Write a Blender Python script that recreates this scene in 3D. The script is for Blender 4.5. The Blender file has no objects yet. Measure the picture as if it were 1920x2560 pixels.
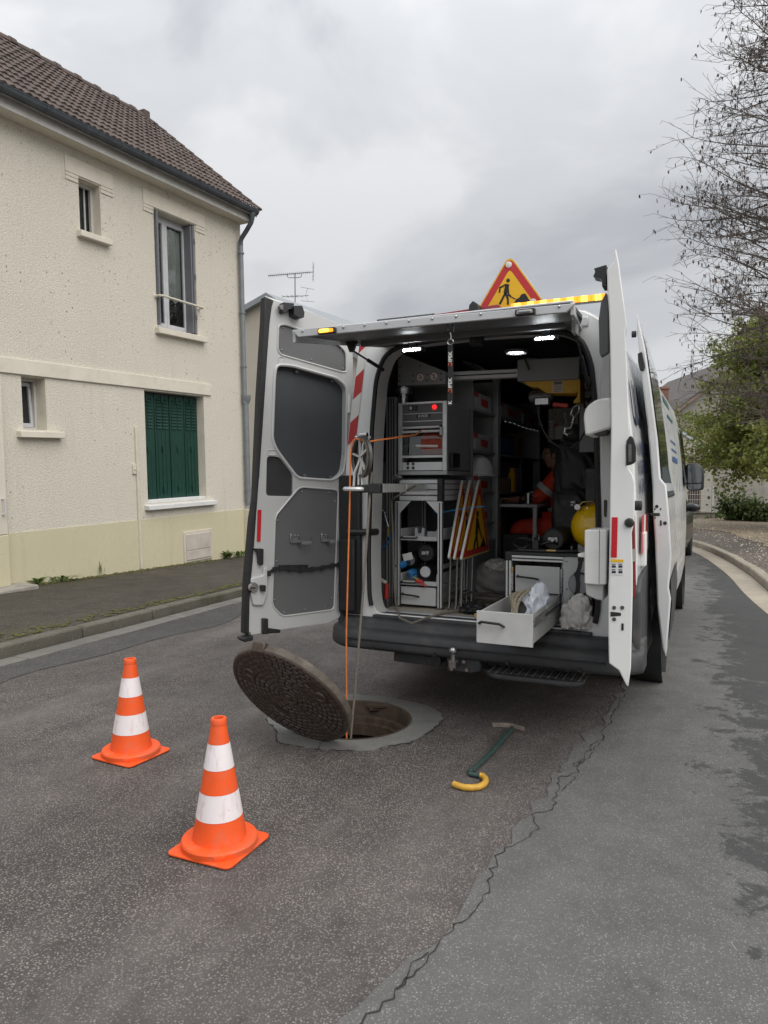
import bpy, bmesh, math, random
from mathutils import Vector, Matrix
random.seed(7)
R = math.radians
SC = bpy.context.scene
COL = SC.collection
# ---------------------------------------------------------------- camera
F_PX, HORIZON, CAM_H = 1780.0, 1215.0, 1.45          # focal length and ground horizon in photo pixels
PITCH = math.atan((1280 - HORIZON) / F_PX)
cam = bpy.data.cameras.new('camera')
cam.sensor_fit = 'VERTICAL'; cam.sensor_height = 36.0; cam.sensor_width = 27.0
cam.lens = 36.0 * F_PX / 2560.0
cam.clip_end = 2000.0; cam.clip_start = 0.05
camo = bpy.data.objects.new('camera', cam); COL.objects.link(camo)
camo.location = (0, 0, CAM_H); camo.rotation_euler = (R(90) - PITCH, 0, 0)
SC.camera = camo
# ---------------------------------------------------------------- sky and sun (overcast)
SUN_EL, SUN_AZ = R(45), R(140)                       # azimuth clockwise from +Y
w = bpy.data.worlds.new('World'); SC.world = w; w.use_nodes = True
nt = w.node_tree; nt.nodes.clear()
def N(t, nt, **kw):
    n = nt.nodes.new(t)
    for k, v in kw.items(): setattr(n, k, v)
    return n
def ramp(nt, stops, interp='LINEAR'):
    n = nt.nodes.new('ShaderNodeValToRGB'); cr = n.color_ramp; cr.interpolation = interp
    while len(cr.elements) < len(stops): cr.elements.new(0.5)
    for e, (p, c) in zip(cr.elements, stops):
        e.position = p; e.color = (c, c, c, 1) if isinstance(c, (int, float)) else (*c, 1)
    return n
def build_world():
    L = nt.links.new
    out = N('ShaderNodeOutputWorld', nt); mix = N('ShaderNodeMixShader', nt)
    sky = N('ShaderNodeTexSky', nt, sky_type='NISHITA'); sky.sun_disc = False
    sky.sun_elevation = SUN_EL; sky.sun_rotation = SUN_AZ
    b1 = N('ShaderNodeBackground', nt); b1.inputs['Strength'].default_value = 0.10
    b2 = N('ShaderNodeBackground', nt); b2.inputs['Strength'].default_value = 1.0
    tc = N('ShaderNodeTexCoord', nt); sep = N('ShaderNodeSeparateXYZ', nt); L(tc.outputs['Generated'], sep.inputs[0])
    # cloud layer: direction projected on a flat deck
    zc = N('ShaderNodeMath', nt, operation='MAXIMUM'); L(sep.outputs['Z'], zc.inputs[0]); zc.inputs[1].default_value = 0.0
    ad = N('ShaderNodeMath', nt, operation='ADD'); L(zc.outputs[0], ad.inputs[0]); ad.inputs[1].default_value = 0.32
    dv = N('ShaderNodeVectorMath', nt, operation='DIVIDE'); L(tc.outputs['Generated'], dv.inputs[0])
    cb = N('ShaderNodeCombineXYZ', nt)
    for i in range(2): L(ad.outputs[0], cb.inputs[i])
    cb.inputs[2].default_value = 1.0; L(cb.outputs[0], dv.inputs[1])
    n1 = N('ShaderNodeTexNoise', nt); n1.inputs['Scale'].default_value = 2.7; n1.inputs['Detail'].default_value = 7; n1.inputs['Roughness'].default_value = 0.50; n1.inputs['Distortion'].default_value = 0.35
    mp = N('ShaderNodeMapping', nt); mp.inputs['Location'].default_value = (3.1, 1.7, 0.0); mp.inputs['Scale'].default_value = (1.0, 1.0, 1.7)
    L(tc.outputs['Generated'], mp.inputs[0]); L(mp.outputs[0], n1.inputs['Vector'])
    cr = ramp(nt, [(0.36, (0.310, 0.322, 0.342)), (0.50, (0.395, 0.405, 0.422)), (0.62, (0.475, 0.483, 0.493))], 'EASE'); L(n1.outputs['Fac'], cr.inputs[0])
    # overcast luminance: nearly flat low down, brighter towards the zenith
    pw = N('ShaderNodeMath', nt, operation='POWER'); L(zc.outputs[0], pw.inputs[0]); pw.inputs[1].default_value = 2.6
    el = N('ShaderNodeMath', nt, operation='MULTIPLY_ADD'); L(pw.outputs[0], el.inputs[0]); el.inputs[1].default_value = 2.3; el.inputs[2].default_value = 1.0
    ml = N('ShaderNodeVectorMath', nt, operation='SCALE'); L(cr.outputs[0], ml.inputs[0]); L(el.outputs[0], ml.inputs['Scale'])
    L(ml.outputs[0], b2.inputs['Color']); L(sky.outputs[0], b1.inputs['Color'])
    mix.inputs[0].default_value = 0.97
    L(b1.outputs[0], mix.inputs[1]); L(b2.outputs[0], mix.inputs[2]); L(mix.outputs[0], out.inputs['Surface'])
build_world()
sl = bpy.data.lights.new('sun', 'SUN'); sl.energy = 1.5; sl.angle = R(60); sl.color = (1.0, 0.95, 0.88)
so = bpy.data.objects.new('sun', sl); COL.objects.link(so)
so.rotation_euler = Vector((math.sin(SUN_AZ) * math.cos(SUN_EL), math.cos(SUN_AZ) * math.cos(SUN_EL), math.sin(SUN_EL))).to_track_quat('Z', 'Y').to_euler()
so.location = (0, 0, 30)
SC.render.engine = 'CYCLES'
SC.cycles.use_denoising = True
SC.cycles.max_bounces = 8; SC.cycles.diffuse_bounces = 4
SC.view_settings.view_transform = 'Standard'; SC.view_settings.look = 'None'
SC.view_settings.exposure = 0.5; SC.view_settings.gamma = 1.0; SC.view_settings.use_curve_mapping = False
# ---------------------------------------------------------------- pixels to places
CROP = dict(S=(0, 0, 1), D=(0, 0, 1920/1659), C1=(580, 700, 480/1659), C2=(580, 1200, 480/1517), C3=(940, 640, 620/1659), C4=(940, 1100, 620/1659),
            C5=(1400, 600, 520/1659), C6=(1400, 1200, 520/1659), C7=(0, 60, 660/1659), C8=(0, 780, 660/1659), B1=(200, 1560, 560/1659),
            B2=(560, 1560, 560/1659), B3=(1080, 1740, 480/1659), B4=(840, 1900, 1080/1659), B5=(1640, 0, 280/688), B6=(1640, 900, 280/1032), B7=(540, 600, 360/1659))
CAM = Vector((0, 0, CAM_H))
def ray(c, x, y):
    a, b, s = CROP[c]; u = (a + x*s - 960)/F_PX; v = (b + y*s - 1280)/F_PX
    return Vector((u, math.cos(PITCH) - v*math.sin(PITCH), -v*math.cos(PITCH) - math.sin(PITCH)))
def hit(c, x, y, pt, n):
    d = ray(c, x, y); n = Vector(n); return CAM + d*((Vector(pt) - CAM).dot(n)/d.dot(n))
def gp(c, x, y, z=0.0): return hit(c, x, y, (0, 0, z), (0, 0, 1))
# frames: world, van (X across, Y forward, Z up), house (a along wall, b out of wall, c up)
FW = Matrix.Identity(4)
TH = R(25); VO = Vector((.572, 4.386, 0)); VR = Vector((math.cos(TH), -math.sin(TH), 0)); VF = Vector((math.sin(TH), math.cos(TH), 0)); UP = Vector((0, 0, 1))
def frame(o, ax, ay, az):
    m = Matrix((ax, ay, az)).transposed().to_4x4(); m.translation = o; return m
FV = frame(VO, VR, VF, UP)
def V(c, x, y, Y):
    q = hit(c, x, y, VO + VF*Y, VF) - VO; return q.dot(VR), q.z
def VX(c, x, y, X):
    q = hit(c, x, y, VO + VR*X, VR) - VO; return q.dot(VF), q.z
def VZ(c, x, y, z):
    q = gp(c, x, y, z) - VO; return q.dot(VR), q.dot(VF)
def camdir(x, y, z):
    return Vector((x, z*math.cos(PITCH) - y*math.sin(PITCH), -y*math.cos(PITCH) - z*math.sin(PITCH))).normalized()
HA = camdir(920, -139, 1780)
HC = -camdir(360, 22800, 1780); HC = (HC - HA*HC.dot(HA)).normalized()
HN = HA.cross(HC).normalized()
HO = gp('C8', 1540, 1525, .12)
FH = frame(HO, HA, HN, HC)       # left-handed order handled below
FH = frame(HO, HA, -HN, HC)      # local: a, -b, c  (right-handed)
def H(c, x, y, b=0.0):
    q = hit(c, x, y, HO + HN*b, HN) - HO; return q.dot(HA), q.dot(HC)
# ---------------------------------------------------------------- mesh builder
class MB:
    def __init__(s): s.v = []; s.f = []
    def add(s, vs, fs):
        k = len(s.v); s.v += [Vector(p) for p in vs]; s.f += [tuple(i + k for i in f) for f in fs]; return s
    def box(s, x0, x1, y0, y1, z0, z1):
        x0, x1 = sorted((x0, x1)); y0, y1 = sorted((y0, y1)); z0, z1 = sorted((z0, z1))
        return s.add([(x0, y0, z0), (x1, y0, z0), (x1, y1, z0), (x0, y1, z0), (x0, y0, z1), (x1, y0, z1), (x1, y1, z1), (x0, y1, z1)],
                     [(0, 3, 2, 1), (4, 5, 6, 7), (0, 1, 5, 4), (1, 2, 6, 5), (2, 3, 7, 6), (3, 0, 4, 7)])
    def beam(s, p, q, wd, ht, up=(0, 0, 1)):
        p, q = Vector(p), Vector(q); d = (q - p).normalized(); u = Vector(up); r = d.cross(u)
        if r.length < 1e-4: r = d.cross(Vector((0, 1, 0)))
        r.normalize(); u = r.cross(d); vs = []
        for o in (p, q):
            for a, b in ((-1, -1), (1, -1), (1, 1), (-1, 1)): vs.append(o + r*(a*wd/2) + u*(b*ht/2))
        return s.add(vs, [(0, 1, 2, 3)[::-1], (4, 5, 6, 7), (0, 1, 5, 4), (1, 2, 6, 5), (2, 3, 7, 6), (3, 0, 4, 7)])
    def tube(s, path, r, n=8, closed=False, caps=True):
        P = [Vector(p) for p in path]; m = len(P); rr = r if isinstance(r, (list, tuple)) else [r]*m; vs = []; prev = None
        for i, p in enumerate(P):
            a = P[i-1] if (i > 0 or closed) else P[i]; b = P[(i+1) % m] if (i < m-1 or closed) else P[i]
            d = (b - a).normalized()
            if prev is None:
                u = d.cross(Vector((0, 0, 1)))
                if u.length < 1e-3: u = d.cross(Vector((1, 0, 0)))
            else: u = prev - d*prev.dot(d)
            u.normalize(); prev = u; w_ = d.cross(u)
            for k in range(n):
                t = 2*math.pi*k/n; vs.append(p + u*(math.cos(t)*rr[i]) + w_*(math.sin(t)*rr[i]))
        fs = []
        for i in range(m if closed else m-1):
            j = (i+1) % m
            for k in range(n): fs.append((i*n+k, i*n+(k+1) % n, j*n+(k+1) % n, j*n+k))
        if caps and not closed: fs += [tuple(range(n))[::-1], tuple((m-1)*n+k for k in range(n))]
        return s.add(vs, fs)
    def cyl(s, p, q, r, r2=None, n=20): return s.tube([p, q], [r, r if r2 is None else r2], n)
    def lathe(s, prof, o, ax=(0, 0, 1), n=32, caps=True):
        ax = Vector(ax).normalized(); u = ax.cross(Vector((0, 1, 0)))
        if u.length < 1e-3: u = ax.cross(Vector((1, 0, 0)))
        u.normalize(); w_ = ax.cross(u); o = Vector(o); vs = []
        for r, h in prof:
            for k in range(n):
                t = 2*math.pi*k/n; vs.append(o + ax*h + u*(math.cos(t)*r) + w_*(math.sin(t)*r))
        fs = []
        for i in range(len(prof)-1):
            for k in range(n): fs.append((i*n+k, i*n+(k+1) % n, (i+1)*n+(k+1) % n, (i+1)*n+k))
        if caps and prof[0][0] > 1e-5: fs.append(tuple(range(n))[::-1])
        if caps and prof[-1][0] > 1e-5: fs.append(tuple((len(prof)-1)*n+k for k in range(n)))
        return s.add(vs, fs)
    def prism(s, poly, f, t0, t1):
        n = len(poly); vs = [f(p[0], p[1], t0) for p in poly] + [f(p[0], p[1], t1) for p in poly]
        return s.add(vs, [tuple(range(n))[::-1], tuple(range(n, 2*n))] + [(k, (k+1) % n, n+(k+1) % n, n+k) for k in range(n)])
    def ell(s, c, r, n=20, m=12, rot=None):
        c = Vector(c); r = Vector((r, r, r)) if isinstance(r, (int, float)) else Vector(r); vs = []; fs = []
        for i in range(m+1):
            a = math.pi*i/m
            for k in range(n):
                t = 2*math.pi*k/n; p = Vector((math.sin(a)*math.cos(t)*r.x, math.sin(a)*math.sin(t)*r.y, math.cos(a)*r.z))
                vs.append(c + (rot @ p if rot else p))
        for i in range(m):
            for k in range(n): fs.append((i*n+k, (i+1)*n+k, (i+1)*n+(k+1) % n, i*n+(k+1) % n))
        return s.add(vs, fs)
    def grid(s, f, nu, nv):
        vs = [f(i/nu, j/nv) for j in range(nv+1) for i in range(nu+1)]
        return s.add(vs, [(j*(nu+1)+i, j*(nu+1)+i+1, (j+1)*(nu+1)+i+1, (j+1)*(nu+1)+i) for j in range(nv) for i in range(nu)])
    def loft(s, rings, closed=True, caps=True):
        n = len(rings[0]); vs = [p for r_ in rings for p in r_]; fs = []
        for i in range(len(rings)-1):
            for k in range(n if closed else n-1): fs.append((i*n+k, i*n+(k+1) % n, (i+1)*n+(k+1) % n, (i+1)*n+k))
        if caps: fs += [tuple(range(n))[::-1], tuple((len(rings)-1)*n+k for k in range(n))]
        return s.add(vs, fs)
    def holed(s, outline, holes, f, t0, t1, back=True):
        """flat plate with holes: face at t1, walls back to t0 (back face left closed by the plain outline)"""
        bm = bmesh.new(); loops = []
        for lp in [outline] + holes:
            vv = [bm.verts.new((p[0], p[1], 0)) for p in lp]; loops.append(vv)
            for i in range(len(vv)): bm.edges.new((vv[i], vv[(i+1) % len(vv)]))
        bmesh.ops.triangle_fill(bm, use_beauty=True, use_dissolve=False, edges=bm.edges[:], normal=(0, 0, 1))
        bm.verts.index_update()
        k = len(s.v); s.v += [Vector(f(v.co.x, v.co.y, t1)) for v in bm.verts]
        s.f += [tuple(v.index + k for v in fc.verts) for fc in bm.faces]
        off = 0
        for li, lp in enumerate([outline] + holes):
            n = len(lp); k2 = len(s.v); s.v += [Vector(f(p[0], p[1], t0)) for p in lp]
            s.f += [(k+off+i, k+off+(i+1) % n, k2+(i+1) % n, k2+i) for i in range(n)]
            if li == 0 and back: s.f.append(tuple(k2+i for i in range(n)))
            off += n
        bm.free(); return s
def rpoly(pts, r, n=5):
    out = []; m = len(pts)
    for i in range(m):
        p = Vector(pts[i]).to_2d(); a = Vector(pts[i-1]).to_2d(); b = Vector(pts[(i+1) % m]).to_2d()
        rr = r[i] if isinstance(r, (list, tuple)) else r
        da, db = (a-p), (b-p); l = min(rr, da.length*.45, db.length*.45)
        if l < 1e-4: out.append((p.x, p.y)); continue
        p0 = p + da.normalized()*l; p1 = p + db.normalized()*l
        for k in range(n+1):
            t = k/n; q = p0*(1-t)**2 + p*2*t*(1-t) + p1*t*t; out.append((q.x, q.y))
    return out
BASE = {}
def tag(o, label=None, cat=None, group=None, kind=None):
    if label: o['label'] = label
    if cat: o['category'] = cat
    if group: o['group'] = group
    if kind: o['kind'] = kind
    return o
def thing(name, label, cat, base=(0, 0, 0), fr=FW, group=None):
    o = bpy.data.objects.new(name, None); COL.objects.link(o); o.empty_display_size = .1
    o.matrix_world = fr @ Matrix.Translation(Vector(base)); BASE[o.name] = Vector(base)
    return tag(o, label, cat, group)
def mesh_of(name, mb, mat, base=(0, 0, 0), smooth=35, fix=True):
    me = bpy.data.meshes.new(name); b = Vector(base)
    me.from_pydata([tuple(v - b) for v in mb.v], [], mb.f)
    if fix and len(mb.f) < 60000:
        bm = bmesh.new(); bm.from_mesh(me); bmesh.ops.recalc_face_normals(bm, faces=bm.faces[:]); bm.to_mesh(me); bm.free()
    me.materials.append(mat)
    if smooth:
        me.shade_smooth()
        try: me.set_sharp_from_angle(angle=R(smooth))
        except Exception: pass
    return me
def bev(o, wd, seg=2, ang=35):
    m = o.modifiers.new('bevel', 'BEVEL'); m.width = wd; m.segments = seg; m.limit_method = 'ANGLE'; m.angle_limit = R(ang); m.harden_normals = False
def part(name, mb, mat, par, bevel=0, smooth=35, label=None, kind=None, fix=True):
    base = BASE[par.name]
    o = bpy.data.objects.new(name, mesh_of(name, mb, mat, base, smooth, fix)); COL.objects.link(o); o.parent = par; BASE[o.name] = base
    if bevel: bev(o, bevel)
    if label: o['label'] = label
    if kind: o['kind'] = kind
    return o
def solo(name, mb, mat, label, cat, base=(0, 0, 0), fr=FW, group=None, kind=None, bevel=0, smooth=35, fix=True):
    o = bpy.data.objects.new(name, mesh_of(name, mb, mat, base, smooth, fix)); COL.objects.link(o)
    o.matrix_world = fr @ Matrix.Translation(Vector(base)); BASE[o.name] = Vector(base)
    if bevel: bev(o, bevel)
    return tag(o, label, cat, group, kind)
def text_mb(txt, size, f, bold=0.0, depth=0.0, align='LEFT', sx=1.0):
    cu = bpy.data.curves.new('lettering', 'FONT'); cu.body = txt; cu.size = size; cu.align_x = align; cu.offset = bold; cu.resolution_u = 3
    ob = bpy.data.objects.new('lettering', cu); COL.objects.link(ob)
    me = bpy.data.meshes.new_from_object(ob)
    mb = MB(); mb.add([f(v.co.x*sx, v.co.y, depth) for v in me.vertices], [tuple(p.vertices) for p in me.polygons])
    bpy.data.objects.remove(ob); bpy.data.meshes.remove(me); bpy.data.curves.remove(cu)
    return mb
# ---------------------------------------------------------------- materials
MATS = {}
def new_mat(name):
    m = bpy.data.materials.new(name); m.use_nodes = True; t = m.node_tree
    bs = t.nodes['Principled BSDF']; MATS[name] = m
    return m, t, bs, t.links.new
def noise(t, vec, scale, detail=4, rough=.55, dist=0.0):
    n = N('ShaderNodeTexNoise', t); n.inputs['Scale'].default_value = scale; n.inputs['Detail'].default_value = detail
    n.inputs['Roughness'].default_value = rough; n.inputs['Distortion'].default_value = dist; t.links.new(vec, n.inputs['Vector']); return n.outputs['Fac']
def mixc(t, fac, a, b, mode='MIX'):
    n = N('ShaderNodeMix', t, data_type='RGBA', blend_type=mode); L = t.links.new
    if isinstance(fac, (int, float)): n.inputs[0].default_value = fac
    else: L(fac, n.inputs[0])
    for s, v in ((6, a), (7, b)):
        if isinstance(v, (tuple, list)): n.inputs[s].default_value = (*v, 1)
        else: L(v, n.inputs[s])
    return n.outputs[2]
def maprange(t, v, a, b, c=0.0, d=1.0):
    n = N('ShaderNodeMapRange', t); t.links.new(v, n.inputs[0])
    for i, x in zip((1, 2, 3, 4), (a, b, c, d)): n.inputs[i].default_value = x
    return n.outputs[0]
def math_(t, op, a, b=None):
    n = N('ShaderNodeMath', t, operation=op)
    for i, v in enumerate((a, b)):
        if v is None: continue
        if isinstance(v, (int, float)): n.inputs[i].default_value = v
        else: t.links.new(v, n.inputs[i])
    return n.outputs[0]
def bump(t, bs, h, strength, dist):
    n = N('ShaderNodeBump', t); n.inputs['Strength'].default_value = strength; n.inputs['Distance'].default_value = dist
    t.links.new(h, n.inputs['Height']); t.links.new(n.outputs[0], bs.inputs['Normal'])
def coords(t): return N('ShaderNodeTexCoord', t).outputs['Object']
def mat(name, col, rough=.5, metal=0.0, var=.12, vs=6.0, dirt=0.0, dcol=(.06, .05, .04), ds=9.0, bmp=0.0, bs_=300.0, spec=.5, coat=0.0, emit=None, es=0.0, trans=0.0, sub=0.0):
    m, t, b, L = new_mat(name); co = coords(t)
    n1 = noise(t, co, vs, 5)
    lo = tuple(max(0, c*(1-var)) for c in col); hi = tuple(min(1, c*(1+var)) for c in col)
    c = mixc(t, maprange(t, n1, .3, .7), lo, hi)
    if dirt:
        n2 = noise(t, co, ds, 8, .62, .3); c = mixc(t, maprange(t, n2, .5, .72, 0, dirt), c, dcol)
    L(c, b.inputs['Base Color'])
    n3 = noise(t, co, vs*3.1, 4); L(maprange(t, n3, .3, .7, max(0, rough-.08), min(1, rough+.1)), b.inputs['Roughness'])
    b.inputs['Metallic'].default_value = metal; b.inputs['Specular IOR Level'].default_value = spec
    if coat: b.inputs['Coat Weight'].default_value = coat; b.inputs['Coat Roughness'].default_value = .08
    if bmp: bump(t, b, noise(t, co, bs_, 3), .6, bmp)
    if emit: b.inputs['Emission Color'].default_value = (*emit, 1); b.inputs['Emission Strength'].default_value = es
    if trans: b.inputs['Transmission Weight'].default_value = trans
    return m
WHITE = mat('van_white', (.74, .75, .74), .32, var=.03, vs=2, dirt=.20, dcol=(.36, .34, .31), ds=2.2, coat=.35)
WHITE_B = mat('van_flank', (.62, .63, .635), .30, var=.04, vs=1.5, dirt=.3, dcol=(.40, .385, .36), ds=2.0, coat=.5)  # van white greyed: shade on this side put into the colour, plus dusty film
WHITE_IN = mat('door_inner_white', (.50, .505, .50), .36, var=.03, vs=2, dirt=.15, dcol=(.34, .33, .31), ds=3, coat=.3)  # van white darkened, shadow inside the open door put into the colour
WHITE_PL = mat('white_plastic', (.78, .78, .76), .42, var=.03, dirt=.15, dcol=(.4, .38, .35), ds=5)
PANEL = mat('grey_panel', (.120, .123, .126), .55, var=.05, vs=3, bmp=.0004, bs_=600)
PANEL_D = mat('dark_panel', (.052, .057, .064), .5, var=.05, vs=3)
PANEL_DD = mat('darker_panel', (.028, .030, .031), .5, var=.05)
RUBBER = mat('rubber', (.014, .014, .015), .6, var=.2, vs=20)
BLACK = mat('black_plastic', (.018, .018, .019), .42, var=.15, vs=20)
DARKPL = mat('dark_bumper', (.040, .042, .045), .58, var=.18, vs=5, dirt=.55, dcol=(.11, .105, .10), ds=6, bmp=.0006, bs_=500)
SEALGREY = mat('seal_grey', (.06, .062, .065), .5)
ALU = mat('aluminium', (.66, .67, .67), .36, metal=.35, var=.06, vs=8)
ALU_D = mat('aluminium_dull', (.40, .41, .41), .42, metal=.35, var=.06, vs=8)
STEEL = mat('steel', (.45, .45, .46), .28, metal=1.0, var=.1, vs=30)
STEEL_D = mat('worn_steel', (.17, .165, .16), .45, metal=.8, var=.25, vs=25, dirt=.3, dcol=(.09, .06, .04))
GREYPAINT = mat('cabinet_grey', (.50, .505, .50), .45, var=.04, vs=3, dirt=.3, dcol=(.26, .25, .24), ds=5)
GREYBOX = mat('winch_grey', (.24, .245, .25), .5, var=.05, vs=3)
FLAPM = mat('flap_grey', (.52, .53, .54), .42, metal=.15, var=.05, vs=3, dirt=.2, dcol=(.3, .3, .3))
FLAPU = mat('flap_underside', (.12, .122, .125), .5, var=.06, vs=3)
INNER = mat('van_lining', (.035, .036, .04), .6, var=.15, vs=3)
FLOORV = mat('van_floor', (.36, .33, .27), .7, var=.15, vs=6, dirt=.6, dcol=(.16, .14, .115), ds=5, bmp=.0006, bs_=250)
REDREF = mat('red_reflector', (.50, .012, .02), .3, var=.15, vs=120)
TAIL = mat('tail_lamp', (.16, .012, .016), .15, var=.1, coat=.6)
YEL = mat('tank_yellow', (.82, .50, .005), .22, var=.03, coat=.6)
HOISTY = mat('hoist_yellow', (.62, .36, .03), .5, var=.08, dirt=.3)
ORANGE_C = mat('cable_orange', (.78, .22, .05), .45, var=.12, vs=40)
ROPE = mat('rope_grey', (.19, .17, .14), .85, var=.35, vs=140, bmp=.0015, bs_=400)
ROPE2 = mat('rope_beige', (.30, .26, .19), .85, var=.4, vs=90, bmp=.001, bs_=400)
BLUE = mat('blue_plastic', (.03, .20, .48), .4, var=.1)
REDPL = mat('red_plastic', (.45, .035, .03), .4, var=.15)
BRASS = mat('brass', (.48, .34, .13), .35, metal=.9)
CLOTHW = mat('rag_white', (.64, .62, .58), .85, var=.25, vs=14, dirt=.5, dcol=(.25, .23, .21), ds=16)
CLOTHB = mat('rag_blue_white', (.66, .69, .74), .85, var=.1, vs=14)
BAGBLK = mat('bag_black', (.016, .016, .017), .55, var=.3, vs=10, bmp=.004, bs_=30)
SACK = mat('sack', (.33, .31, .30), .75, var=.2, vs=10, bmp=.006, bs_=20)
HIVIS = mat('hivis_orange', (.70, .055, .018), .7, var=.1, vs=12, bmp=.006, bs_=18)
REFL = mat('reflective_grey', (.50, .50, .49), .5, var=.06)
NAVY = mat('navy_cloth', (.012, .014, .022), .8)
SKIN = mat('skin', (.36, .20, .14), .55, var=.06)
HAIR = mat('hair', (.02, .015, .012), .7, var=.3, vs=60)
SIGNY = mat('sign_yellow', (.75, .44, .012), .4, var=.05, dirt=.15, dcol=(.4, .25, .05))
SIGNR = mat('sign_red', (.46, .03, .03), .4, var=.06)
SIGNK = mat('sign_black', (.012, .012, .012), .5)
PRINTK = mat('print_black', (.02, .02, .022), .5, var=.05)
PRINTW = mat('print_white', (.68, .68, .66), .5, var=.05)
PRINTN = mat('print_navy', (.012, .018, .06), .4, var=.05)
LENSA = mat('amber_lens', (.55, .22, .02), .2, emit=(1.0, .34, .015), es=1.0)
LENSA_HOT = mat('amber_led', (1, .55, .1), .3, emit=(1.0, .46, .05), es=2.4)
LEDW = mat('white_led', (1, 1, 1), .3, emit=(.92, .97, 1.0), es=38.0)
LEDC = mat('dome_led', (1, 1, 1), .3, emit=(.95, .97, 1.0), es=9.0)
LEDS = mat('string_led', (1, 1, 1), .3, emit=(.85, .92, 1.0), es=1.1)
LENSOFF = mat('unlit_led', (.34, .32, .31), .2, coat=.5)
BUTTON = mat('red_lamp', (.7, .01, .01), .3, emit=(1, .02, .02), es=1.2)
CONE_O = mat('cone_orange', (.82, .096, .012), .58, var=.10, vs=9, dirt=.55, dcol=(.46, .15, .09), ds=11, bmp=.0006, bs_=160)
IRON = mat('cast_iron', (.060, .043, .034), .40, metal=.15, var=.35, vs=26, dirt=.5, dcol=(.075, .058, .045), ds=14, bmp=.0025, bs_=120)
IRON_E = mat('cast_iron_rim', (.10, .085, .068), .7, metal=.1, var=.35, vs=20, dirt=.6, dcol=(.035, .03, .025), ds=12, bmp=.003, bs_=90)
RUSTY = mat('rusty_frame', (.058, .038, .026), .75, var=.4, vs=18, dirt=.6, dcol=(.02, .016, .013), ds=11, bmp=.003, bs_=80)
SHAFT = mat('wet_shaft', (.022, .018, .015), .35, var=.4, vs=8, bmp=.01, bs_=14)
TOOLG = mat('tool_green', (.025, .055, .05), .5, var=.2, vs=20, dirt=.4, dcol=(.10, .09, .075), ds=25)
TOOLY = mat('tool_yellow', (.55, .31, .04), .55, var=.15, vs=30, dirt=.3, dcol=(.3, .17, .05))
TOOLH = mat('tool_head', (.24, .20, .17), .6, metal=.4, var=.25, vs=30)
ZINC = mat('zinc', (.085, .10, .115), .45, metal=.35, var=.18, vs=5, dirt=.35, dcol=(.16, .17, .18), ds=7)
ZINC_L = mat('zinc_pipe', (.21, .23, .245), .45, metal=.3, var=.1, vs=6, dirt=.3, dcol=(.13, .13, .13))
FASCIA = mat('fascia_white', (.50, .49, .46), .6, var=.08, vs=4, dirt=.35, dcol=(.25, .24, .22), ds=10)
TRIM = mat('smooth_render', (.64, .60, .51), .8, var=.06, vs=3, dirt=.22, dcol=(.36, .33, .27), ds=7, bmp=.0008, bs_=150)
SILLW = mat('sill_white', (.66, .66, .65), .75, var=.06, vs=4, dirt=.4, dcol=(.35, .35, .33), ds=8)
GREEN = mat('shutter_green', (.004, .040, .028), .45, var=.12, vs=8, dirt=.12, dcol=(.03, .12, .09), ds=20)
SHUTGREY = mat('shutter_grey', (.16, .165, .185), .5, var=.08)
PVC = mat('window_frame', (.52, .53, .55), .5, var=.05)
OLDWOOD = mat('window_wood', (.50, .49, .46), .6, var=.08, dirt=.3, dcol=(.3, .28, .25))
CURTAIN = mat('curtain', (.50, .55, .52), .9, var=.1, vs=3)
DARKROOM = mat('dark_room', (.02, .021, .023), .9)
IVORY = mat('ivory_pipe', (.60, .56, .46), .6, var=.06, dirt=.3, dcol=(.35, .32, .26))
STEP = mat('stone_step', (.30, .28, .25), .85, var=.2, vs=8, dirt=.4, dcol=(.16, .15, .12), bmp=.002, bs_=120)
BARK = mat('bark', (.115, .098, .082), .85, var=.3, vs=30)
TWIG = mat('twig', (.13, .108, .092), .85, var=.3, vs=30)
CATKIN = mat('catkin', (.070, .042, .033), .85, var=.4, vs=60)
SLATE = mat('slate', (.10, .088, .08), .7, var=.35, vs=7, dirt=.4, dcol=(.16, .14, .12), ds=10)
MOSSROOF = mat('mossy_roof', (.10, .075, .05), .85, var=.3, vs=5, dirt=.6, dcol=(.10, .10, .035), ds=3, bmp=.01, bs_=15)
CREAM = mat('cream_wall', (.62, .585, .50), .85, var=.06, vs=2, dirt=.2, dcol=(.42, .39, .33), ds=2)
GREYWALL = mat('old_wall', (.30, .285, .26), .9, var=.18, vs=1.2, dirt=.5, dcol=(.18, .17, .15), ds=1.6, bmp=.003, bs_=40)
BROWNGATE = mat('brown_gate', (.06, .032, .024), .6, var=.2)
WIRE = mat('white_wire', (.50, .51, .51), .5)
CARBLK = mat('car_black', (.008, .010, .011), .28, var=.1, coat=.4)
TYRE = mat('tyre', (.016, .016, .017), .75, var=.25, vs=20, dirt=.3, dcol=(.05, .047, .043))
LAMPG = mat('lamp_glass', (.55, .57, .60), .12, metal=.5, coat=.5)
GATEWOOD = mat('timber', (.20, .15, .12), .7, var=.2)
ANT = mat('antenna_metal', (.20, .20, .20), .4, metal=.6)
CRATE = mat('crate_grey', (.40, .40, .41), .5, var=.06)
HELMET = mat('helmet_white', (.68, .68, .66), .35, var=.04, coat=.3)
CHIM = mat('chimney_brick', (.20, .10, .07), .85, var=.3, vs=12)
def glass_mat(name, col, rough=.03):
    m, t, b, L = new_mat(name); b.inputs['Base Color'].default_value = (*col, 1); b.inputs['Roughness'].default_value = rough
    b.inputs['Specular IOR Level'].default_value = .5; return m
GLASS_D = glass_mat('dark_glass', (.018, .022, .024))
TINT = glass_mat('tinted_glass', (.03, .05, .055), .04)
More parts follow.
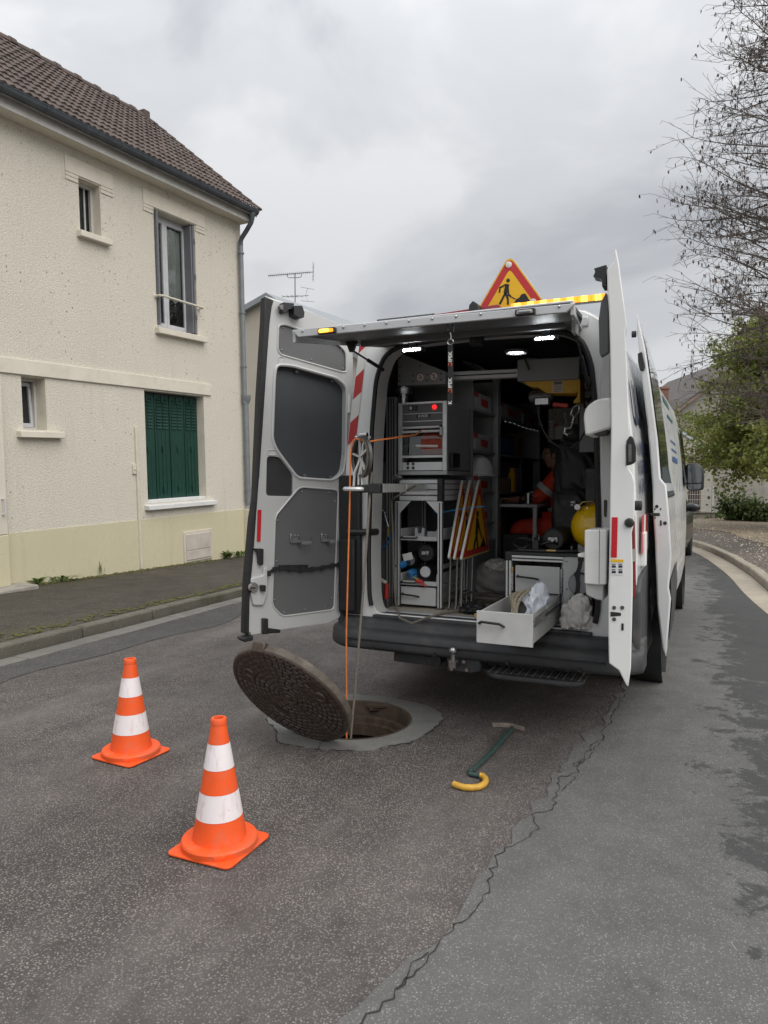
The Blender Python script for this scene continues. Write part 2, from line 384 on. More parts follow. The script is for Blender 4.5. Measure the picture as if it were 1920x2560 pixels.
def clear_glass():
    m, t, b, L = new_mat('clear_glass'); out = t.nodes['Material Output']
    tr = N('ShaderNodeBsdfTransparent', t); gl = N('ShaderNodeBsdfGlossy', t); gl.inputs['Roughness'].default_value = .02
    fr = N('ShaderNodeFresnel', t); fr.inputs['IOR'].default_value = 1.9; mx = N('ShaderNodeMixShader', t)
    L(fr.outputs[0], mx.inputs[0]); L(tr.outputs[0], mx.inputs[1]); L(gl.outputs[0], mx.inputs[2]); L(mx.outputs[0], out.inputs['Surface']); return m
GLASS = clear_glass()
def asphalt(name, binder, stone_lo, stone_hi, scale, cover, big, patch=None, bdist=.004, worn=0.0, wcol=(.16, .15, .14)):
    m, t, b, L = new_mat(name); co = coords(t)
    warp = N('ShaderNodeVectorMath', t, operation='ADD'); L(co, warp.inputs[0])
    wn = N('ShaderNodeTexNoise', t); wn.inputs['Scale'].default_value = scale*.6; L(co, wn.inputs['Vector'])
    ws = N('ShaderNodeVectorMath', t, operation='SCALE'); L(wn.outputs['Color'], ws.inputs[0]); ws.inputs['Scale'].default_value = .9/scale; L(ws.outputs[0], warp.inputs[1])
    vo = N('ShaderNodeTexVoronoi', t); vo.inputs['Scale'].default_value = scale; L(warp.outputs[0], vo.inputs['Vector'])
    sp = N('ShaderNodeSeparateColor', t); L(vo.outputs['Color'], sp.inputs[0])
    cells = mixc(t, sp.outputs[0], stone_lo, stone_hi)
    inside = maprange(t, vo.outputs['Distance'], .52, .34)                       # stone against binder
    shown = math_(t, 'MULTIPLY', inside, maprange(t, sp.outputs[1], 1-cover, 1-cover+.12))
    c = mixc(t, shown, binder, cells)
    v2 = N('ShaderNodeTexVoronoi', t); v2.inputs['Scale'].default_value = scale*.38; L(warp.outputs[0], v2.inputs['Vector'])
    s2 = N('ShaderNodeSeparateColor', t); L(v2.outputs['Color'], s2.inputs[0])
    big_m = math_(t, 'MULTIPLY', maprange(t, v2.outputs['Distance'], .26, .16), maprange(t, s2.outputs[2], .93, .96))
    c = mixc(t, big_m, c, tuple(min(1, x*1.35) for x in stone_hi))
    if worn:   # polished, dusty bands along the direction of travel
        mp = N('ShaderNodeMapping', t); mp.inputs['Rotation'].default_value = (0, 0, R(27)); L(co, mp.inputs[0])
        m2 = N('ShaderNodeMapping', t); m2.inputs['Scale'].default_value = (1.0, .16, 1); L(mp.outputs[0], m2.inputs[0])
        wv = math_(t, 'MULTIPLY', maprange(t, noise(t, m2.outputs[0], 1.5, 6, .55, .3), .48, .70, 0, worn), maprange(t, noise(t, co, 9, 6, .65), .25, .6, .45, 1))
        c = mixc(t, wv, c, wcol)
        dk = maprange(t, noise(t, m2.outputs[0], 2.3, 7, .6, .5), .42, .28, 0, .45); c = mixc(t, dk, c, tuple(x*.8 for x in binder))
    f1 = maprange(t, noise(t, co, .55, 6, .6, .4), .32, .68, 1-big, 1+big)
    f2 = maprange(t, noise(t, co, 5.0, 6, .6, .2), .3, .7, .86, 1.14)
    sc = N('ShaderNodeVectorMath', t, operation='SCALE'); L(c, sc.inputs[0]); L(math_(t, 'MULTIPLY', f1, f2), sc.inputs['Scale']); c = sc.outputs[0]
    # oil and damp stains with their own outlines
    st = maprange(t, noise(t, co, 1.7, 9, .68, .8), .60, .69, 0, .5); c = mixc(t, st, c, tuple(x*.55 for x in binder))
    if patch:
        c = patch(t, co, c)
    L(c, b.inputs['Base Color'])
    L(maprange(t, noise(t, co, 3, 5), .3, .7, .62, .86), b.inputs['Roughness']); b.inputs['Specular IOR Level'].default_value = .4
    h = math_(t, 'ADD', math_(t, 'MULTIPLY', inside, .7), math_(t, 'MULTIPLY', noise(t, co, scale*1.6, 2), .6))
    bump(t, b, h, .75, bdist); return m
def damp(t, co, c):
    # mottled dark damp bitumen spreading in from the verge side of the lane
    s = N('ShaderNodeSeparateXYZ', t); t.links.new(co, s.inputs[0])
    lin = math_(t, 'SUBTRACT', s.outputs['X'], math_(t, 'MULTIPLY', s.outputs['Y'], .42))      # distance right of the lane centre
    n = noise(t, co, 4.5, 12, .78, .3); n2 = noise(t, co, .9, 4)
    k = math_(t, 'ADD', math_(t, 'MULTIPLY', math_(t, 'SUBTRACT', lin, .17), .45), math_(t, 'ADD', math_(t, 'MULTIPLY', n, 1.0), math_(t, 'MULTIPLY', n2, .35)))
    return mixc(t, maprange(t, k, .745, .785, 0, .80), c, (.040, .041, .041))
ASPH_R = asphalt('red_asphalt', (.066, .057, .053), (.118, .102, .094), (.31, .278, .258), 128, .78, .26, None, .005, .65, (.180, .164, .155))
ASPH_G = asphalt('grey_asphalt', (.112, .110, .104), (.128, .125, .118), (.28, .275, .262), 155, .52, .12, damp, .003, .35, (.15, .15, .146))
ASPH_D = asphalt('dark_asphalt', (.060, .058, .056), (.095, .092, .088), (.26, .25, .24), 130, .35, .2, None, .003)
def moss_patch(t, co, c):
    k = maprange(t, noise(t, co, 1.3, 8, .66, .4), .56, .68, 0, .55); return mixc(t, k, c, (.055, .058, .020))
PAVE = asphalt('pavement_asphalt', (.046, .039, .030), (.080, .069, .053), (.24, .215, .18), 120, .32, .22, moss_patch, .003)
COLLAR = asphalt('collar_mortar', (.150, .150, .142), (.155, .155, .148), (.28, .28, .27), 170, .18, .16, None, .0015)
CONC = asphalt('kerb_concrete', (.125, .115, .092), (.13, .118, .095), (.26, .235, .20), 140, .3, .25, moss_patch, .003)
GUTTER = asphalt('gutter_slab', (.165, .157, .142), (.17, .16, .145), (.30, .285, .265), 140, .25, .3, None, .002)
CONC_R = asphalt('kerb_concrete_right', (.33, .29, .23), (.33, .29, .23), (.5, .45, .38), 90, .25, .15, None, .003)
GRAVEL = asphalt('gravel', (.16, .125, .085), (.30, .235, .16), (.72, .60, .44), 26, .85, .15, None, .012)
GRAVELPATH = asphalt('gravelly_path', (.10, .085, .07), (.13, .11, .09), (.62, .54, .44), 30, .34, .2, None, .006)
SOIL = mat('soil', (.075, .07, .05), .95, var=.35, vs=1.5, bmp=.01, bs_=30)
def stucco(name, col, speck):
    m, t, b, L = new_mat(name); co = coords(t)
    c = mixc(t, maprange(t, noise(t, co, 1.1, 5), .3, .7), tuple(x*.95 for x in col), tuple(x*1.04 for x in col))
    c = mixc(t, maprange(t, noise(t, co, 46, 5, .65), .38, .60), tuple(x*(.78 if speck > .5 else .93) for x in col), c)
    s = N('ShaderNodeSeparateXYZ', t); L(co, s.inputs[0])
    vo = N('ShaderNodeTexVoronoi', t); vo.inputs['Scale'].default_value = 7.5; L(co, vo.inputs['Vector']); sp = N('ShaderNodeSeparateColor', t); L(vo.outputs['Color'], sp.inputs[0])
    hgt = maprange(t, s.outputs['Z'], 3.2, 6.2, .12, .85)                          # black mould spots, denser near the eaves
    spots = math_(t, 'MULTIPLY', maprange(t, vo.outputs['Distance'], .24, .08), math_(t, 'LESS_THAN', sp.outputs[0], hgt))
    v3 = N('ShaderNodeTexVoronoi', t); v3.inputs['Scale'].default_value = 20.0; L(co, v3.inputs['Vector']); s3 = N('ShaderNodeSeparateColor', t); L(v3.outputs['Color'], s3.inputs[0])
    fine = math_(t, 'MULTIPLY', maprange(t, v3.outputs['Distance'], .34, .12), math_(t, 'LESS_THAN', s3.outputs[0], math_(t, 'MULTIPLY', hgt, .36)))
    spots = math_(t, 'MAXIMUM', math_(t, 'MULTIPLY', spots, .45), fine)
    clus = maprange(t, noise(t, co, 1.1, 5), .40, .58)
    c = mixc(t, math_(t, 'MULTIPLY', math_(t, 'MULTIPLY', spots, clus), speck), c, (.12, .10, .08))
    streak = N('ShaderNodeMapping', t); streak.inputs['Scale'].default_value = (3.0, 3.0, .35); L(co, streak.inputs[0])
    c = mixc(t, maprange(t, noise(t, streak.outputs[0], 1.6, 7, .62), .56, .78, 0, .30), c, tuple(x*.62 for x in col))
    L(c, b.inputs['Base Color']); b.inputs['Roughness'].default_value = .92; b.inputs['Specular IOR Level'].default_value = .2
    h = math_(t, 'ADD', noise(t, co, 48, 4, .6), math_(t, 'MULTIPLY', noise(t, co, 120, 2), .4)); bump(t, b, h, 1.0, .011 if speck > .5 else .002); return m
STUCCO = stucco('roughcast', (.70, .66, .57), .85)
PLINTH = stucco('plinth_yellow', (.57, .525, .37), .25)
def tile_mat():
    m, t, b, L = new_mat('roof_tile'); co = coords(t); oi = N('ShaderNodeObjectInfo', t)
    c = mixc(t, oi.outputs['Random'], (.072, .052, .045), (.115, .082, .07))
    c = mixc(t, maprange(t, noise(t, co, 9, 7, .65), .5, .72, 0, .7), c, (.045, .04, .036))
    c = mixc(t, maprange(t, noise(t, co, 26, 6, .65), .60, .70, 0, .5), c, (.20, .17, .13))
    L(c, b.inputs['Base Color']); b.inputs['Roughness'].default_value = .85; bump(t, b, noise(t, co, 60, 4), .6, .003); return m
TILE = tile_mat()
def leaf_mat(name, a, bb):
    m, t, b, L = new_mat(name); co = coords(t)
    c = mixc(t, maprange(t, noise(t, co, 1.3, 3), .35, .65), a, bb); c = mixc(t, maprange(t, noise(t, co, 23, 2), .35, .65), c, tuple(x*1.35 for x in bb))
    L(c, b.inputs['Base Color']); b.inputs['Roughness'].default_value = .6
    b.inputs['Transmission Weight'].default_value = 0.0; b.inputs['Subsurface Weight'].default_value = 0.0
    out = t.nodes['Material Output']; tl = N('ShaderNodeBsdfTranslucent', t); L(c, tl.inputs[0]); mx = N('ShaderNodeMixShader', t); mx.inputs[0].default_value = .35
    L(b.outputs[0], mx.inputs[1]); L(tl.outputs[0], mx.inputs[2]); L(mx.outputs[0], out.inputs['Surface']); return m
LEAF = leaf_mat('leaf_spring', (.150, .180, .034), (.235, .265, .07))
LEAF_D = leaf_mat('leaf_dark', (.045, .072, .018), (.075, .105, .028))
GRASS = leaf_mat('weed_leaf', (.06, .10, .02), (.11, .16, .04))
MOSS = mat('moss', (.085, .085, .022), .95, var=.4, vs=20, bmp=.01, bs_=60)
def cone_white():
    m, t, b, L = new_mat('cone_reflective'); co = coords(t)
    mp = N('ShaderNodeMapping', t); mp.inputs['Scale'].default_value = (1, 1, .18); L(co, mp.inputs[0])
    c = mixc(t, maprange(t, noise(t, co, 5, 4), .3, .7), (.74, .68, .69), (.84, .79, .80))
    c = mixc(t, maprange(t, noise(t, mp.outputs[0], 24, 9, .74), .54, .72, 0, .75), c, (.50, .27, .24))
    c = mixc(t, maprange(t, noise(t, co, 38, 7, .72), .63, .69, 0, .6), c, (.25, .22, .22))
    L(c, b.inputs['Base Color']); b.inputs['Roughness'].default_value = .5; bump(t, b, noise(t, co, 220, 2), .4, .0006); return m
CONE_W = cone_white()
# ---------------------------------------------------------------- ground, roads, kerbs
MC = Vector((-.20, 4.375, 0)); MR_HOLE, MR_COL = .362, .535
def ring(c, r, n, wob=None): return [(c.x + math.cos(2*math.pi*k/n)*(r + (wob(k) if wob else 0)), c.y + math.sin(2*math.pi*k/n)*(r + (wob(k) if wob else 0))) for k in range(n)]
flat = lambda x, y, t: (x, y, t)
HN2 = Vector((HN.x, HN.y, 0)).normalized(); HA2 = Vector((HA.x, HA.y, 0)).normalized()
o = solo('ground', MB().holed([(-200, -60), (200, -60), (200, 300), (-200, 300)], [ring(MC, .47, 40)], flat, -.25, -.04, False), SOIL, 'bare ground under the whole street', None, kind='structure', smooth=0)
K1 = gp('C8', 200, 2045, .12); K2 = gp('C8', 1520, 1730, .12)
KD = (K2 - K1); KD.z = 0; KD.normalize(); KN = Vector((KD.y, -KD.x, 0))            # KN points into the road
def kp(s, d, z=0): q = K1 + KD*s + KN*d; return (q.x, q.y, z)
# road sheet (reddish coarse asphalt) with the manhole cut out
road_poly = [kp(-14, .10)[:2], (3.5, -8), (60, -8), (60, 70), kp(75, .10)[:2]]
solo('road', MB().holed(road_poly, [ring(MC, .46, 40)], flat, -.03, 0, False), ASPH_R, 'reddish coarse asphalt road', None, kind='structure', smooth=0)
# grey lane sheet: ragged left border measured along the photo
edge_px = [('B4', -60, 1120), ('B4', 20, 1000), ('B4', 150, 890), ('B4', 290, 770), ('B4', 370, 720), ('B4', 440, 640), ('B4', 480, 560), ('B4', 510, 490), ('B4', 570, 420), ('B4', 620, 360), ('B4', 655, 320),
           ('B4', 665, 265), ('B4', 735, 205), ('B4', 790, 140), ('B4', 840, 60), ('B4', 880, 5), ('B3', 1080, 670), ('B3', 1180, 520), ('B3', 1250, 440), ('B3', 1310, 340), ('B3', 1400, 285), ('B3', 1490, 275), ('B3', 1500, 200), ('B3', 1540, 100), ('C6', 470, 1700)]
def ragged(pts, step, amp, seed=3):
    rr = random.Random(seed); out = []
    for a, b in zip(pts, pts[1:]):
        n = max(1, int((Vector(b) - Vector(a)).length/step)); d = (Vector(b) - Vector(a)); nn = Vector((-d.y, d.x, 0)).normalized()
        for k in range(n): out.append(Vector(a) + d*(k/n) + nn*(rr.gauss(0, amp)))
    out.append(Vector(pts[-1])); return out
E1 = [gp(*q) for q in edge_px]
E1 = ragged([E1[0] + Vector((-1.2, -2.2, 0))] + E1 + [E1[-1] + Vector((1.1, 2.6, 0)), E1[-1] + Vector((9, 22, 0)), E1[-1] + Vector((22, 45, 0))], .07, .012)
gl = [(p.x, p.y) for p in E1] + [(58, 48), (58, -7)]
mb = MB(); n = len(gl)
bm = bmesh.new(); vs = [bm.verts.new((x, y, .004)) for x, y in gl]; es = [bm.edges.new((vs[i], vs[(i+1) % n])) for i in range(n)]
bmesh.ops.triangle_fill(bm, use_beauty=True, edges=es, normal=(0, 0, 1)); bm.verts.index_update()
mb.add([v.co for v in bm.verts], [tuple(v.index for v in f.verts) for f in bm.faces]); bm.free()
lane = solo('lane_patch', mb, ASPH_G, 'finer grey asphalt lane beside the red road', None, kind='structure', smooth=0)
# crack ribbons
def crack(pts, w0, seed, z=.0065):
    P = ragged(pts, .025, .007, seed); rr = random.Random(seed); vs = []; fs = []
    for i, p in enumerate(P):
        d = (P[min(i+1, len(P)-1)] - P[max(i-1, 0)]); nn = Vector((-d.y, d.x, 0)).normalized(); wd = w0*(.35 + rr.random()*1.1)
        vs += [(p + nn*wd/2).to_2d().to_3d() + Vector((0, 0, z)), (p - nn*wd/2).to_2d().to_3d() + Vector((0, 0, z))]
    for i in range(len(P)-1): fs.append((2*i, 2*i+1, 2*i+3, 2*i+2))
    return MB().add(vs, fs)
CRK = mat('crack_dark', (.026, .025, .024), .95, var=.2)
c1 = [('B4', 60, 1040), ('B4', 150, 960), ('B4', 235, 890), ('B4', 330, 800), ('B4', 370, 735), ('B4', 410, 690), ('B4', 520, 600), ('B4', 545, 560), ('B4', 590, 515), ('B4', 600, 440), ('B4', 635, 350), ('B4', 720, 315), ('B4', 780, 270), ('B4', 750, 215), ('B4', 832, 195), ('B4', 840, 150), ('B4', 865, 105), ('B4', 860, 75), ('B4', 925, 50), ('B4', 945, 0),
      ('B3', 1220, 610), ('B3', 1300, 585), ('B3', 1335, 480), ('B3', 1400, 420), ('B3', 1475, 370), ('B3', 1480, 310), ('B3', 1530, 240), ('B3', 1590, 130), ('B3', 1640, 30), ('C6', 540, 1700)]
cb = thing('road_crack', 'jagged dark crack where red and grey asphalt meet', 'crack', gp('B4', 590, 515))
part('main_crack', crack([gp(*q) for q in c1], .0048, 5), CRK, cb, smooth=0, fix=False)
part('branch_crack', crack([gp('B4', *q) for q in ((235, 890), (265, 840), (300, 790), (355, 745))], .005, 6), CRK, cb, smooth=0, fix=False)
part('branch_crack', crack([gp('B3', *q) for q in ((1220, 700), (1190, 750), (1140, 800), (1120, 830))], .004, 8), CRK, cb, smooth=0, fix=False)
part('branch_crack', crack([gp('B3', *q) for q in ((1490, 350), (1430, 440), (1390, 480), (1370, 540), (1290, 575))], .0035, 9), CRK, cb, smooth=0, fix=False)
# darker repair strip next to the gutter
mb = MB(); pts = [kp(-14, .35, .004)] + [kp(s, .70 + .10*math.sin(s*1.7) + .06*math.sin(s*4.1), .004) for s in [x*.25 - 14 for x in range(0, 200)]]
L_ = [kp(x*.25 - 14, .02, .004) for x in range(200)]; R_ = [kp(x*.25 - 14, .72 + .09*math.sin(x*.43) + .05*math.sin(x*1.03), .004) for x in range(200)]
mb.add(L_ + R_, [(i, i+1, 201+i, 200+i) for i in range(199)])
solo('asphalt_strip', mb, ASPH_D, 'darker asphalt strip along the gutter', None, kind='structure', smooth=0)
# left pavement, kerb stones, gutter slabs
pv = [kp(-14, -.143, 0)[:2], kp(60, -.143, 0)[:2], kp(60, -12, 0)[:2], kp(-14, -12, 0)[:2]]
solo('pavement', MB().prism(pv, flat, -.1, .104), PAVE, 'dark mossy asphalt pavement below the house', None, kind='structure', smooth=0)
kerb = thing('kerb', 'worn concrete kerb along the house pavement', None, kp(0, 0)); kerb['kind'] = 'structure'
gut = thing('gutter_channel', 'flat pale gutter slabs at the foot of the kerb', None, kp(0, .2)); gut['kind'] = 'structure'
rr = random.Random(4); s = -10.4
while s < 24:
    ln = 1.0; j = rr.uniform(-.006, .006); z = .108 + rr.uniform(-.006, .006); mb = MB()
    q = [kp(s+.006, j), kp(s+ln-.006, j), kp(s+ln-.006, -.14), kp(s+.006, -.14)]
    mb.prism([(p[0], p[1]) for p in q], flat, -.06, z); part('kerb_stone', mb, CONC, kerb, bevel=.02)
    mb = MB(); q = [kp(s+.16, .045), kp(s+1.15, .045), kp(s+1.15, .25+rr.uniform(-.02, .02)), kp(s+.16, .25+rr.uniform(-.02, .02))]
    mb.prism([(p[0], p[1]) for p in q], flat, -.04, .008+rr.uniform(0, .004)); part('gutter_slab', mb, GUTTER, gut, bevel=.006)
    s += ln
# right side: curved kerb, gutter, path, gravel
kr = [gp('B6', *q, .12) for q in ((350, 1672), (440, 1700), (530, 1735), (640, 1785), (740, 1840), (840, 1900), (930, 1962), (1032, 2050))]
d0 = (kr[0]-kr[1]).normalized(); far_pts = []; p = kr[0].copy(); a = math.atan2(d0.y, d0.x)
for k in range(14): a += .035; p = p + Vector((math.cos(a), math.sin(a), 0))*1.2; far_pts.insert(0, p.copy())
d1 = (kr[-1]-kr[-2]).normalized(); near_pts = []; p = kr[-1].copy(); a = math.atan2(d1.y, d1.x)
for k in range(16): a += .022; p = p + Vector((math.cos(a), math.sin(a), 0))*.9; near_pts.append(p.copy())
KR = far_pts + kr + near_pts
def resample(P, step):
    out = [P[0]]; need = step
    for a, b in zip(P, P[1:]):
        l = (b-a).length; t = 0
        while l - t >= need: t += need; out.append(a + (b-a)*(t/l)); need = step
        need -= (l-t)
    return out
KR = resample(KR, .5)
def side(P, i): d = P[min(i+1, len(P)-1)] - P[max(i-1, 0)]; return Vector((-d.y, d.x, 0)).normalized()    # left of travel (far -> near): verge side
kerb2 = thing('kerb', 'pale concrete kerb curving along the gravel verge', None, kr[3]); kerb2['kind'] = 'structure'
gut2 = thing('gutter_channel', 'sandy gutter channel beside the curving kerb', None, kr[3]); gut2['kind'] = 'structure'
for i in range(0, len(KR)-2, 2):
    P = [KR[i], KR[i+1], KR[i+2]]; Nn = [side(KR, i+k) for k in range(3)]
    mb = MB(); fr_ = [P[k].to_2d() for k in range(3)]; bk = [(P[k]+Nn[k]*.16).to_2d() for k in range(3)]
    g = (P[1]-P[0]).normalized().to_2d()*.006
    poly = [tuple(fr_[0]+g), tuple(fr_[1]), tuple(fr_[2]-g), tuple(bk[2]-g), tuple(bk[1]), tuple(bk[0]+g)]
    mb.prism(poly, flat, -.06, .125+random.uniform(-.004, .004)); part('kerb_stone', mb, CONC_R, kerb2, bevel=.025)
    mb = MB(); poly = [tuple((P[k]-Nn[k]*.01).to_2d()) for k in range(3)] + [tuple((P[k]-Nn[k]*.34).to_2d()) for k in (2, 1, 0)]
    mb.prism(poly, flat, -.04, .010); part('gutter_slab', mb, CONC_R, gut2, bevel=.004)
vs = [p + side(KR, i)*.17 for i, p in enumerate(KR)]
poly = [(p.x, p.y) for p in vs] + [(70, vs[-1].y), (70, 34), (vs[0].x, 40)]
mb = MB().prism(poly, flat, -.1, .112)
solo('verge_path', mb, GRAVELPATH, 'asphalt footpath strewn with loose gravel', None, kind='structure', smooth=0)
gv = [gp('B6', *q, .12) for q in ((250, 1540), (350, 1550), (560, 1572), (700, 1600), (800, 1640), (900, 1672), (1032, 1722), (1300, 1830), (1700, 2050))]
poly = [(p.x, p.y) for p in ragged(gv, .3, .06, 5)] + [(40, 12), (40, 36), (gv[0].x, 36)]
mb = MB().prism(poly, flat, .05, .128)
solo('gravel_area', mb, GRAVEL, 'beige gravel forecourt before the old wall', None, kind='structure', smooth=0)
# loose gravel scattered over path and gutter
mb = MB(); rr = random.Random(11)
for k in range(1500):
    i = rr.randrange(4, len(KR)-3); off = abs(rr.gauss(0, 1.1)) + .25; p = KR[i] + side(KR, i)*off + Vector((rr.uniform(-.3, .3), rr.uniform(-.3, .3), .118)); r_ = rr.uniform(.008, .022)
    mb.add([p+Vector((r_, 0, 0)), p+Vector((-r_*.5, r_*.8, 0)), p+Vector((-r_*.6, -r_*.8, 0)), p+Vector((0, 0, r_*.9))], [(0, 1, 3), (1, 2, 3), (2, 0, 3)])
solo('loose_gravel', mb, mat('loose_gravel', (.55, .48, .38), .9, var=.3, vs=40), 'loose pale gravel scattered on the footpath', 'gravel', kind='stuff', smooth=0, fix=False)
# ---------------------------------------------------------------- manhole
mh = thing('manhole', 'open round manhole with rusty iron frame set in grey mortar collar', 'manhole', MC)
rr = random.Random(2); wob = [rr.gauss(0, .010) for _ in range(72)]; wob = [(wob[i]+wob[i-1]+wob[i-2])*.8 + .018*math.sin(i*2*math.pi/72*3+.6) + .010*math.sin(i*2*math.pi/72*5) for i in range(72)]
part('mortar_collar', MB().holed(ring(MC, MR_COL, 72, lambda k: wob[k]), [ring(MC, MR_HOLE+.012, 48)], flat, -.05, .007, False), COLLAR, mh, smooth=0)
P = [Vector((*p, 0)) for p in ring(MC, MR_COL+.004, 72, lambda k: wob[k])]; P.append(P[0])
part('collar_crack', crack(P, .008, 4, .0045), CRK, mh, smooth=0, fix=False)
part('collar_crack', crack([MC+Vector((-.11, -.36, 0)), MC+Vector((-.16, -.44, 0)), MC+Vector((-.17, -.54, 0))], .006, 4, .009), CRK, mh, smooth=0, fix=False)
part('collar_crack', crack([MC+Vector((.37, -.05, 0)), MC+Vector((.46, -.06, 0)), MC+Vector((.56, -.09, 0))], .004, 4, .009), CRK, mh, smooth=0, fix=False)
part('iron_ring', MB().lathe([(MR_HOLE+.012, .009), (MR_HOLE, .009), (MR_HOLE-.004, 0), (MR_HOLE-.008, -.085), (MR_HOLE-.032, -.095), (MR_HOLE-.036, -.125), (MR_HOLE-.062, -.13), (MR_HOLE-.066, -.20), (.46, -.20), (.46, -.03)], MC, n=64, caps=False), RUSTY, mh)
part('shaft', MB().lathe([(.305, -.2), (.33, -.24), (.34, -.5), (.42, -1.1), (.43, -1.9), (.0, -1.9)], MC, n=40, caps=False), SHAFT, mh)
part('hinge_pocket', MB().box(MC.x+.10, MC.x+.22, MC.y+.31, MC.y+.36, -.05, .0).beam(MC+Vector((.09, .345, -.02)), MC+Vector((.23, .30, -.005)), .05, .03), RUSTY, mh, bevel=.008)
# ---------------------------------------------------------------- left house
def hb(a, b, c): return Vector((a, -b, c))
fh = lambda x, y, t: hb(x, t, y)
house = thing('house', 'cream roughcast two-storey house with brown tiled roof and green roller shutter', 'house', hb(0, 0, 0), FH)
house['label'] = 'cream roughcast two-storey house with brown tiled roof and one green shuttered window'
A0, A1, CT = -13.0, .11, 6.28
OP = dict(w1=(-4.62, -4.24, 2.26, 2.98), u1=(-3.56, -3.165, 5.16, 5.905), u2=(-2.11, -1.135, 4.02, 5.91), g=(-2.45, -1.04, 1.13, 2.97))
rect = lambda a0, a1, c0, c1: [(a0, c0), (a1, c0), (a1, c1), (a0, c1)]
wall = part('wall', MB().holed(rect(A0, A1, .88, CT), [rect(*q) for q in OP.values()], fh, -.32, 0).box(A0, A1, .34, 4.7, .88, CT), STUCCO, house, smooth=0)
part('plinth', MB().prism(rect(A0, A1+.008, -.6, .885), fh, -.3, .012).box(A0, A1+.008, .33, 4.7, -.6, .87), PLINTH, house, smooth=0)
gab = [(0.0, CT), (-4.7, CT), (-2.36, 8.5)]
part('gable', MB().prism(gab, lambda x, y, t: hb(t, x, y), A1-.25, A1-.003), STUCCO, house, smooth=0)
part('ledge', MB().box(A0, -.865, -.032, .02, 2.985, 3.19), TRIM, house, bevel=.008)
# stone step and door reveal at the far left
part('door_pilaster', MB().box(-6.2, -4.98, -.11, .05, .885, 2.95), TRIM, house, bevel=.01)
part('door_pilaster', MB().box(-6.2, -4.985, -.12, .05, -.4, .88), PLINTH, house, bevel=.01)
part('door_step', MB().box(-6.4, -4.80, -.42, .05, -.4, .22), STEP, house, bevel=.02)
hn = MB().tube([hb(-5.05, .11, 1.15), hb(-5.05, .17, 1.15), hb(-5.05, .17, 1.35), hb(-5.05, .11, 1.35)], .012, 8); part('handrail', hn, PVC, house)
# lintels with two incised lines
for (a0, a1, key) in ((-3.78, -2.93, 'u1'), (-2.33, -.9, 'u2')):
    o0, o1 = OP[key][0], OP[key][1]
    lt = part('lintel', MB().box(a0, a1, -.016, .02, 5.915, 6.14).box(a0, o0-.004, -.016, .02, 5.862, 5.909).box(a0, o0-.004, -.016, .02, 5.805, 5.856).box(o1+.004, a1, -.016, .02, 5.862, 5.909).box(o1+.004, a1, -.016, .02, 5.805, 5.856), TRIM, house, bevel=.004)
def reveal(key, d): # smooth reveal lining
    a0, a1, c0, c1 = OP[key]
    return MB().box(a1-.008, a1+.02, .003, d, c0, c1).box(a0-.02, a0+.008, .003, d, c0, c1).box(a0, a1, .003, d, c1-.008, c1+.02)
for key in OP: part('reveal', reveal(key, .30), TRIM, house, smooth=0)
# sills
for a0, a1, c0, c1, m_ in ((-4.72, -4.04, 2.15, 2.26, TRIM), (-3.62, -3.05, 5.05, 5.16, TRIM), (-2.16, -1.0, 3.90, 4.02, TRIM), (-2.52, -.86, 1.03, 1.13, SILLW)):
    part('sill', MB().prism([(-.10, c0), (-.10, c1-.025), (.28, c1), (.28, c0)], lambda y, z, t: Vector((t, y, z)), a0, a1), m_, house, bevel=.008)
part('threshold', MB().box(-2.44, -1.05, .02, .20, 1.131, 1.19), SILLW, house, bevel=.006)
# ground-floor small window (tilted open)
def window(key, d, frame_w, m_, tilt=0, sashes=1, glass=GLASS_D, extra=None):
    a0, a1, c0, c1 = OP[key]; a0 += .009; a1 -= .009; c1 -= .009
    w_ = part('window', MB().holed(rect(a0, a1, c0, c1), [rect(a0+frame_w, a1-frame_w, c0+frame_w, c1-frame_w)], lambda x, y, t: Vector((x, d-t, y)), 0, .05, False), m_, house, bevel=.004)
    return w_, a0, a1, c0, c1
w_, a0, a1, c0, c1 = window('w1', .24, .04, OLDWOOD)
tl = .06
part('sash', MB().holed(rect(a0+.045, a1-.03, c0+.045, c1-.05), [rect(a0+.095, a1-.075, c0+.10, c1-.10)], lambda x, y, t: Vector((x, .27-t+(y-c0)*tl, y)), 0, .045, False), PVC, w_, bevel=.004)
part('pane', MB().prism(rect(a0+.09, a1-.07, c0+.09, c1-.09), lambda x, y, t: Vector((x, .262-t+(y-c0)*tl, y)), 0, .006), GLASS_D, w_, smooth=0)
w_, a0, a1, c0, c1 = window('u1', .20, .045, OLDWOOD)
part('pane', MB().box(a0+.04, a1-.04, .215, .222, c0+.04, c1-.04), GLASS_D, w_, smooth=0)
scr = MB()
for k in range(9): x = a0+.05+k*(a1-a0-.1)/8; scr.box(x-.0025, x+.0025, .206, .211, c0+.04, c1-.04)
part('glazing_bar', MB().box(a0+.245, a0+.27, .195, .21, c0+.04, c1-.04), OLDWOOD, w_, smooth=0)
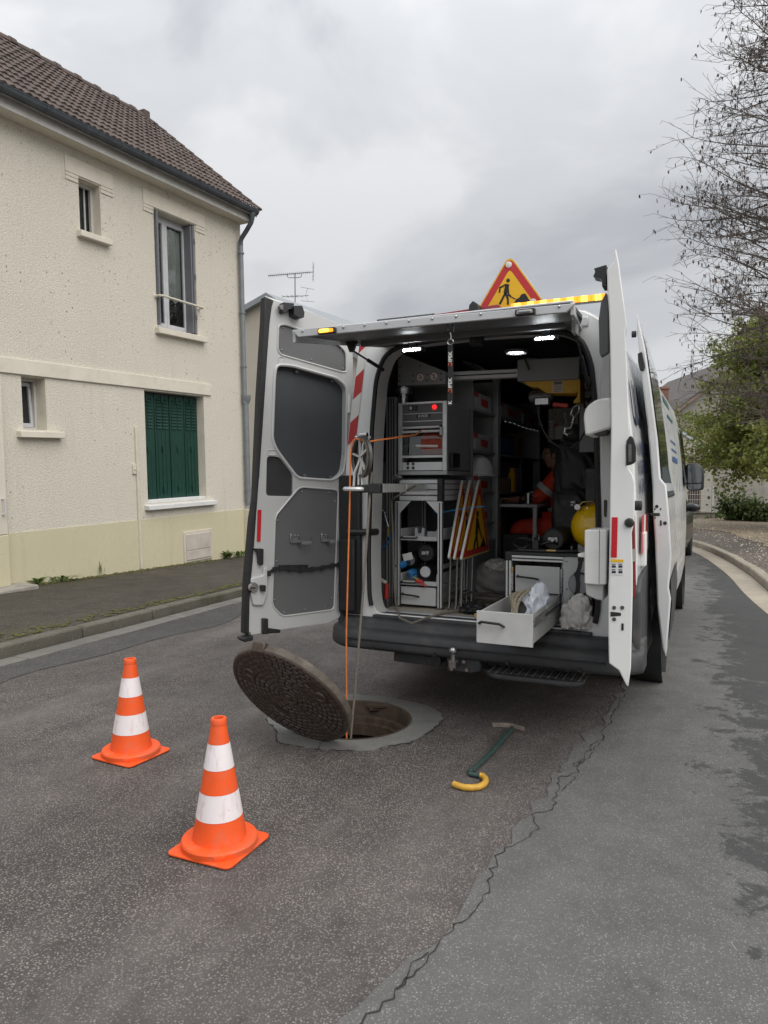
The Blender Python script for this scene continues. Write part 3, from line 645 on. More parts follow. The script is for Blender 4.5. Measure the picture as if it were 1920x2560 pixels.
# tall upstairs window with two sashes, curtain and folded grey shutters
w_, a0, a1, c0, c1 = window('u2', .26, .05, PVC); mid = (a0+a1)/2-.06
for x0, x1 in ((a0+.05, mid), (mid+.002, a1-.05)):
    sa = part('sash', MB().holed(rect(x0, x1, c0+.05, c1-.05), [rect(x0+.055, x1-.055, c0+.12, c1-.11)], lambda x, y, t: Vector((x, .235-t, y)), 0, .05, False), PVC, w_, bevel=.004)
    part('pane', MB().add([(x0+.05, .215, c0+.115), (x1-.05, .215, c0+.115), (x1-.05, .215, c1-.105), (x0+.05, .215, c1-.105)], [(0, 1, 2, 3)]), GLASS, w_, smooth=0, fix=False)
cu = MB()
def cur(u, v): a = a0+.10+u*(a1-a0-.2); return Vector((a, .275+.014*math.sin(a*62)+.008*math.sin(a*23), c0+.62+v*(c1-.12-c0-.62)))
cu.grid(cur, 60, 2); part('curtain', cu, CURTAIN, w_)
ru = MB(); ru.grid(lambda u, v: Vector((a0+.06+u*(a1-a0-.12), .282+.01*math.sin(u*40), c0+.55+v*.13+.03*math.sin(u*30)*(1-v))), 50, 2); part('curtain_frill', ru, CURTAIN, w_)
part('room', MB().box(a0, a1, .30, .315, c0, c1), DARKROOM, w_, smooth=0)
# folded shutter leaves standing in the reveal
for (x0, x1, y0, y1) in ((a1-.012, a1-.045, .24, .01), (a1-.05, a1-.083, .24, .03), (a0+.012, a0+.04, .22, -.05)):
    part('folded_shutter', MB().box(x0, x1, y0, y1, c0+.03, c1-.02), SHUTGREY, w_, bevel=.004)
for z in (c0+.3, c0+1.0, c0+1.6): part('shutter_hinge', MB().cyl((a1-.02, -.004, z-.04), (a1-.02, -.004, z+.04), .012, n=8), SHUTGREY, w_)
gr = MB(); gc = c0+.42
gr.tube([hb(a0-.03, .0, gc+.06), hb(a0-.03, .10, gc+.06), hb(a0, .13, gc+.06), hb(a1, .13, gc+.04), hb(a1+.03, .10, gc+.04), hb(a1+.03, .0, gc+.04)], .018, 10)
gr.cyl(hb(a0-.03, .0, gc+.06), hb(a0-.03, .012, gc+.06), .035).cyl(hb(a1+.03, 0, gc+.04), hb(a1+.03, .012, gc+.04), .035)
part('window_guard_rail', gr, IVORY, house)
# green folding metal shutters: four leaves with ribs and louvre slots
a0, a1, c0, c1 = OP['g']; a0 += .012; a1 -= .012; c0 = 1.19; c1 -= .03
lw = (a1-a0)/4
sl_mesh = None
for k in range(4):
    x0 = a0+k*lw
    mb = MB().box(x0+.003, x0+lw-.003, .155+.006*(k % 2), .18, c0, c1)
    for q in range(1, 4): mb.box(x0+lw*q/4-.010, x0+lw*q/4+.010, .151, .16, c0+.05, c1-.62)
    mb.box(x0+.004, x0+.022, .143, .16, c0, c1)
    lf = part('shutter_leaf', mb, GREEN, house, bevel=.003)
    for i in range(2):
        for j in range(10):
            xa = x0+.045+i*(lw-.07)/2; xb = xa+(lw-.07)/2-.03; z = c1-.09-j*.052
            m2 = MB().add([(xa, .156, z+.018), (xb, .156, z+.018), (xb, .136, z-.012), (xa, .136, z-.012), (xa, .156, z-.014), (xb, .156, z-.014)], [(0, 3, 2, 1), (3, 4, 5, 2), (0, 4, 3), (1, 2, 5)])
            part('slat', m2, GREEN, lf, smooth=0)
    for z in (c0+.10, c0+.78, c1-.14): part('clip', MB().box(x0+lw*.5-.016, x0+lw*.5+.016, .134, .15, z, z+.11), GREEN, lf, bevel=.004)
# service conduit, junction box, meter hatch
part('conduit', MB().box(-2.685, -2.635, -.035, .0, .10, 2.37), IVORY, house, bevel=.006)
part('junction_box', MB().box(-2.755, -2.69, -.03, .0, 1.62, 1.78).cyl((-2.72, -.03, 1.7), (-2.72, -.04, 1.7), .02, n=12), IVORY, house, bevel=.005)
mh_ = part('meter_hatch', MB().box(-1.69, -.97, -.035, .0, .06, .60), mat('hatch', (.55, .50, .43), .7, var=.06, dirt=.4, dcol=(.40, .36, .32), ds=4), house, bevel=.008)
part('hatch_door', MB().box(-1.64, -1.02, -.05, -.03, .27, .55).box(-1.64, -1.02, -.05, -.03, .10, .262), mat('hatch_door', (.50, .45, .40), .7, var=.08, dirt=.5, dcol=(.33, .30, .27), ds=5), mh_, bevel=.006)
# eaves: soffit, fascia, gutter, downpipe
EB, EC = .38, 6.47
RB, RC = -2.36, 8.74
sl_v = Vector((0, -(RB-EB), RC-EC)); SLEN = sl_v.length; sl_d = sl_v.normalized(); sl_n = Vector((0, -sl_d.z, sl_d.y))
if sl_n.z < 0: sl_n = -sl_n
part('soffit', MB().box(A0, A1+.03, -.245, .1, CT-.01, CT+.03), TRIM, house, smooth=0)
part('fascia', MB().box(A0, A1+.03, -.27, -.246, CT-.03, CT+.17), FASCIA, house, bevel=.004)
g = MB(); GB, GC, GR = .352, 6.455, .078
half = [(GB+GR*math.cos(math.pi+math.pi*k/12), GC+GR*math.sin(math.pi+math.pi*k/12)) for k in range(13)]
ringA = lambda a, r: [hb(a, GB+r*math.cos(math.pi+math.pi*k/12), GC+r*math.sin(math.pi+math.pi*k/12)) for k in range(13)]
inner = lambda a, r: ringA(a, r)[::-1]
g.loft([ringA(A0, GR)+inner(A0, GR-.006), ringA(.15, GR)+inner(.15, GR-.006)])
g.prism(half, lambda x, y, t: hb(t, x, y), .142, .152)
g.tube([hb(A0, GB+GR, GC), hb(.15, GB+GR, GC)], .009, 6)
gut_o = part('gutter', g, ZINC, house)
a = -12.4
while a < .1:
    part('gutter_bracket', MB().loft([ringA(a-.012, GR+.006)+inner(a-.012, GR+.0005), ringA(a+.012, GR+.006)+inner(a+.012, GR+.0005)]), ZINC, gut_o); a += .62
dp = MB(); DX = .02
path = [hb(.02, GB, GC-.06), hb(.02, GB, GC-.18), hb(.02, GB-.02, GC-.23), hb(DX, .22, GC-.36), hb(DX, .11, GC-.47), hb(DX, .078, GC-.53), hb(DX, .075, GC-.66)]
dp.tube(path, .043, 12); dp.lathe([(.07, .0), (.045, -.12)], hb(.02, GB, GC-.06), n=12)
pipe = part('downpipe', dp.add([], []), ZINC, house)
part('downpipe_lower', MB().tube([hb(DX, .075, GC-.62), hb(DX, .075, 2.9)], .045, 14).tube([hb(DX+.02, .08, 2.92), hb(DX+.02, .08, .95)], .052, 14), ZINC_L, pipe)
for z in (5.7, 4.6, 3.6, 2.9, 1.9, 1.25): part('pipe_collar', MB().tube([hb(DX+(0.02 if z < 2.92 else 0), .077, z-.012), hb(DX+(0.02 if z < 2.92 else 0), .077, z+.012)], .06, 12), ZINC_L, pipe)
part('pipe_hopper', MB().lathe([(.05, 0), (.085, .1), (.085, .16)], hb(DX+.03, .09, 2.9), n=12), ZINC_L, pipe)
part('pipe_shoe', MB().box(DX-.04, DX+.09, -.14, -.01, -.1, .88), IVORY, pipe, bevel=.01)
# roof base and tiles
RT = A1+.05
part('roof', MB().loft([[hb(A0, EB-.02, EC-.05), hb(A0, RB, RC-.05), hb(A0, 2*RB-EB, EC-.05), hb(A0, 2*RB-EB, EC-.12), hb(A0, RB, RC-.14), hb(A0, EB-.02, EC-.12)],
                        [hb(RT, EB-.02, EC-.05), hb(RT, RB, RC-.05), hb(RT, 2*RB-EB, EC-.05), hb(RT, 2*RB-EB, EC-.12), hb(RT, RB, RC-.14), hb(RT, EB-.02, EC-.12)]]), SLATE, house, smooth=0)
roof_o = [o for o in house.children if o.name.startswith('roof')][0]
TW, NR = .225, 12; TLN = SLEN/NR
def tile_mesh():
    mb = MB(); prof = [(0, .006), (.12, .016), (.22, .026), (.32, .016), (.42, .005), (.5, .003), (.6, .012), (.72, .026), (.82, .024), (.92, .012), (1, .006)]
    x_ = [p[0]*TW for p in prof]; n = len(prof)
    for (v, lift) in ((0.0, .034), (TLN*1.06, .006)):
        for p, z in zip(x_, [q[1] for q in prof]): mb.v.append(Vector((p, v, z+lift)))
    for p, z in zip(x_, [q[1] for q in prof]): mb.v.append(Vector((p, 0, z+.008)))
    for i in range(n-1): mb.f += [(i, i+1, n+i+1, n+i), (i, 2*n+i, 2*n+i+1, i+1)]
    return mesh_of('tile', mb, TILE, smooth=50, fix=False)
TM = tile_mesh(); rr = random.Random(9)
Rm = Matrix((Vector((1, 0, 0)), sl_d, sl_n)).transposed().to_4x4()
cols = 24
for j in range(NR):
    for i in range(cols):
        a = RT - (i+1)*TW; o = bpy.data.objects.new('tile', TM); COL.objects.link(o); o.parent = roof_o; BASE[o.name] = Vector((0, 0, 0))
        p = hb(a, EB+.03, EC-.03) + sl_d*(j*TLN) + sl_n*rr.uniform(0, .006)
        o.matrix_local = Matrix.Translation(p) @ Rm @ Matrix.Rotation(rr.gauss(0, .012), 4, 'Z') @ Matrix.Rotation(rr.gauss(0, .006), 4, 'X')
mb = MB()
for j in range(NR):
    for i in range(cols, 57):
        for f_ in TM.polygons: pass
        M_ = Matrix.Translation(hb(RT-(i+1)*TW, EB+.03, EC-.03) + sl_d*(j*TLN)) @ Rm
        mb.add([M_ @ v.co for v in TM.vertices], [tuple(f_.vertices) for f_ in TM.polygons])
part('far_tiles', mb, TILE, roof_o, kind='stuff', fix=False)
k = 0; a = RT
def cap(a0, a1, r0, r1): # ridge tile
    ra = [hb(a0, RB+r0*math.cos(math.pi*i/10), RC-.03+r0*math.sin(math.pi*i/10)) for i in range(11)]; rb = [hb(a1, RB+r1*math.cos(math.pi*i/10), RC-.03+r1*math.sin(math.pi*i/10)) for i in range(11)]
    return ra, rb
while a > A0:
    ra, rb = cap(a, a-.40, .115, .10); rc, rd = cap(a-.33, a-.43, .128, .128)
    mb = MB().loft([ra, rb], closed=False, caps=False).loft([rc, rd], closed=False, caps=False); mb.f.append(tuple(range(len(mb.v)-11, len(mb.v)))); mb.f.append(tuple(range(len(mb.v)-22, len(mb.v)-11)))
    part('ridge_tile', mb, TILE, roof_o); a -= .43
for j in range(NR):
    p = hb(RT, EB+.03, EC-.03)+sl_d*(j*TLN); q = p+sl_d*(TLN*1.08)
    part('verge_tile', MB().beam(p+sl_n*.055+Vector((.01, 0, 0)), q+sl_n*.04+Vector((.01, 0, 0)), .09, .05, sl_n), TILE, roof_o, bevel=.015)
part('ridge_end', MB().box(RT-.14, RT+.03, -RB-.11, -RB+.11, RC-.1, RC+.125), TILE, roof_o, bevel=.02)
# ---------------------------------------------------------------- house behind (gable) with aerial
AG = 7.5
def HAp(c, x, y, a):
    q = hit(c, x, y, HO + HA*a, HA) - HO; return q.dot(HN), q.dot(HC)
bl, cl_ = HAp('C1', 115, 290, AG); bl2, cl2 = HAp('C1', 275, 200, AG); br, cr_ = HAp('C1', 1050, 640, AG); br2, cr2 = HAp('C1', 1110, 690, AG)
sL = (cl2-cl_)/(bl2-bl)
apx, apc = HAp('C1', 330, 168, AG); sR = (apc-cr2)/(br2-apx)
bL, bR = bl - 1.6, br2 + .6
bh = thing('house', 'pale gabled house behind the downpipe with a rooftop aerial', 'house', hb(AG, apx, 0), FH)
low = cl_ - sL*1.6
lowR = apc - sR*(bR-apx)
prof = [(bL, -1), (bL, low), (apx, apc), (bR, lowR), (bR, -1)]
part('wall', MB().prism(prof, lambda x, y, t: hb(t, x, y), AG, AG+9), mat('back_render', (.50, .455, .385), .85, var=.05, vs=1.2, bmp=.004, bs_=50), bh, smooth=0)
rf = MB()
for (p, q) in (((bL-.35, low-.35*sL), (apx, apc)), ((apx, apc), (bR+.35, lowR-.35*sR))):
    rf.prism([(p[0], p[1]), (q[0], q[1]), (q[0], q[1]+.17), (p[0], p[1]+.17)], lambda x, y, t: hb(t, x, y), AG-.22, AG+9.2)
part('roof', rf, mat('metal_verge', (.27, .29, .31), .5, var=.08), bh, smooth=0)
# antenna: mast, long yagi and small yagi
px = lambda x, y: (lambda bc: hb(AG+2.5, bc[0], bc[1]))(HAp('B7', x, y, AG+2.5))
an = thing('aerial', 'rake-shaped television aerial on a thin mast above the rear house', 'aerial', px(912, 900), FH)
part('mast', MB().tube([px(912, 900), px(910, 390)], .018, 6), ANT, an)
bA = px(605, 412); bB = px(1120, 368); dd = (bB-bA); m2 = MB().tube([bA, bB], .014, 6)
ay = Vector((.85, .5, .1)).normalized()
for k in range(22):
    p = bA + dd*(k/23); m2.tube([p-ay*.14+Vector((0, 0, .03)), p+ay*.14-Vector((0, 0, .03))], .006, 4)
part('boom', m2, ANT, an)
bk = MB().tube([px(822, 385), px(822, 425), px(840, 436), px(965, 432), px(982, 420), px(985, 378)], .012, 6); part('bracket', bk, ANT, an)
gr_ = MB()
for k in range(7): t = k/6-.5; gr_.tube([bB+Vector((t*.1, 0, t*.55))-ay*.3, bB+Vector((t*.1, 0, t*.55))+ay*.3], .006, 4)
for s_ in (-1, 1): gr_.tube([bB+ay*.25*s_+Vector((0, 0, -.3)), bB+ay*.25*s_+Vector((0, 0, .3))], .006, 4)
part('reflector', gr_, ANT, an)
m3 = MB().tube([px(760, 655), px(1070, 640)], .010, 6)
for x, y in ((800, 652), (850, 650), (905, 648), (960, 645)): m3.tube([px(x-45, y-12), px(x+45, y+12)], .006, 4)
m3.tube([px(1033, 640), px(1055, 556)], .007, 4).tube([px(1033, 640), px(1058, 706)], .007, 4).tube([px(975, 542), px(1130, 570)], .007, 4).tube([px(980, 700), px(1135, 713)], .007, 4)
part('small_boom', m3, ANT, an)
# ---------------------------------------------------------------- buildings on the right
WX, WY = 14.3, 31.0
ob = thing('outbuilding', 'low old outbuilding with cream gable and mossy roof behind the leafy tree', 'building', (WX, WY, 0))
part('side_wall', MB().box(WX, WX+16, WY, WY+.3, -.1, 2.74), GREYWALL, ob, smooth=0)  # darker than the cream gable: the long side's shade is in its colour
gb = [(WY+.005, -.1), (WY+.005, 2.74), (WY+4.4, 4.35), (WY+8.8, 2.74), (WY+8.8, -.1)]
part('gable_wall', MB().prism(gb, lambda x, y, t: (t, x, y), WX-.012, WX+.25), CREAM, ob, smooth=0)
part('coping', MB().prism([(WY-.15, 2.68), (WY+4.4, 4.35), (WY+4.4, 4.43), (WY-.15, 2.76)], lambda x, y, t: (t, x, y), WX-.06, WX+.2), ZINC_L, ob, smooth=0)
part('roof', MB().prism([(WY-.25, 2.66), (WY+4.4, 4.38), (WY+9, 2.66), (WY+9, 2.76), (WY+4.4, 4.5), (WY-.25, 2.78)], lambda x, y, t: (t, x, y), WX+.2, WX+16.2), MOSSROOF, ob, smooth=0)
part('rusty_door', MB().box(WX-.05, WX-.015, WY+4.6, WY+5.6, .1, 2.1), mat('rusty_door', (.16, .07, .04), .7, var=.2), ob, bevel=.01)
def b6(x, y, Y): return hit('B6', x, y, (0, Y, 0), (0, 1, 0))
BY = 42.0; p0 = b6(150, 500, BY); p1 = b6(345, 352, BY); p2 = b6(300, 265, BY); p3 = b6(115, 297, BY)
bg = thing('house', 'distant house with weathered slate roof and brick chimney beyond the van', 'house', (p0.x, BY, 0))
sl_ = (p1.z-p0.z)/(p1.x-p0.x); ax_ = p0.x + 4.6; az_ = p0.z + sl_*4.6
part('wall', MB().prism([(p0.x+.2, -.1), (p0.x+.2, p0.z-.1), (ax_, az_-.12), (ax_+4.4, p0.z-.1), (ax_+4.4, -.1)], lambda x, y, t: (x, t, y), BY+.3, BY+12), GREYWALL, bg, smooth=0)
part('roof', MB().prism([(p0.x-.3, p0.z-.3*sl_), (ax_, az_), (ax_+4.8, p0.z-.1), (ax_+4.8, p0.z+.06), (ax_, az_+.16), (p0.x-.3, p0.z-.3*sl_+.16)], lambda x, y, t: (x, t, y), BY, BY+12.3), SLATE, bg, smooth=0)
part('verge_board', MB().prism([(p0.x-.32, p0.z-.3*sl_-.14), (ax_, az_-.14), (ax_, az_+.02), (p0.x-.32, p0.z-.3*sl_+.02)], lambda x, y, t: (x, t, y), BY-.06, BY-.003), GATEWOOD, bg, smooth=0)
# main slate slope facing the street (seen left of the verge)
q0 = b6(60, 560, BY+1); 
part('front_wall', MB().box(p0.x-9, p0.x+.4, BY-1.9, BY+4, -.1, p0.z-.95), GREYWALL, bg, smooth=0)
part('front_slope', MB().loft([[Vector((x, BY-2.2, p0.z-1.0)), Vector((x, BY+4, p2.z)), Vector((x, BY+4.2, p0.z-1.0))] for x in (p0.x-9, p0.x+.6)]), SLATE, bg, smooth=0)
c0_ = b6(108, 240, BY+2); part('chimney', MB().box(c0_.x-.35, c0_.x+.15, BY+2.2, BY+2.9, c0_.z-1.6, c0_.z).box(c0_.x-.4, c0_.x+.2, BY+2.15, BY+2.95, c0_.z-.18, c0_.z-.05), CHIM, bg, bevel=.02)
# white mesh fence on a low wall, brown gate
FY = 29.0
lw_ = thing('low_wall', 'low grey wall below the white wire fence', 'wall', (WX-.2, FY, 0)); f0 = b6(250, 1405, FY); f1 = b6(508, 1405, FY)
part('wall_body', MB().box(f0.x-2, f1.x+.1, FY-.12, FY+.12, -.05, f0.z), GREYWALL, lw_, bevel=.02)
part('wall_cap', MB().box(f0.x-2, f1.x+.15, FY-.16, FY+.16, f0.z-.04, f0.z+.012), CONC, lw_, bevel=.01)
fe = thing('wire_fence', 'white welded wire fence panel with arched tops on the low wall', 'fence', (f1.x, FY, f0.z))
ft = b6(420, 1185, FY).z
for k in range(16):
    x = f0.x - .3 + (f1.x-f0.x+.3)*k/15; part('wire', MB().tube([(x, FY, f0.z), (x, FY, ft+.05*abs(math.sin(k*1.57)))], .008, 5), WIRE, fe)
for k in range(5):
    z = f0.z+.08+(ft-f0.z-.1)*k/4; part('wire', MB().tube([(f0.x-.3, FY-.012, z), (f1.x, FY-.012, z)], .008, 5), WIRE, fe)
part('post', MB().tube([(f1.x+.04, FY, 0), (f1.x+.04, FY, ft+.12)], .045, 10), WIRE, fe)
gt = thing('gate', 'dark brown boarded gate behind the wire fence', 'gate', (f0.x, FY+1.2, 0)); g0 = b6(290, 1400, FY+1.2); g1 = b6(412, 1205, FY+1.2)
for k in range(7):
    x = g0.x + (g1.x-g0.x)*k/7; part('board', MB().box(x+.005, x+(g1.x-g0.x)/7-.005, FY+1.18, FY+1.22, .1, g1.z), BROWNGATE, gt, bevel=.004)
part('rail', MB().box(g0.x, g1.x, FY+1.22, FY+1.26, .5, .6).box(g0.x, g1.x, FY+1.22, FY+1.26, 1.1, 1.2), BROWNGATE, gt)
# ---------------------------------------------------------------- trees
def limb(p, d, ln, n, rr, wob, rise):
    P = [p.copy()]; d = d.normalized()
    for k in range(n):
        d = (d + Vector((rr.gauss(0, wob), rr.gauss(0, wob), rr.gauss(0, wob*.8) + rise))).normalized(); P.append(P[-1] + d*(ln/n))
    return P
def catkin_at(mb, p, ln, rr):
    d = Vector((rr.gauss(0, .12), rr.gauss(0, .12), -1)).normalized(); u = Vector((1, 0, 0)); v = Vector((0, 1, 0)); r_ = .007 + rr.random()*.004; k = len(mb.v)
    for t, s in ((0, .3), (.25, 1), (.8, .9), (1, .15)):
        for q in range(3): a = q*2.094; mb.v.append(p + d*(ln*t) + u*(math.cos(a)*r_*s) + v*(math.sin(a)*r_*s))
    for i in range(3):
        for q in range(3): mb.f.append((k+i*3+q, k+i*3+(q+1) % 3, k+i*3+3+(q+1) % 3, k+i*3+3+q))
bt = Vector((10.3, 15.4, .1))
tree = thing('bare_tree', 'tall leafless tree with dangling dark catkins overhanging the street', 'tree', bt)
rr = random.Random(21)
tr = [bt + Vector((rr.gauss(0, .05), rr.gauss(0, .05), z)) for z in (-.2, 1, 2.5, 4, 6, 8, 10, 12, 13.5)]
part('trunk', MB().tube(tr, [.26, .21, .19, .17, .14, .11, .08, .05, .02], 10), BARK, tree)
br_ = MB(); tw = MB(); ck = MB()
for k in range(175):
    z = 2.3 + 10.7*(k/175) + rr.uniform(-.1, .1); ang = R(180) + rr.gauss(0, .85) if rr.random() < .74 else rr.uniform(0, 6.28)
    tt = max(0, (z-2.3)/10.7); ln = (3.5 + 1.0*math.sin(tt*3.1)) * (1 - .42*tt) * rr.uniform(.75, 1.1)
    d = Vector((math.cos(ang), math.sin(ang)*.9, .34 + .25*tt))
    P = limb(bt + Vector((0, 0, z)), d, ln, 9, rr, .10, -.035 + .02*(rr.random()))
    br_.tube(P, [.026*(1-i/10.5) + .003 for i in range(10)], 5)
    for i in range(2, 10):
        for s in range(3):
            dirn = (P[i]-P[i-1]).normalized(); dd = (dirn*rr.uniform(.5, 1.0) + Vector((rr.gauss(0, .7), rr.gauss(0, .7), rr.gauss(.12, .45)))).normalized()
            Q = limb(P[i], dd, rr.uniform(.45, 1.0), 5, rr, .16, .02)
            tw.tube(Q, [.0075, .0065, .0055, .005, .004, .0035], 3, caps=False)
            for q in range(1, 6):
                if rr.random() < .8:
                    e = (Q[q]-Q[q-1]).normalized(); e2 = (e + Vector((rr.gauss(0, .8), rr.gauss(0, .8), rr.gauss(.1, .6)))).normalized()
                    S = limb(Q[q], e2, rr.uniform(.10, .30), 2, rr, .2, 0); tw.tube(S, [.0042, .0038, .003], 3, caps=False)
                    if rr.random() < .26:
                        for c in range(rr.randint(1, 4)): catkin_at(ck, S[-1] + Vector((rr.gauss(0, .015), rr.gauss(0, .015), 0)), rr.uniform(.05, .115), rr)
part('branches', br_, BARK, tree, fix=False, kind='stuff'); part('twigs', tw, TWIG, tree, fix=False, kind='stuff', smooth=0); part('catkins', ck, CATKIN, tree, fix=False, kind='stuff')
def leaves(mb, c, n, rad, size, rr, droop=.3):
    for k in range(n):
        p = c + Vector((rr.gauss(0, rad), rr.gauss(0, rad), rr.gauss(0, rad*.7))); s = size*rr.uniform(.6, 1.25)
        u = Vector((rr.gauss(0, 1), rr.gauss(0, 1), rr.gauss(0, .5) - droop)).normalized(); v = u.cross(Vector((rr.gauss(0, 1), rr.gauss(0, 1), rr.gauss(0, 1)))).normalized()*.45
        mb.add([p, p+u*s*.45+v*s, p+u*s, p+u*s*.45-v*s], [(0, 1, 2, 3)])
gtb = Vector((13.4, 22.5, .1))
gtree = thing('leafy_tree', 'spreading tree in fresh green spring leaf before the outbuilding', 'tree', gtb)
rr = random.Random(33); br_ = MB(); lv = MB()
part('trunk', MB().tube([gtb+Vector((0, 0, -.2)), gtb+Vector((.1, 0, 1.2)), gtb+Vector((.2, .1, 2.6)), gtb+Vector((.3, 0, 4.2)), gtb+Vector((.5, 0, 6.0))], [.2, .16, .13, .09, .03], 10), BARK, gtree)
for k in range(165):
    z = rr.uniform(1.3, 6.3); ang = R(180)+rr.gauss(0, .9) if rr.random() < .65 else rr.uniform(0, 6.28)
    t = max(0, (z-1.3)/5.0); ln = (3.9*(1-.55*t*t) + .3)*rr.uniform(.55, 1.05)
    P = limb(gtb+Vector((.2, 0, z)), Vector((math.cos(ang), math.sin(ang), .35)), ln, 8, rr, .12, -.05)
    br_.tube(P, [.022*(1-i/9)+.004 for i in range(9)], 4)
    for i in range(2, 9):
        for s in range(2):
            dd = ((P[i]-P[i-1]).normalized() + Vector((rr.gauss(0, .7), rr.gauss(0, .7), rr.gauss(0, .35)))).normalized()
            Q = limb(P[i], dd, rr.uniform(.3, .75), 3, rr, .15, -.08)
            if Q[1].x < 9.2 + max(0, 3.5-Q[1].z)*.80: continue
            br_.tube(Q, [.006, .005, .004, .003], 3, caps=False)
            for q in Q[1:]:
                if q.x > 9.25 + max(0, 3.5-q.z)*.80 + rr.gauss(0, .22): leaves(lv, q, 9, .15, .115, rr)
part('branches', br_, BARK, gtree, fix=False, kind='stuff'); part('foliage', lv, LEAF, gtree, fix=False, kind='stuff', smooth=0)
# climber and shrubs at the foot of the wall
for (x, y, h_, lab, nm) in ((745, 1480, 1.25, 'upright dark leafy shrub against the foot of the old wall', 'shrub'), (905, 1485, .85, 'low spreading shrub at the foot of the old wall', 'shrub'), (1010, 1490, .7, 'rounded low shrub under the leafy tree by the wall', 'shrub')):
    q = gp('B6', x, y, .12); q = q*(29.5/q.y) if q.y > 29.5 else q; q.z = .12
    sh = thing(nm, lab, 'shrub', q); lv = MB(); st = MB()
    for k in range(26):
        P = limb(q, Vector((rr.gauss(0, .5), rr.gauss(0, .3), 1)), h_*rr.uniform(.5, 1.1), 4, rr, .2, 0); st.tube(P, .008, 3)
        for s in P[1:]: leaves(lv, s, 9, .14, .15, rr)
    part('stems', st, BARK, sh, fix=False, kind='stuff'); part('foliage', lv, LEAF_D, sh, fix=False, kind='stuff', smooth=0)
# ground cover below the wall
mb = MB(); rr = random.Random(5)
for k in range(2600):
    p = Vector((rr.uniform(10, 24), 29.6 + rr.gauss(0, .5), .12)); leaves(mb, p + Vector((0, 0, rr.random()*.16)), 1, .03, .13, rr, -.5)
solo('ground_ivy', mb, LEAF_D, 'band of low green weeds along the wall foot', 'weeds', kind='stuff', smooth=0, fix=False)
# weeds at the foot of the left house
def weed(c, x, y, h_, lab, n=16, sp=.10, wide=.022, flower=0):
    q = gp(c, x, y, .104); bq = (q-HO).dot(HN)
    if bq < .07: q = q + HN2*(.07-bq)
    t = thing('weed', lab, 'weed', q); rr = random.Random(int(x*7+y)); mb = MB()
    for k in range(n):
        a = rr.uniform(0, 6.28); d = Vector((math.cos(a)*sp, math.sin(a)*sp, h_*rr.uniform(.5, 1))); v = Vector((-math.sin(a), math.cos(a), 0))*wide*rr.uniform(.6, 1.2)
        b0 = q + Vector((rr.gauss(0, sp*.35), rr.gauss(0, sp*.35), -.005)); mid_ = b0 + d*.55 + Vector((0, 0, h_*.12)); e = b0 + d + Vector((math.cos(a)*sp*.5, math.sin(a)*sp*.5, -h_*.12))
        mb.add([b0, mid_+v, e, mid_-v], [(0, 1, 2, 3)])
    part('leaves', mb, GRASS, t, smooth=0, fix=False, kind='stuff')
weed('C8', 175, 1705, .14, 'broad-leaved weed beside the stone step', 14, .12, .03)
weed('C8', 350, 1690, .13, 'patchy weed at the plinth foot between step and conduit', 22, .16)
weed('C8', 470, 1645, .30, 'thin dry stalks at the plinth foot', 9, .05, .006)
weed('C8', 1355, 1545, .20, 'leafy weed hugging the meter hatch', 22, .12, .03)
weed('C8', 1420, 1535, .17, 'low weed to the house-corner side of the meter hatch', 18, .12, .028)
weed('C8', 1505, 1520, .65, 'tall grass stems below the downpipe', 12, .10, .007)
# moss cushions on pavement edge
mb = MB(); rr = random.Random(8)
for k in range(900):
    s = rr.uniform(-1, 6); p = Vector(kp(s, -.17 - abs(rr.gauss(0, .10)), .112)) if rr.random() < .55 else HO + HA2*(-rr.uniform(1, 5)) + HN2*(.03+abs(rr.gauss(0, .10)))
    p.z = .112; r_ = rr.uniform(.008, .03); mb.add([p+Vector((r_, 0, 0)), p+Vector((0, r_, 0)), p+Vector((-r_, 0, 0)), p+Vector((0, -r_, 0)), p+Vector((0, 0, r_*.5))], [(0, 1, 4), (1, 2, 4), (2, 3, 4), (3, 0, 4)])
solo('moss', mb, MOSS, 'thin moss growing along kerb and house foot', 'moss', kind='stuff', smooth=0, fix=False)
# ---------------------------------------------------------------- parked dark car ahead of the van
CW = gp('B6', 312, 1915)
cth = R(27); CF = Vector((math.sin(cth), math.cos(cth), 0)); CRt = Vector((math.cos(cth), -math.sin(cth), 0))
CO = CW - CRt*1.03 + CF*.0
FC = frame(CO - CF*.85, CRt, CF, UP)    # local: Y=0 at nose, Y forward is away from us (nose faces us)
car = thing('parked_car', 'dark hatchback parked nose-first ahead of the white van', 'car', (0, 0, 0), FC)
def csec(y, hw, z0, z1, zt, ht): return [(-hw*.93, y, z0), (-hw, y, z0+.2), (-hw, y, z1-.1), (-hw*.95, y, z1), (-ht, y, zt), (ht, y, zt), (hw*.95, y, z1), (hw, y, z1-.1), (hw, y, z0+.2), (hw*.93, y, z0)]
secs = [csec(0, .60, .34, .62, .66, .5), csec(.08, .74, .24, .74, .80, .6), csec(.28, .86, .2, .84, .90, .66), csec(.7, .90, .2, .92, .97, .7), csec(1.15, .91, .2, .97, 1.02, .72), csec(1.3, .91, .2, .98, 1.08, .70), csec(2.0, .91, .2, 1.0, 1.46, .58), csec(2.6, .91, .2, 1.0, 1.52, .58), csec(3.4, .91, .2, 1.0, 1.48, .57), csec(3.9, .89, .22, 1.0, 1.2, .6), csec(4.1, .82, .3, .95, 1.0, .6)]
part('body', MB().loft([[Vector(p) for p in s_] for s_ in secs]), CARBLK, car, bevel=.03)
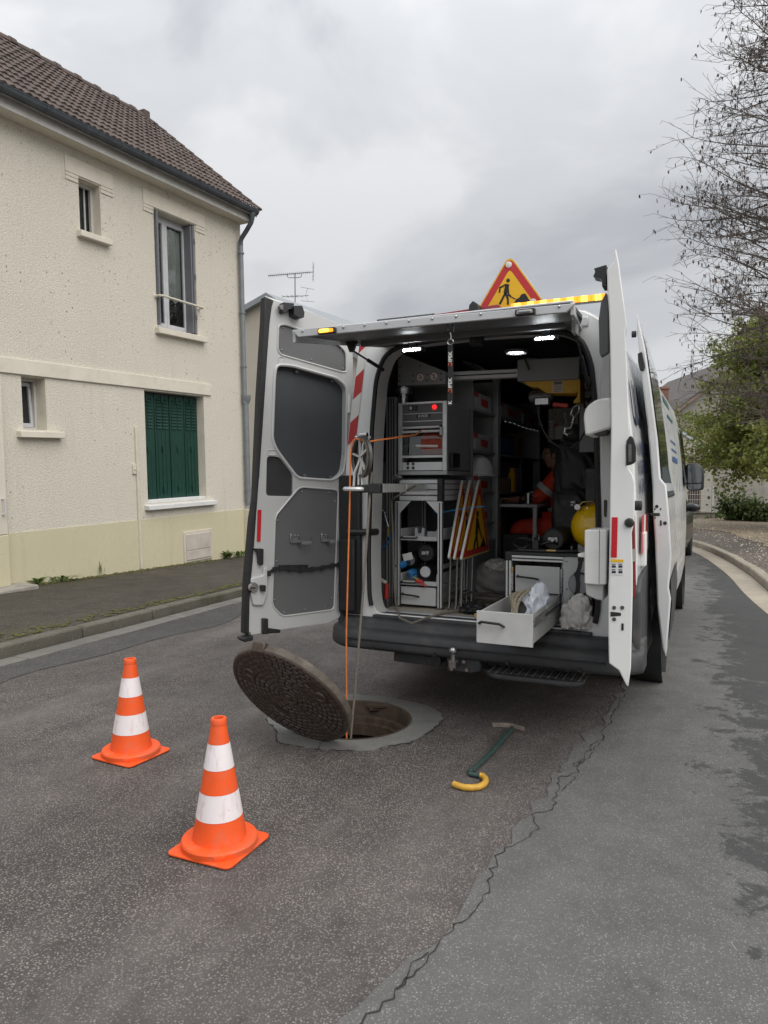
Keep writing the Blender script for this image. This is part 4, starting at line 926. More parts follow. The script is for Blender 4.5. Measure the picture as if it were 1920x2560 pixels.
for s in (-1, 1):
    for y in (.85, 3.3):
        wh = part('wheel', MB().lathe([(.20, -.10), (.31, -.10), (.325, -.07), (.325, .07), (.31, .10), (.20, .10)], (s*.80, y, .325), (1, 0, 0), n=28), TYRE, car)
        part('rim', MB().lathe([(.0, .06), (.05, .07), (.19, .10), (.21, .102), (.21, -.10), (0, -.10)], (s*.80, y, .325), (s, 0, 0), n=24), STEEL, wh)
    part('headlight', MB().prism(rpoly([(s*.50, .68), (s*.84, .74), (s*.86, .84), (s*.58, .78)], .03), lambda x, y, t: (x, t + abs(x)*.32 - .22, y), .16, .30), LAMPG, car, bevel=.01)
    mr = part('wing_mirror', MB().ell((s*1.03, 1.42, 1.06), (.13, .075, .085)), CARBLK, car)
    part('mirror_stalk', MB().beam((s*.9, 1.45, .99), (s*.98, 1.43, 1.02), .05, .05), BLACK, mr)
    part('side_window', MB().add([(s*.872, 1.45, 1.03), (s*.872, 3.5, 1.03), (s*.615, 3.3, 1.40), (s*.60, 2.05, 1.42)], [(0, 1, 2, 3)]), GLASS_D, car, smooth=0)
part('windscreen', MB().add([(-.72, 1.33, 1.11), (.72, 1.33, 1.11), (.57, 1.96, 1.455), (-.57, 1.96, 1.455)], [(0, 1, 2, 3)]), GLASS_D, car, smooth=0)
part('grille', MB().box(-.42, .42, -.01, .1, .42, .62), BLACK, car, bevel=.02)
part('bumper_lip', MB().box(-.8, .8, .02, .3, .22, .30), BLACK, car, bevel=.03)
part('number_plate', MB().box(-.26, .26, -.03, -.008, .38, .49), WHITE_PL, car)
# ---------------------------------------------------------------- service van (van frame: X across, Y forward, Z up)
van = thing('service_van', 'white high-roofed sewer inspection van with rear doors wide open', 'van', (0, 0, 0), FV)
OUTH = [(.90, .42), (.93, .60), (.94, 1.0), (.93, 1.35), (.908, 1.7), (.865, 2.05), (.815, 2.26), (.745, 2.385), (.62, 2.465), (.35, 2.498), (0, 2.505)]
OPH = [(.69, .615), (.715, .72), (.72, 1.0), (.71, 1.4), (.695, 1.85), (.665, 2.15), (.61, 2.29), (.50, 2.345), (0, 2.36)]
full = lambda h: h + [(-x, z) for x, z in reversed(h[:-1])]
OUTER, OPEN = rpoly(full(OUTH), .06, 3), rpoly(full(OPH), .05, 3)
def sec(Y, top, shr, sc=1.0): return [Vector((x*shr, Y, .40+(min(z, top)-.40))) for x, z in full(OUTH)]
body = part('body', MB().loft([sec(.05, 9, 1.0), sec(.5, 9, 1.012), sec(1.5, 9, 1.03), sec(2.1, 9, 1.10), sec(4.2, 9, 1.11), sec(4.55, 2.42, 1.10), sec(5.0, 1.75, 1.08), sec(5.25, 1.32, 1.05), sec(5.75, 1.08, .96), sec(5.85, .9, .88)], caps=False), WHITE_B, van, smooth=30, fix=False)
fv = lambda x, z, t: (x, -t, z)
part('rear_frame', MB().holed(OUTER, [OPEN], fv, -.06, 0, False), WHITE, van, bevel=.018)
inn = lambda Y, k=1.0: [Vector((x*k, Y, z if z > .7 else z)) for x, z in OPEN]
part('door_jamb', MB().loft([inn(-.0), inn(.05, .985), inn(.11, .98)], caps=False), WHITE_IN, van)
P = [Vector((x, -.014, z)) for x, z in OPEN]; i0 = min(range(len(P)), key=lambda i: P[i].z + (P[i].x < 0)*9)
P = [Vector((x, -.016, z)) for x, z in rpoly(full([(x+.014, z) for x, z in OPH[:-1]] + [(0, 2.374)]), .06, 3)][3:-3]
part('door_seal', MB().tube(P, .016, 8), RUBBER, van)
LIN = [(.84, .60), (.85, 1.2), (.82, 1.8), (.76, 2.2), (.66, 2.36), (.40, 2.42), (0, 2.43)]
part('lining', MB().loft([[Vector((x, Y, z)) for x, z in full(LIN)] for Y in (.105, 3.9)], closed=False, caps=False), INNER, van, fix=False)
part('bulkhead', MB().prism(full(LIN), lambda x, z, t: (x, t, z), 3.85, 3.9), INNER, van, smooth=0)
part('load_floor', MB().box(-.86, .86, .06, 3.9, .55, .612), FLOORV, van, smooth=0)
part('inner_pillar', MB().box(-.86, -.735, .36, .40, .612, 1.62), PANEL, van, bevel=.004)
part('inner_pillar', MB().box(-.86, -.70, .405, .44, 1.62, 2.3), mat('lining_blue', (.014, .016, .026), .6), van, smooth=0)
part('sill_tread', MB().box(-.70, .70, -.035, .075, .585, .606).box(-.68, .68, .005, .02, .60, .618).box(-.68, .68, .04, .052, .60, .618), DARKPL, van, bevel=.006)
part('sill_strip', MB().box(-.69, .69, .076, .12, .60, .619), ALU_D, van, bevel=.003)
# bumper
bp = [(.02, .585), (-.05, .588), (-.085, .575), (-.10, .535), (-.165, .525), (-.185, .505), (-.195, .45), (-.185, .415), (-.15, .402), (.02, .40)]
rings = []
for x in (-.985, -.97, -.93, -.86, -.70, -.35, 0, .35, .70, .86, .93, .97, .985):
    k = max(0, (abs(x)-.80)/.185); off = .13*k*k
    rings.append([Vector((x, y+off, z)) for y, z in bp])
bum = part('bumper', MB().loft(rings), DARKPL, van, bevel=.012)
part('bumper_groove', MB().box(-.80, .80, -.199, -.185, .470, .477), BLACK, bum, smooth=0)
for x in (-.62, -.2, .25, .66): part('bumper_bolt', MB().cyl((x, -.19, .425), (x, -.199, .425), .012, n=10), BLACK, bum)
part('side_cladding', MB().prism([(-.03, .40), (-.03, .86), (.05, .93), (.52, .98), (.60, .80), (.72, .62), (.86, .40)], lambda y, z, t: (t, y, z), .915, .962), DARKPL, van, bevel=.012)
part('side_cladding', MB().prism([(-.03, .40), (-.03, .86), (.05, .93), (.52, .98), (.60, .80), (.72, .62), (.86, .40)], lambda y, z, t: (t, y, z), -.962, -.915), DARKPL, van, bevel=.012)
for s in (-1, 1):
    tlp = part('tail_light', MB().prism(rpoly([(s*.862, .80), (s*.938, .82), (s*.925, 1.30), (s*.872, 1.29)], .02), lambda x, z, t: (x, t, z), -.035, .14), TAIL, van, bevel=.012)
    part('lamp_band', MB().prism([(s*.866, 1.02), (s*.936, 1.03), (s*.934, 1.10), (s*.868, 1.09)], lambda x, z, t: (x, t, z), -.038, -.03), LENSOFF, tlp, smooth=0)
part('pillar_black', MB().box(-.942, -.785, -.05, -.0, .60, 1.52).box(-.93, -.81, -.08, -.05, .62, 1.10), RUBBER, van, bevel=.012)  # black slabs over the lower left rear frame
# wheels
for s in (-1, 1):
    for y in (1.53, 5.0):
        wh = part('wheel', MB().lathe([(.21, -.11), (.325, -.115), (.345, -.085), (.348, 0), (.345, .085), (.325, .115), (.21, .11)], (s*.84, y, .347), (1, 0, 0), n=36), TYRE, van)
        part('rim', MB().lathe([(0, .04), (.06, .05), (.10, .02), (.19, .07), (.215, .10), (.215, -.10), (0, -.10)], (s*.84, y, .347), (s, 0, 0), n=28), STEEL_D, wh)
        part('wheel_arch', MB().lathe([(.40, -.02), (.40, .16), (.385, .16), (.385, -.02)], (s*.84, y, .36), (s, 0, 0), n=32, caps=False), BLACK, van)
part('underbody', MB().box(-.86, .86, .0, 5.4, .42, .55), BLACK, van, smooth=0)
part('chassis_rail', MB().box(.42, .52, .05, 5, .30, .44).box(-.52, -.42, .05, 5, .30, .44).box(-.8, .8, 1.46, 1.58, .30, .42), BLACK, van, smooth=0)
# tow bar and folding step
tp_ = [V('C4', x, y, -.17) for x, y in ((472, 1440), (560, 1398), (640, 1402), (700, 1500), (700, 1550), (640, 1562), (478, 1542))]
tb = part('tow_bar', MB().prism(tp_, lambda x, z, t: (x, t, z), -.17, -.02).beam((V('C4', 125, 1445, -.06)[0], -.05, V('C4', 125, 1445, -.06)[1]), (V('C4', 480, 1485, -.06)[0], -.05, V('C4', 480, 1485, -.06)[1]), .06, .06).beam((-.1, .0, .35), (.55, .02, .35), .06, .06), DARKPL, van, bevel=.008)
q = V('C4', 412, 1465, -.12); part('socket', MB().cyl((q[0], -.16, q[1]), (q[0], -.06, q[1]), .035, n=20), BLACK, tb)
q = V('C4', 516, 1410, -.25); part('tow_ball', MB().ell((q[0], -.25, q[1]), .026, 20, 14).cyl((q[0], -.25, q[1]-.085), (q[0], -.25, q[1]-.018), .015).beam((q[0], -.16, q[1]-.075), (q[0], -.265, q[1]-.078), .04, .045), STEEL, tb)
for x, y in ((593, 1415), (593, 1480), (512, 1528), (612, 1535)): q = V('C4', x, y, -.17); part('bolt', MB().cyl((q[0], -.17, q[1]), (q[0], -.188, q[1]), .012, n=6), STEEL, tb)
stp = [VZ('C4', *q, .36) for q in ((735, 1515), (760, 1492), (1395, 1545), (1415, 1575), (1385, 1602), (1300, 1607), (780, 1552))]
st = part('step', MB().prism(rpoly([(x, y-.03) for x, y in stp], .05), flat, .325, .355), DARKPL, van, bevel=.01)
rr = random.Random(3); xs = [p[0] for p in stp]; ys = [p[1] for p in stp]
tm = MB()
for i in range(26):
    for j in range(6):
        x = min(xs)+.05+i*.0215; y = -.175+j*.034+.012*(i % 2) + (x-.3)*.05; tm.beam((x-.007, y-.004*(1-2*(i % 2)), .358), (x+.007, y+.004*(1-2*(i % 2)), .358), .004, .006)
part('step_tread', tm, STEEL_D, st, kind='stuff', smooth=0)
for x in (.15, .5): part('step_bracket', MB().beam((x, .1, .37), (x, -.1, .335), .04, .02), BLACK, st)
# ------------ left rear door
HL = Vector((-.925, .0, 0)); fx, fy = VZ('C2', 120, 1230, .53); SL = Vector((fx, fy, 0)) - HL; WL = SL.length; SL.normalize(); NL = Vector((-SL.y, SL.x, 0))
if NL.y > 0: NL = -NL
def v2w(p): return VO + VR*p.x + VF*p.y + UP*p.z
def DL(c, x, y, t=0.0):
    n_w = VR*NL.x + VF*NL.y; q = hit(c, x, y, v2w(HL + NL*t), n_w) - v2w(HL + NL*t)
    return q.dot(VR*SL.x + VF*SL.y), q.z
fl = lambda s_, z, t: HL + SL*s_ + NL*t + Vector((0, 0, z))
C1 = lambda *P_, t=0.0: [DL('C1', x, y, t) for x, y in P_]
C2 = lambda *P_, t=0.0: [DL('C2', x, y, t) for x, y in P_]
outl = C1((340, 165), (640, 262), (985, 402), (1035, 520), (1046, 700), (1052, 1100), (1055, 2100)) + C2((950, 500), (935, 850), (905, 1010), (850, 1085), (760, 1130), (400, 1180), (150, 1225), (128, 1190), (135, 900), (170, 500), (205, 0)) + C1((262, 1300), (300, 700))
up_p = rpoly(C1((412, 395), (470, 388), (900, 545), (975, 620), (978, 790), (940, 792), (430, 645), (405, 600)), .03)
win_p = rpoly(C1((395, 745), (520, 752), (900, 858), (975, 930), (968, 1500), (945, 1660), (860, 1720), (570, 1700), (395, 1460), (362, 1370), (380, 850)), .035)
sm_p = rpoly(C1((305, 1522), (412, 1530), (525, 1680), (525, 1868), (297, 1862)), .025)
lo_p = rpoly(C2((535, 62), (832, 85), (798, 1018), (400, 1070), (322, 985), (347, 290)), .035)
grow = lambda P_, k: (lambda c: [(c[0]+(x-c[0])*(1+k), c[1]+(z-c[1])*(1+k*.5)) for x, z in P_])((sum(p[0] for p in P_)/len(P_), sum(p[1] for p in P_)/len(P_)))
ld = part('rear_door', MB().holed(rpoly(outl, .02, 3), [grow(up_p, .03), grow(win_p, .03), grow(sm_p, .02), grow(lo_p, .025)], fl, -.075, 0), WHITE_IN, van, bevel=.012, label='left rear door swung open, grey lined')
part('upper_panel', MB().prism(grow(up_p, .05), fl, -.03, -.010), PANEL, ld)
part('window_panel', MB().prism(grow(win_p, .06), fl, -.075, -.042), PANEL_D, ld)
part('pocket', MB().prism(grow(sm_p, .05), fl, -.05, -.016), PANEL_DD, ld)
part('lower_panel', MB().prism(grow(lo_p, .04), fl, -.03, -.006), PANEL, ld)
part('door_top_flange', MB().prism(C1((322, 122), (640, 228), (990, 385), (985, 402), (640, 262), (340, 168)), fl, -.085, -.055), WHITE, ld)
seal = C1((276, 142), (358, 178), (340, 230), (318, 400), (262, 1250), (232, 1700)) + C2((208, 0), (172, 500), (138, 900), (130, 1215), (92, 1215), (106, 800), (150, 300)) + C1((190, 1900), (228, 1000), (268, 350))
part('edge_seal', MB().prism(seal, fl, -.05, .012), RUBBER, ld, bevel=.008)
part('seal_foot', MB().prism(C2((60, 1250), (150, 1222), (152, 1262), (85, 1276)), fl, -.05, .03), RUBBER, ld, bevel=.004)
# embossed beads on the pressing
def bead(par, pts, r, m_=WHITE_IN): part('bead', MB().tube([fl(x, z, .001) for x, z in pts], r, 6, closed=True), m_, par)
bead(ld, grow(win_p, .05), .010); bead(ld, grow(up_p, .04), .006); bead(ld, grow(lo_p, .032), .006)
bead(ld, rpoly(C1((305, 1468), (380, 1468), (402, 1508), (310, 1512)), .006), .003); bead(ld, rpoly(C1((402, 660), (455, 672), (405, 735)), .01), .003); bead(ld, rpoly(C2((840, 775), (895, 772), (885, 905), (825, 905)), .012), .003)
def dot(par, f_, s_, z, r=.006, m_=STEEL, nm='screw', t=0.0): part(nm, MB().ell(f_(s_, z, t), r, 8, 5), m_, par)
up_o = [o for o in ld.children if o.name.startswith('upper_panel')][0]; lo_o = [o for o in ld.children if o.name.startswith('lower_panel')][0]; wi_o = [o for o in ld.children if o.name.startswith('window_panel')][0]
for x, y in ((440, 415), (428, 605), (685, 688), (942, 607), (960, 765), (700, 508)): dot(up_o, fl, *DL('C1', x, y, -.01), t=-.009)
for x, y in ((553, 90), (768, 97), (813, 168), (362, 318), (805, 490), (351, 640), (338, 948), (785, 930), (733, 1003), (577, 1023), (412, 1046)): dot(lo_o, fl, *DL('C2', x, y, -.006), t=-.005)
for x, y in ((555, 780), (862, 862), (975, 1118), (965, 1520), (622, 1700), (845, 1715)):
    s_, z = DL('C1', x, y, -.03); o = part('clip', MB().box(-.011, .011, -.004, .004, -.018, .018), PANEL, wi_o, bevel=.002)
    o.matrix_local = Matrix.Translation(fl(s_, z, -.022)) @ Matrix.Rotation(math.atan2(SL.y, SL.x), 4, 'Z')
part('reflector', MB().prism(C2((202, 236), (230, 234), (222, 486), (195, 486)), fl, -.004, .006), REDREF, ld, smooth=0)
part('grab_handle', MB().prism(rpoly(C2((165, 540), (230, 540), (228, 660), (215, 675), (198, 660), (192, 580)), .006), fl, 0, .035), BLACK, ld, bevel=.005)
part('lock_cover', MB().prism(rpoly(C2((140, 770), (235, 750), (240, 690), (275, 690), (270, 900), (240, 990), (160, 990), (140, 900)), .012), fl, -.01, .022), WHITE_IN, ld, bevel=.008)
lk = part('lock_plate', MB().lathe([(.0, .04), (.028, .04), (.034, .02)], fl(*DL('C2', 155, 845), 0), NL, n=20), STEEL, ld)
part('lock_lever', MB().beam(fl(*DL('C2', 155, 845), .04), fl(*DL('C2', 108, 845), .05), .016, .012), STEEL, lk)
part('lock_button', MB().prism(rpoly(C2((203, 825), (240, 825), (238, 875), (206, 872)), .004), fl, 0, .05), BLACK, ld, bevel=.003)
tl = part('top_latch', MB().prism(rpoly(C1((410, 205), (505, 215), (495, 262), (455, 270), (430, 298), (405, 290)), .004), fl, 0, .05).prism(rpoly(C1((490, 240), (560, 240), (580, 300), (575, 342), (540, 345), (490, 318)), .006), fl, .0, .07), BLACK, ld, bevel=.006)
part('latch_roller', MB().cyl(fl(*DL('C1', 400, 248), .02), fl(*DL('C1', 400, 248), .05), .016, n=12), STEEL_D, tl)
for bx in ((458, 425, 525, 500), (703, 418, 748, 490)):
    x0, y0, x1, y1 = bx; q = C2((x0, y0), (x1, y0+5), (x1, y1), (x0, y1))
    hk = part('hook', MB().prism(q, fl, -.004, .006), STEEL, lo_o, bevel=.002)
    (sa, za), (sb, zb) = DL('C2', x1-5, y1-8), DL('C2', x1+(70 if x0 < 600 else 30), y1-10)
    part('hook_arm', MB().beam(fl(sa, za, .006), fl(sa, za, .05), .004, .03).beam(fl(sa, za, .05), fl(sb, zb, .055), .004, .022).beam(fl(sb, zb, .05), fl(sb, zb+.03, .055), .006, .006), STEEL, hk)
    for k in range(3 if x0 < 600 else 2): dot(hk, fl, *DL('C2', x0+12+k*26, y0+14), r=.005, t=.006)
spn = [DL('C2', x, y) for x, y in ((278, 735), (320, 705), (375, 690), (450, 697), (540, 705), (620, 702), (700, 692), (780, 675), (832, 665))]
sp_ = part('rubber_strap', MB().loft([[fl(x, z-.010, .012), fl(x, z+.010, .012), fl(x, z+.010, .022), fl(x, z-.010, .022)] for x, z in spn]), RUBBER, ld)
for k, (x, z) in enumerate(spn): part('strap_eyelet', MB().beam(fl(x-.012, z, .024), fl(x+.012, z, .024), .010, .034), RUBBER, sp_, bevel=.002)
part('strap_bar', MB().prism(C2((370, 672), (595, 668), (595, 690), (370, 712)), fl, .0, .012), BLACK, ld)
part('bottom_latch', MB().prism(C2((230, 1090), (270, 1090), (270, 1212), (230, 1215)), fl, 0, .03).prism(C2((275, 1165), (375, 1180), (370, 1205), (275, 1210)), fl, 0, .02), BLACK, ld, bevel=.004)
hz = DL('C2', 870, 405)[1]
hg = part('hinge_strap', MB().prism(rpoly(C2((848, 372), (925, 372), (925, 438), (848, 438)), .006), fl, 0, .03), BLACK, ld, bevel=.006)
p_a = fl(*DL('C2', 920, 405), .03); part('hinge_arm', MB().tube([p_a, Vector((-.86, -.06, hz)), Vector((-.73, -.03, hz)), Vector((-.70, .04, hz))], .022, 8), BLACK, hg)
for z in (.80, 2.0): part('hinge', MB().cyl((-.945+.03*(z > 1), .035, z-.06), (-.945+.03*(z > 1), .035, z+.06), .02, n=12), WHITE, van)
# ------------ right rear door (seen along its closing edge)
DY = -.78
C5d = lambda *P_: [V('C5', x, y, DY) for x, y in P_]
C6d = lambda *P_: [V('C6', x, y, DY) for x, y in P_]
prof = C5d((445, 65), (470, 180), (505, 450), (535, 680), (522, 722), (535, 1000), (550, 1400), (557, 1580), (530, 1640), (530, 1800), (580, 1870)) + C6d((597, 20), (595, 330), (572, 420), (580, 700), (580, 900), (566, 1500), (545, 1650), (528, 1640), (470, 1520), (390, 1462), (385, 1200), (386, 920), (395, 500), (400, 0)) + C5d((408, 1500), (400, 900), (390, 520), (378, 380), (375, 235), (425, 180), (430, 110))
sk = -.10
rd = part('rear_door', MB().prism(prof, lambda x, z, t: (x + sk*(t-DY)/.78, t, z), DY, -.01), WHITE, van, bevel=.008, label='right rear door open, seen along its white edge')
frr = lambda x, z, t: (x + sk*(t-DY)/.78, t, z)
part('reflector', MB().prism(C6d((414, 297), (461, 297), (453, 617), (406, 617)), frr, DY-.003, DY+.01), REDREF, rd, smooth=0)
lab_ = part('warning_label', MB().prism(C6d((404, 632), (507, 634), (503, 760), (402, 757)), frr, DY-.0015, DY+.01), PRINTW, rd, smooth=0)
part('label_header', MB().prism(C6d((404, 632), (507, 634), (506, 655), (403, 653)), frr, DY-.003, DY+.01), SIGNY, lab_, smooth=0)
for (x0, y0) in ((412, 668), (465, 668), (412, 712), (465, 712)):
    ic = MB()
    ic.prism(C6d((x0, y0), (x0+30, y0), (x0+32, y0+6), (x0, y0+6)), frr, DY-.003, DY+.01).prism(C6d((x0+3, y0+12), (x0+33, y0+14), (x0+33, y0+30), (x0, y0+30)), frr, DY-.003, DY+.01)
    part('pictogram', ic, PRINTN, lab_, smooth=0, kind='stuff')
for x, y, r_ in ((432, 1018, .009), (497, 1018, .009), (432, 1110, .009)):
    q = V('C6', x, y, DY); part('bolt', MB().cyl((q[0], DY-.004, q[1]), (q[0], DY+.01, q[1]), r_, n=12), SEALGREY, rd)
q = V('C6', 553, 341, DY); part('rubber_plug', MB().lathe([(0, .02), (.016, .018), (.022, .006), (.022, 0)], (q[0], DY, q[1]), (0, -1, 0), n=16), BLACK, rd)
part('striker_slot', MB().prism(C6d((402, 1050), (485, 1058), (488, 1082), (402, 1090)), frr, DY-.003, DY+.01), BLACK, rd, bevel=.002)
part('catch_slot', MB().prism(rpoly(C6d((490, 1143), (508, 1143), (508, 1198), (488, 1198)), .003), frr, DY-.003, DY+.01), BLACK, rd)
part('lock_barrel', MB().prism(rpoly(C5d((530, 1600), (560, 1560), (585, 1575), (608, 1650), (605, 1770), (575, 1790), (528, 1800)), .008), frr, DY-.01, DY+.05), BLACK, rd, bevel=.005)
part('lock_insert', MB().prism(rpoly(C5d((545, 1630), (570, 1630), (570, 1770), (545, 1770)), .004), frr, DY-.016, DY), STEEL_D, rd)
part('buffer', MB().tube([frr(*V('C6', 600, 205, -.62), -.62), frr(*V('C6', 690, 205, -.62), -.62)], .024, 14), RUBBER, rd, bevel=.005)
part('top_latch', MB().prism(rpoly([V('C5', x, y, -.7) for x, y in ((375, 205), (372, 380), (340, 382), (338, 330), (320, 310), (268, 300), (285, 262), (275, 235))], .004), lambda x, z, t: (x, t, z), -.72, -.64), BLACK, rd, bevel=.006)
part('inner_panel', MB().prism([V('C5', x, y, -.6) for x, y in ((372, 420), (392, 500), (396, 900), (330, 940), (318, 900), (312, 640), (330, 500))], lambda x, z, t: (x, t, z), -.62, -.58), PANEL, rd, bevel=.006)
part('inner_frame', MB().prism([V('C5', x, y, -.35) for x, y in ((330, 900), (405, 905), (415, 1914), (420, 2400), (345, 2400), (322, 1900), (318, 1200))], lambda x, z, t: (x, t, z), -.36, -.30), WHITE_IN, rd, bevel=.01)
part('grab_slot', MB().prism(rpoly([V('C6', x, y, -.36) for x, y in ((350, 155), (378, 160), (372, 300), (350, 290))], .01), lambda x, z, t: (x, t, z), -.365, -.35), BLACK, rd, bevel=.003)
cvp = rpoly([V('C5', x, y, -.62) for x, y in ((190, 1400), (215, 1330), (290, 1275), (412, 1255), (420, 1500), (310, 1535), (205, 1568))], .02)
cv = part('wiper_cover', MB().prism(cvp, lambda x, z, t: (x, t, z), -.64, -.42), WHITE_PL, rd, bevel=.02)
part('cover_lens', MB().prism([V('C5', x, y, -.62) for x, y in ((250, 1545), (380, 1515), (360, 1550), (290, 1556))], lambda x, z, t: (x, t, z), -.63, -.5), BLACK, cv)
bxp = rpoly([V('C6', x, y, -.62) for x, y in ((206, 395), (382, 393), (375, 828), (310, 830), (206, 820))], .008)
bx = part('dispenser_box', MB().prism(bxp, lambda x, z, t: (x, t, z), -.66, -.45), WHITE_PL, rd, bevel=.008)
part('dispenser_base', MB().prism([V('C6', x, y, -.62) for x, y in ((208, 822), (350, 832), (348, 960), (295, 950), (212, 912))], lambda x, z, t: (x, t, z), -.64, -.46), GREYPAINT, bx, bevel=.006)
part('dispenser_spout', MB().prism(rpoly([V('C6', x, y, -.62) for x, y in ((140, 590), (206, 578), (206, 620), (145, 614))], .004), lambda x, z, t: (x, t, z), -.62, -.52), WHITE_PL, bx, bevel=.004)
part('dispenser_seam', MB().prism([V('C6', x, y, -.662) for x, y in ((313, 398), (317, 398), (313, 828), (309, 828))], lambda x, z, t: (x, t, z), -.6615, -.655), SEALGREY, bx, smooth=0)
# ------------ right flank: lettering, flap, sliding door, mirror
ft_ = lambda x, z, t: (1.0 + t, .09 + x, z)
for txt, z, sz in (('INSPECTION', 1.64, .105), ('RESEAUX', 1.53, .105), ('EAUX', 1.42, .105)):
    part('lettering', text_mb(txt, sz, lambda x, y, t, z=z: (.952 - (z+y-1.35)*.07, .16+x, z+y), .004), PRINTN, van, smooth=0)
part('big_lettering', text_mb('U.N', .34, lambda x, y, t: (.926 - (1.85+y-1.7)*.125, .12+x, 1.82+y), .012), PRINTN, van, smooth=0)
for k in range(4):
    m_ = SIGNR if k % 2 == 0 else PRINTW
    part('hazard_stripe', MB().add([(.955, .06+k*.11, 1.06), (.957, .17+k*.11, 1.06), (.953, .23+k*.11, 1.28), (.951, .12+k*.11, 1.28)], [(0, 1, 2, 3)]), m_, van, smooth=0)
    m_ = SIGNR if k % 2 == 0 else PRINTW
z0 = 1.56
for k in range(5):  # slanting red and white stripes up the left rear corner
    za = 1.72 + k*.15; xa = lambda z: -(.925 - max(0, z-1.6)*.135)
    part('hazard_stripe', MB().add([(xa(za)+.012, -.005, za), (xa(za)+.075, -.005, za+.05), (xa(za+.15)+.075, -.005, za+.20), (xa(za+.15)+.012, -.005, za+.15)], [(0, 1, 2, 3)]), SIGNR if k % 2 == 0 else PRINTW, van, smooth=0)
part('fuel_flap', MB().prism(rpoly([(.16, .98), (.27, .98), (.27, 1.18), (.16, 1.18)], .012), lambda y, z, t: (t, y, z), .94, .968), WHITE_PL, van, bevel=.004)
# sliding side door slid back, standing proud of the flank
ey = .40
endp = [V('C5', x, y, ey) for x, y in ((615, 580), (680, 860), (715, 1100), (780, 1600), (802, 1900))] + [V('C6', x, y, ey) for x, y in ((848, 40), (872, 300), (890, 600), (868, 860), (885, 945), (865, 1200), (845, 1420), (815, 1340), (775, 1000), (758, 500), (742, 260), (740, 120))] + [V('C5', x, y, ey) for x, y in ((732, 1900), (700, 1500), (645, 1050), (612, 700))]
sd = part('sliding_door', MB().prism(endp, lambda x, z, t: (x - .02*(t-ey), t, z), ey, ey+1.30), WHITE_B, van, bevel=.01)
outer_x = lambda z: max(p[0] for p in [endp[i] for i in range(len(endp))] if abs(p[1]-z) < .25) if [p for p in endp if abs(p[1]-z) < .25] else 1.03
def skin(z):  # outer skin X at height z, from the right boundary chain
    ch = sorted(endp[:12], key=lambda p: p[1])
    for (xa, za), (xb, zb) in zip(ch, ch[1:]):
        if za <= z <= zb: return xa + (xb-xa)*(z-za)/max(1e-6, zb-za)
    return ch[-1][0] if z > ch[-1][1] else ch[0][0]
zs = [1.50, 1.65, 1.8, 1.95, 2.1, 2.25]
gl_ = MB().grid(lambda u, v: Vector((skin(1.38+v*1.02)+.006-.02*(u*1.22), ey+.035+u*1.22, 1.38+v*1.02)), 2, 10)
part('side_window', gl_, TINT, sd)
part('lower_cladding', MB().grid(lambda u, v: Vector((skin(.46+v*.42)+.006-.02*u*1.24, ey+.03+u*1.24, .46+v*.42)), 2, 6), DARKPL, sd)
for k, (y0, m_) in enumerate(((.15, PRINTW), (.32, SIGNR))): pass
for (c, x, y, r_, m_) in (('C6', 772, 211, .010, BLACK), ('C6', 837, 344, .011, BLACK), ('C6', 757, 232, .005, BLACK), ('C6', 803, 231, .005, BLACK), ('C6', 759, 303, .005, BLACK)):
    q = V(c, x, y, ey); part('door_hole', MB().cyl((q[0], ey-.003, q[1]), (q[0], ey+.01, q[1]), r_, n=12), m_, sd)
for poly in (((700, 265), (795, 262), (798, 285), (740, 290)), ((798, 322), (812, 322), (812, 364), (798, 364))):
    part('door_slot', MB().prism([V('C6', x, y, ey) for x, y in poly], lambda x, z, t: (x, t, z), ey-.004, ey+.01), BLACK, sd, bevel=.002)
part('edge_lock', MB().prism(rpoly([V('C5', x, y, ey) for x, y in ((622, 910), (655, 895), (680, 1010), (672, 1045), (640, 1045), (625, 980))], .004), lambda x, z, t: (x, t, z), ey-.02, ey+.01), BLACK, sd, bevel=.004)
part('edge_buffer', MB().cyl((V('C5', 605, 745, ey)[0], ey+.02, V('C5', 605, 745, ey)[1]), (V('C5', 570, 745, ey)[0], ey+.02, V('C5', 605, 745, ey)[1]), .02, n=12), RUBBER, sd)
m0 = [V('B6', x, y, 4.6) for x, y in ((282, 955), (380, 945), (430, 985), (445, 1060), (440, 1190), (400, 1205), (300, 1205), (278, 1180), (272, 1000))]
mr = part('wing_mirror', MB().prism(rpoly(m0, .03), lambda x, z, t: (x, t, z), 4.58, 4.74), BLACK, van, bevel=.02)
mi = [V('B6', x, y, 4.58) for x, y in ((295, 965), (375, 958), (412, 990), (422, 1060), (418, 1130), (292, 1135))]
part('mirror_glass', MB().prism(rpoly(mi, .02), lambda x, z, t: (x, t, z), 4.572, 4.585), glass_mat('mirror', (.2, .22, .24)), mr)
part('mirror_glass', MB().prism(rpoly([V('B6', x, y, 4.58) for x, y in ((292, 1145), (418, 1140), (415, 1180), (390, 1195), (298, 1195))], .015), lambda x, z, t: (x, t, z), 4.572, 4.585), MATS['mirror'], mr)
part('mirror_arm', MB().beam((.97, 4.68, V('B6', 250, 1110, 4.6)[1]), (m0[0][0]+.02, 4.66, V('B6', 250, 1110, 4.6)[1]), .08, .09), BLACK, mr, bevel=.015)
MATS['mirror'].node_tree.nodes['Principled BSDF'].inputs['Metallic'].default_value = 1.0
MATS['mirror'].node_tree.nodes['Principled BSDF'].inputs['Base Color'].default_value = (.16, .17, .17, 1)  # glass colour darkened to stand in for a dark reflection
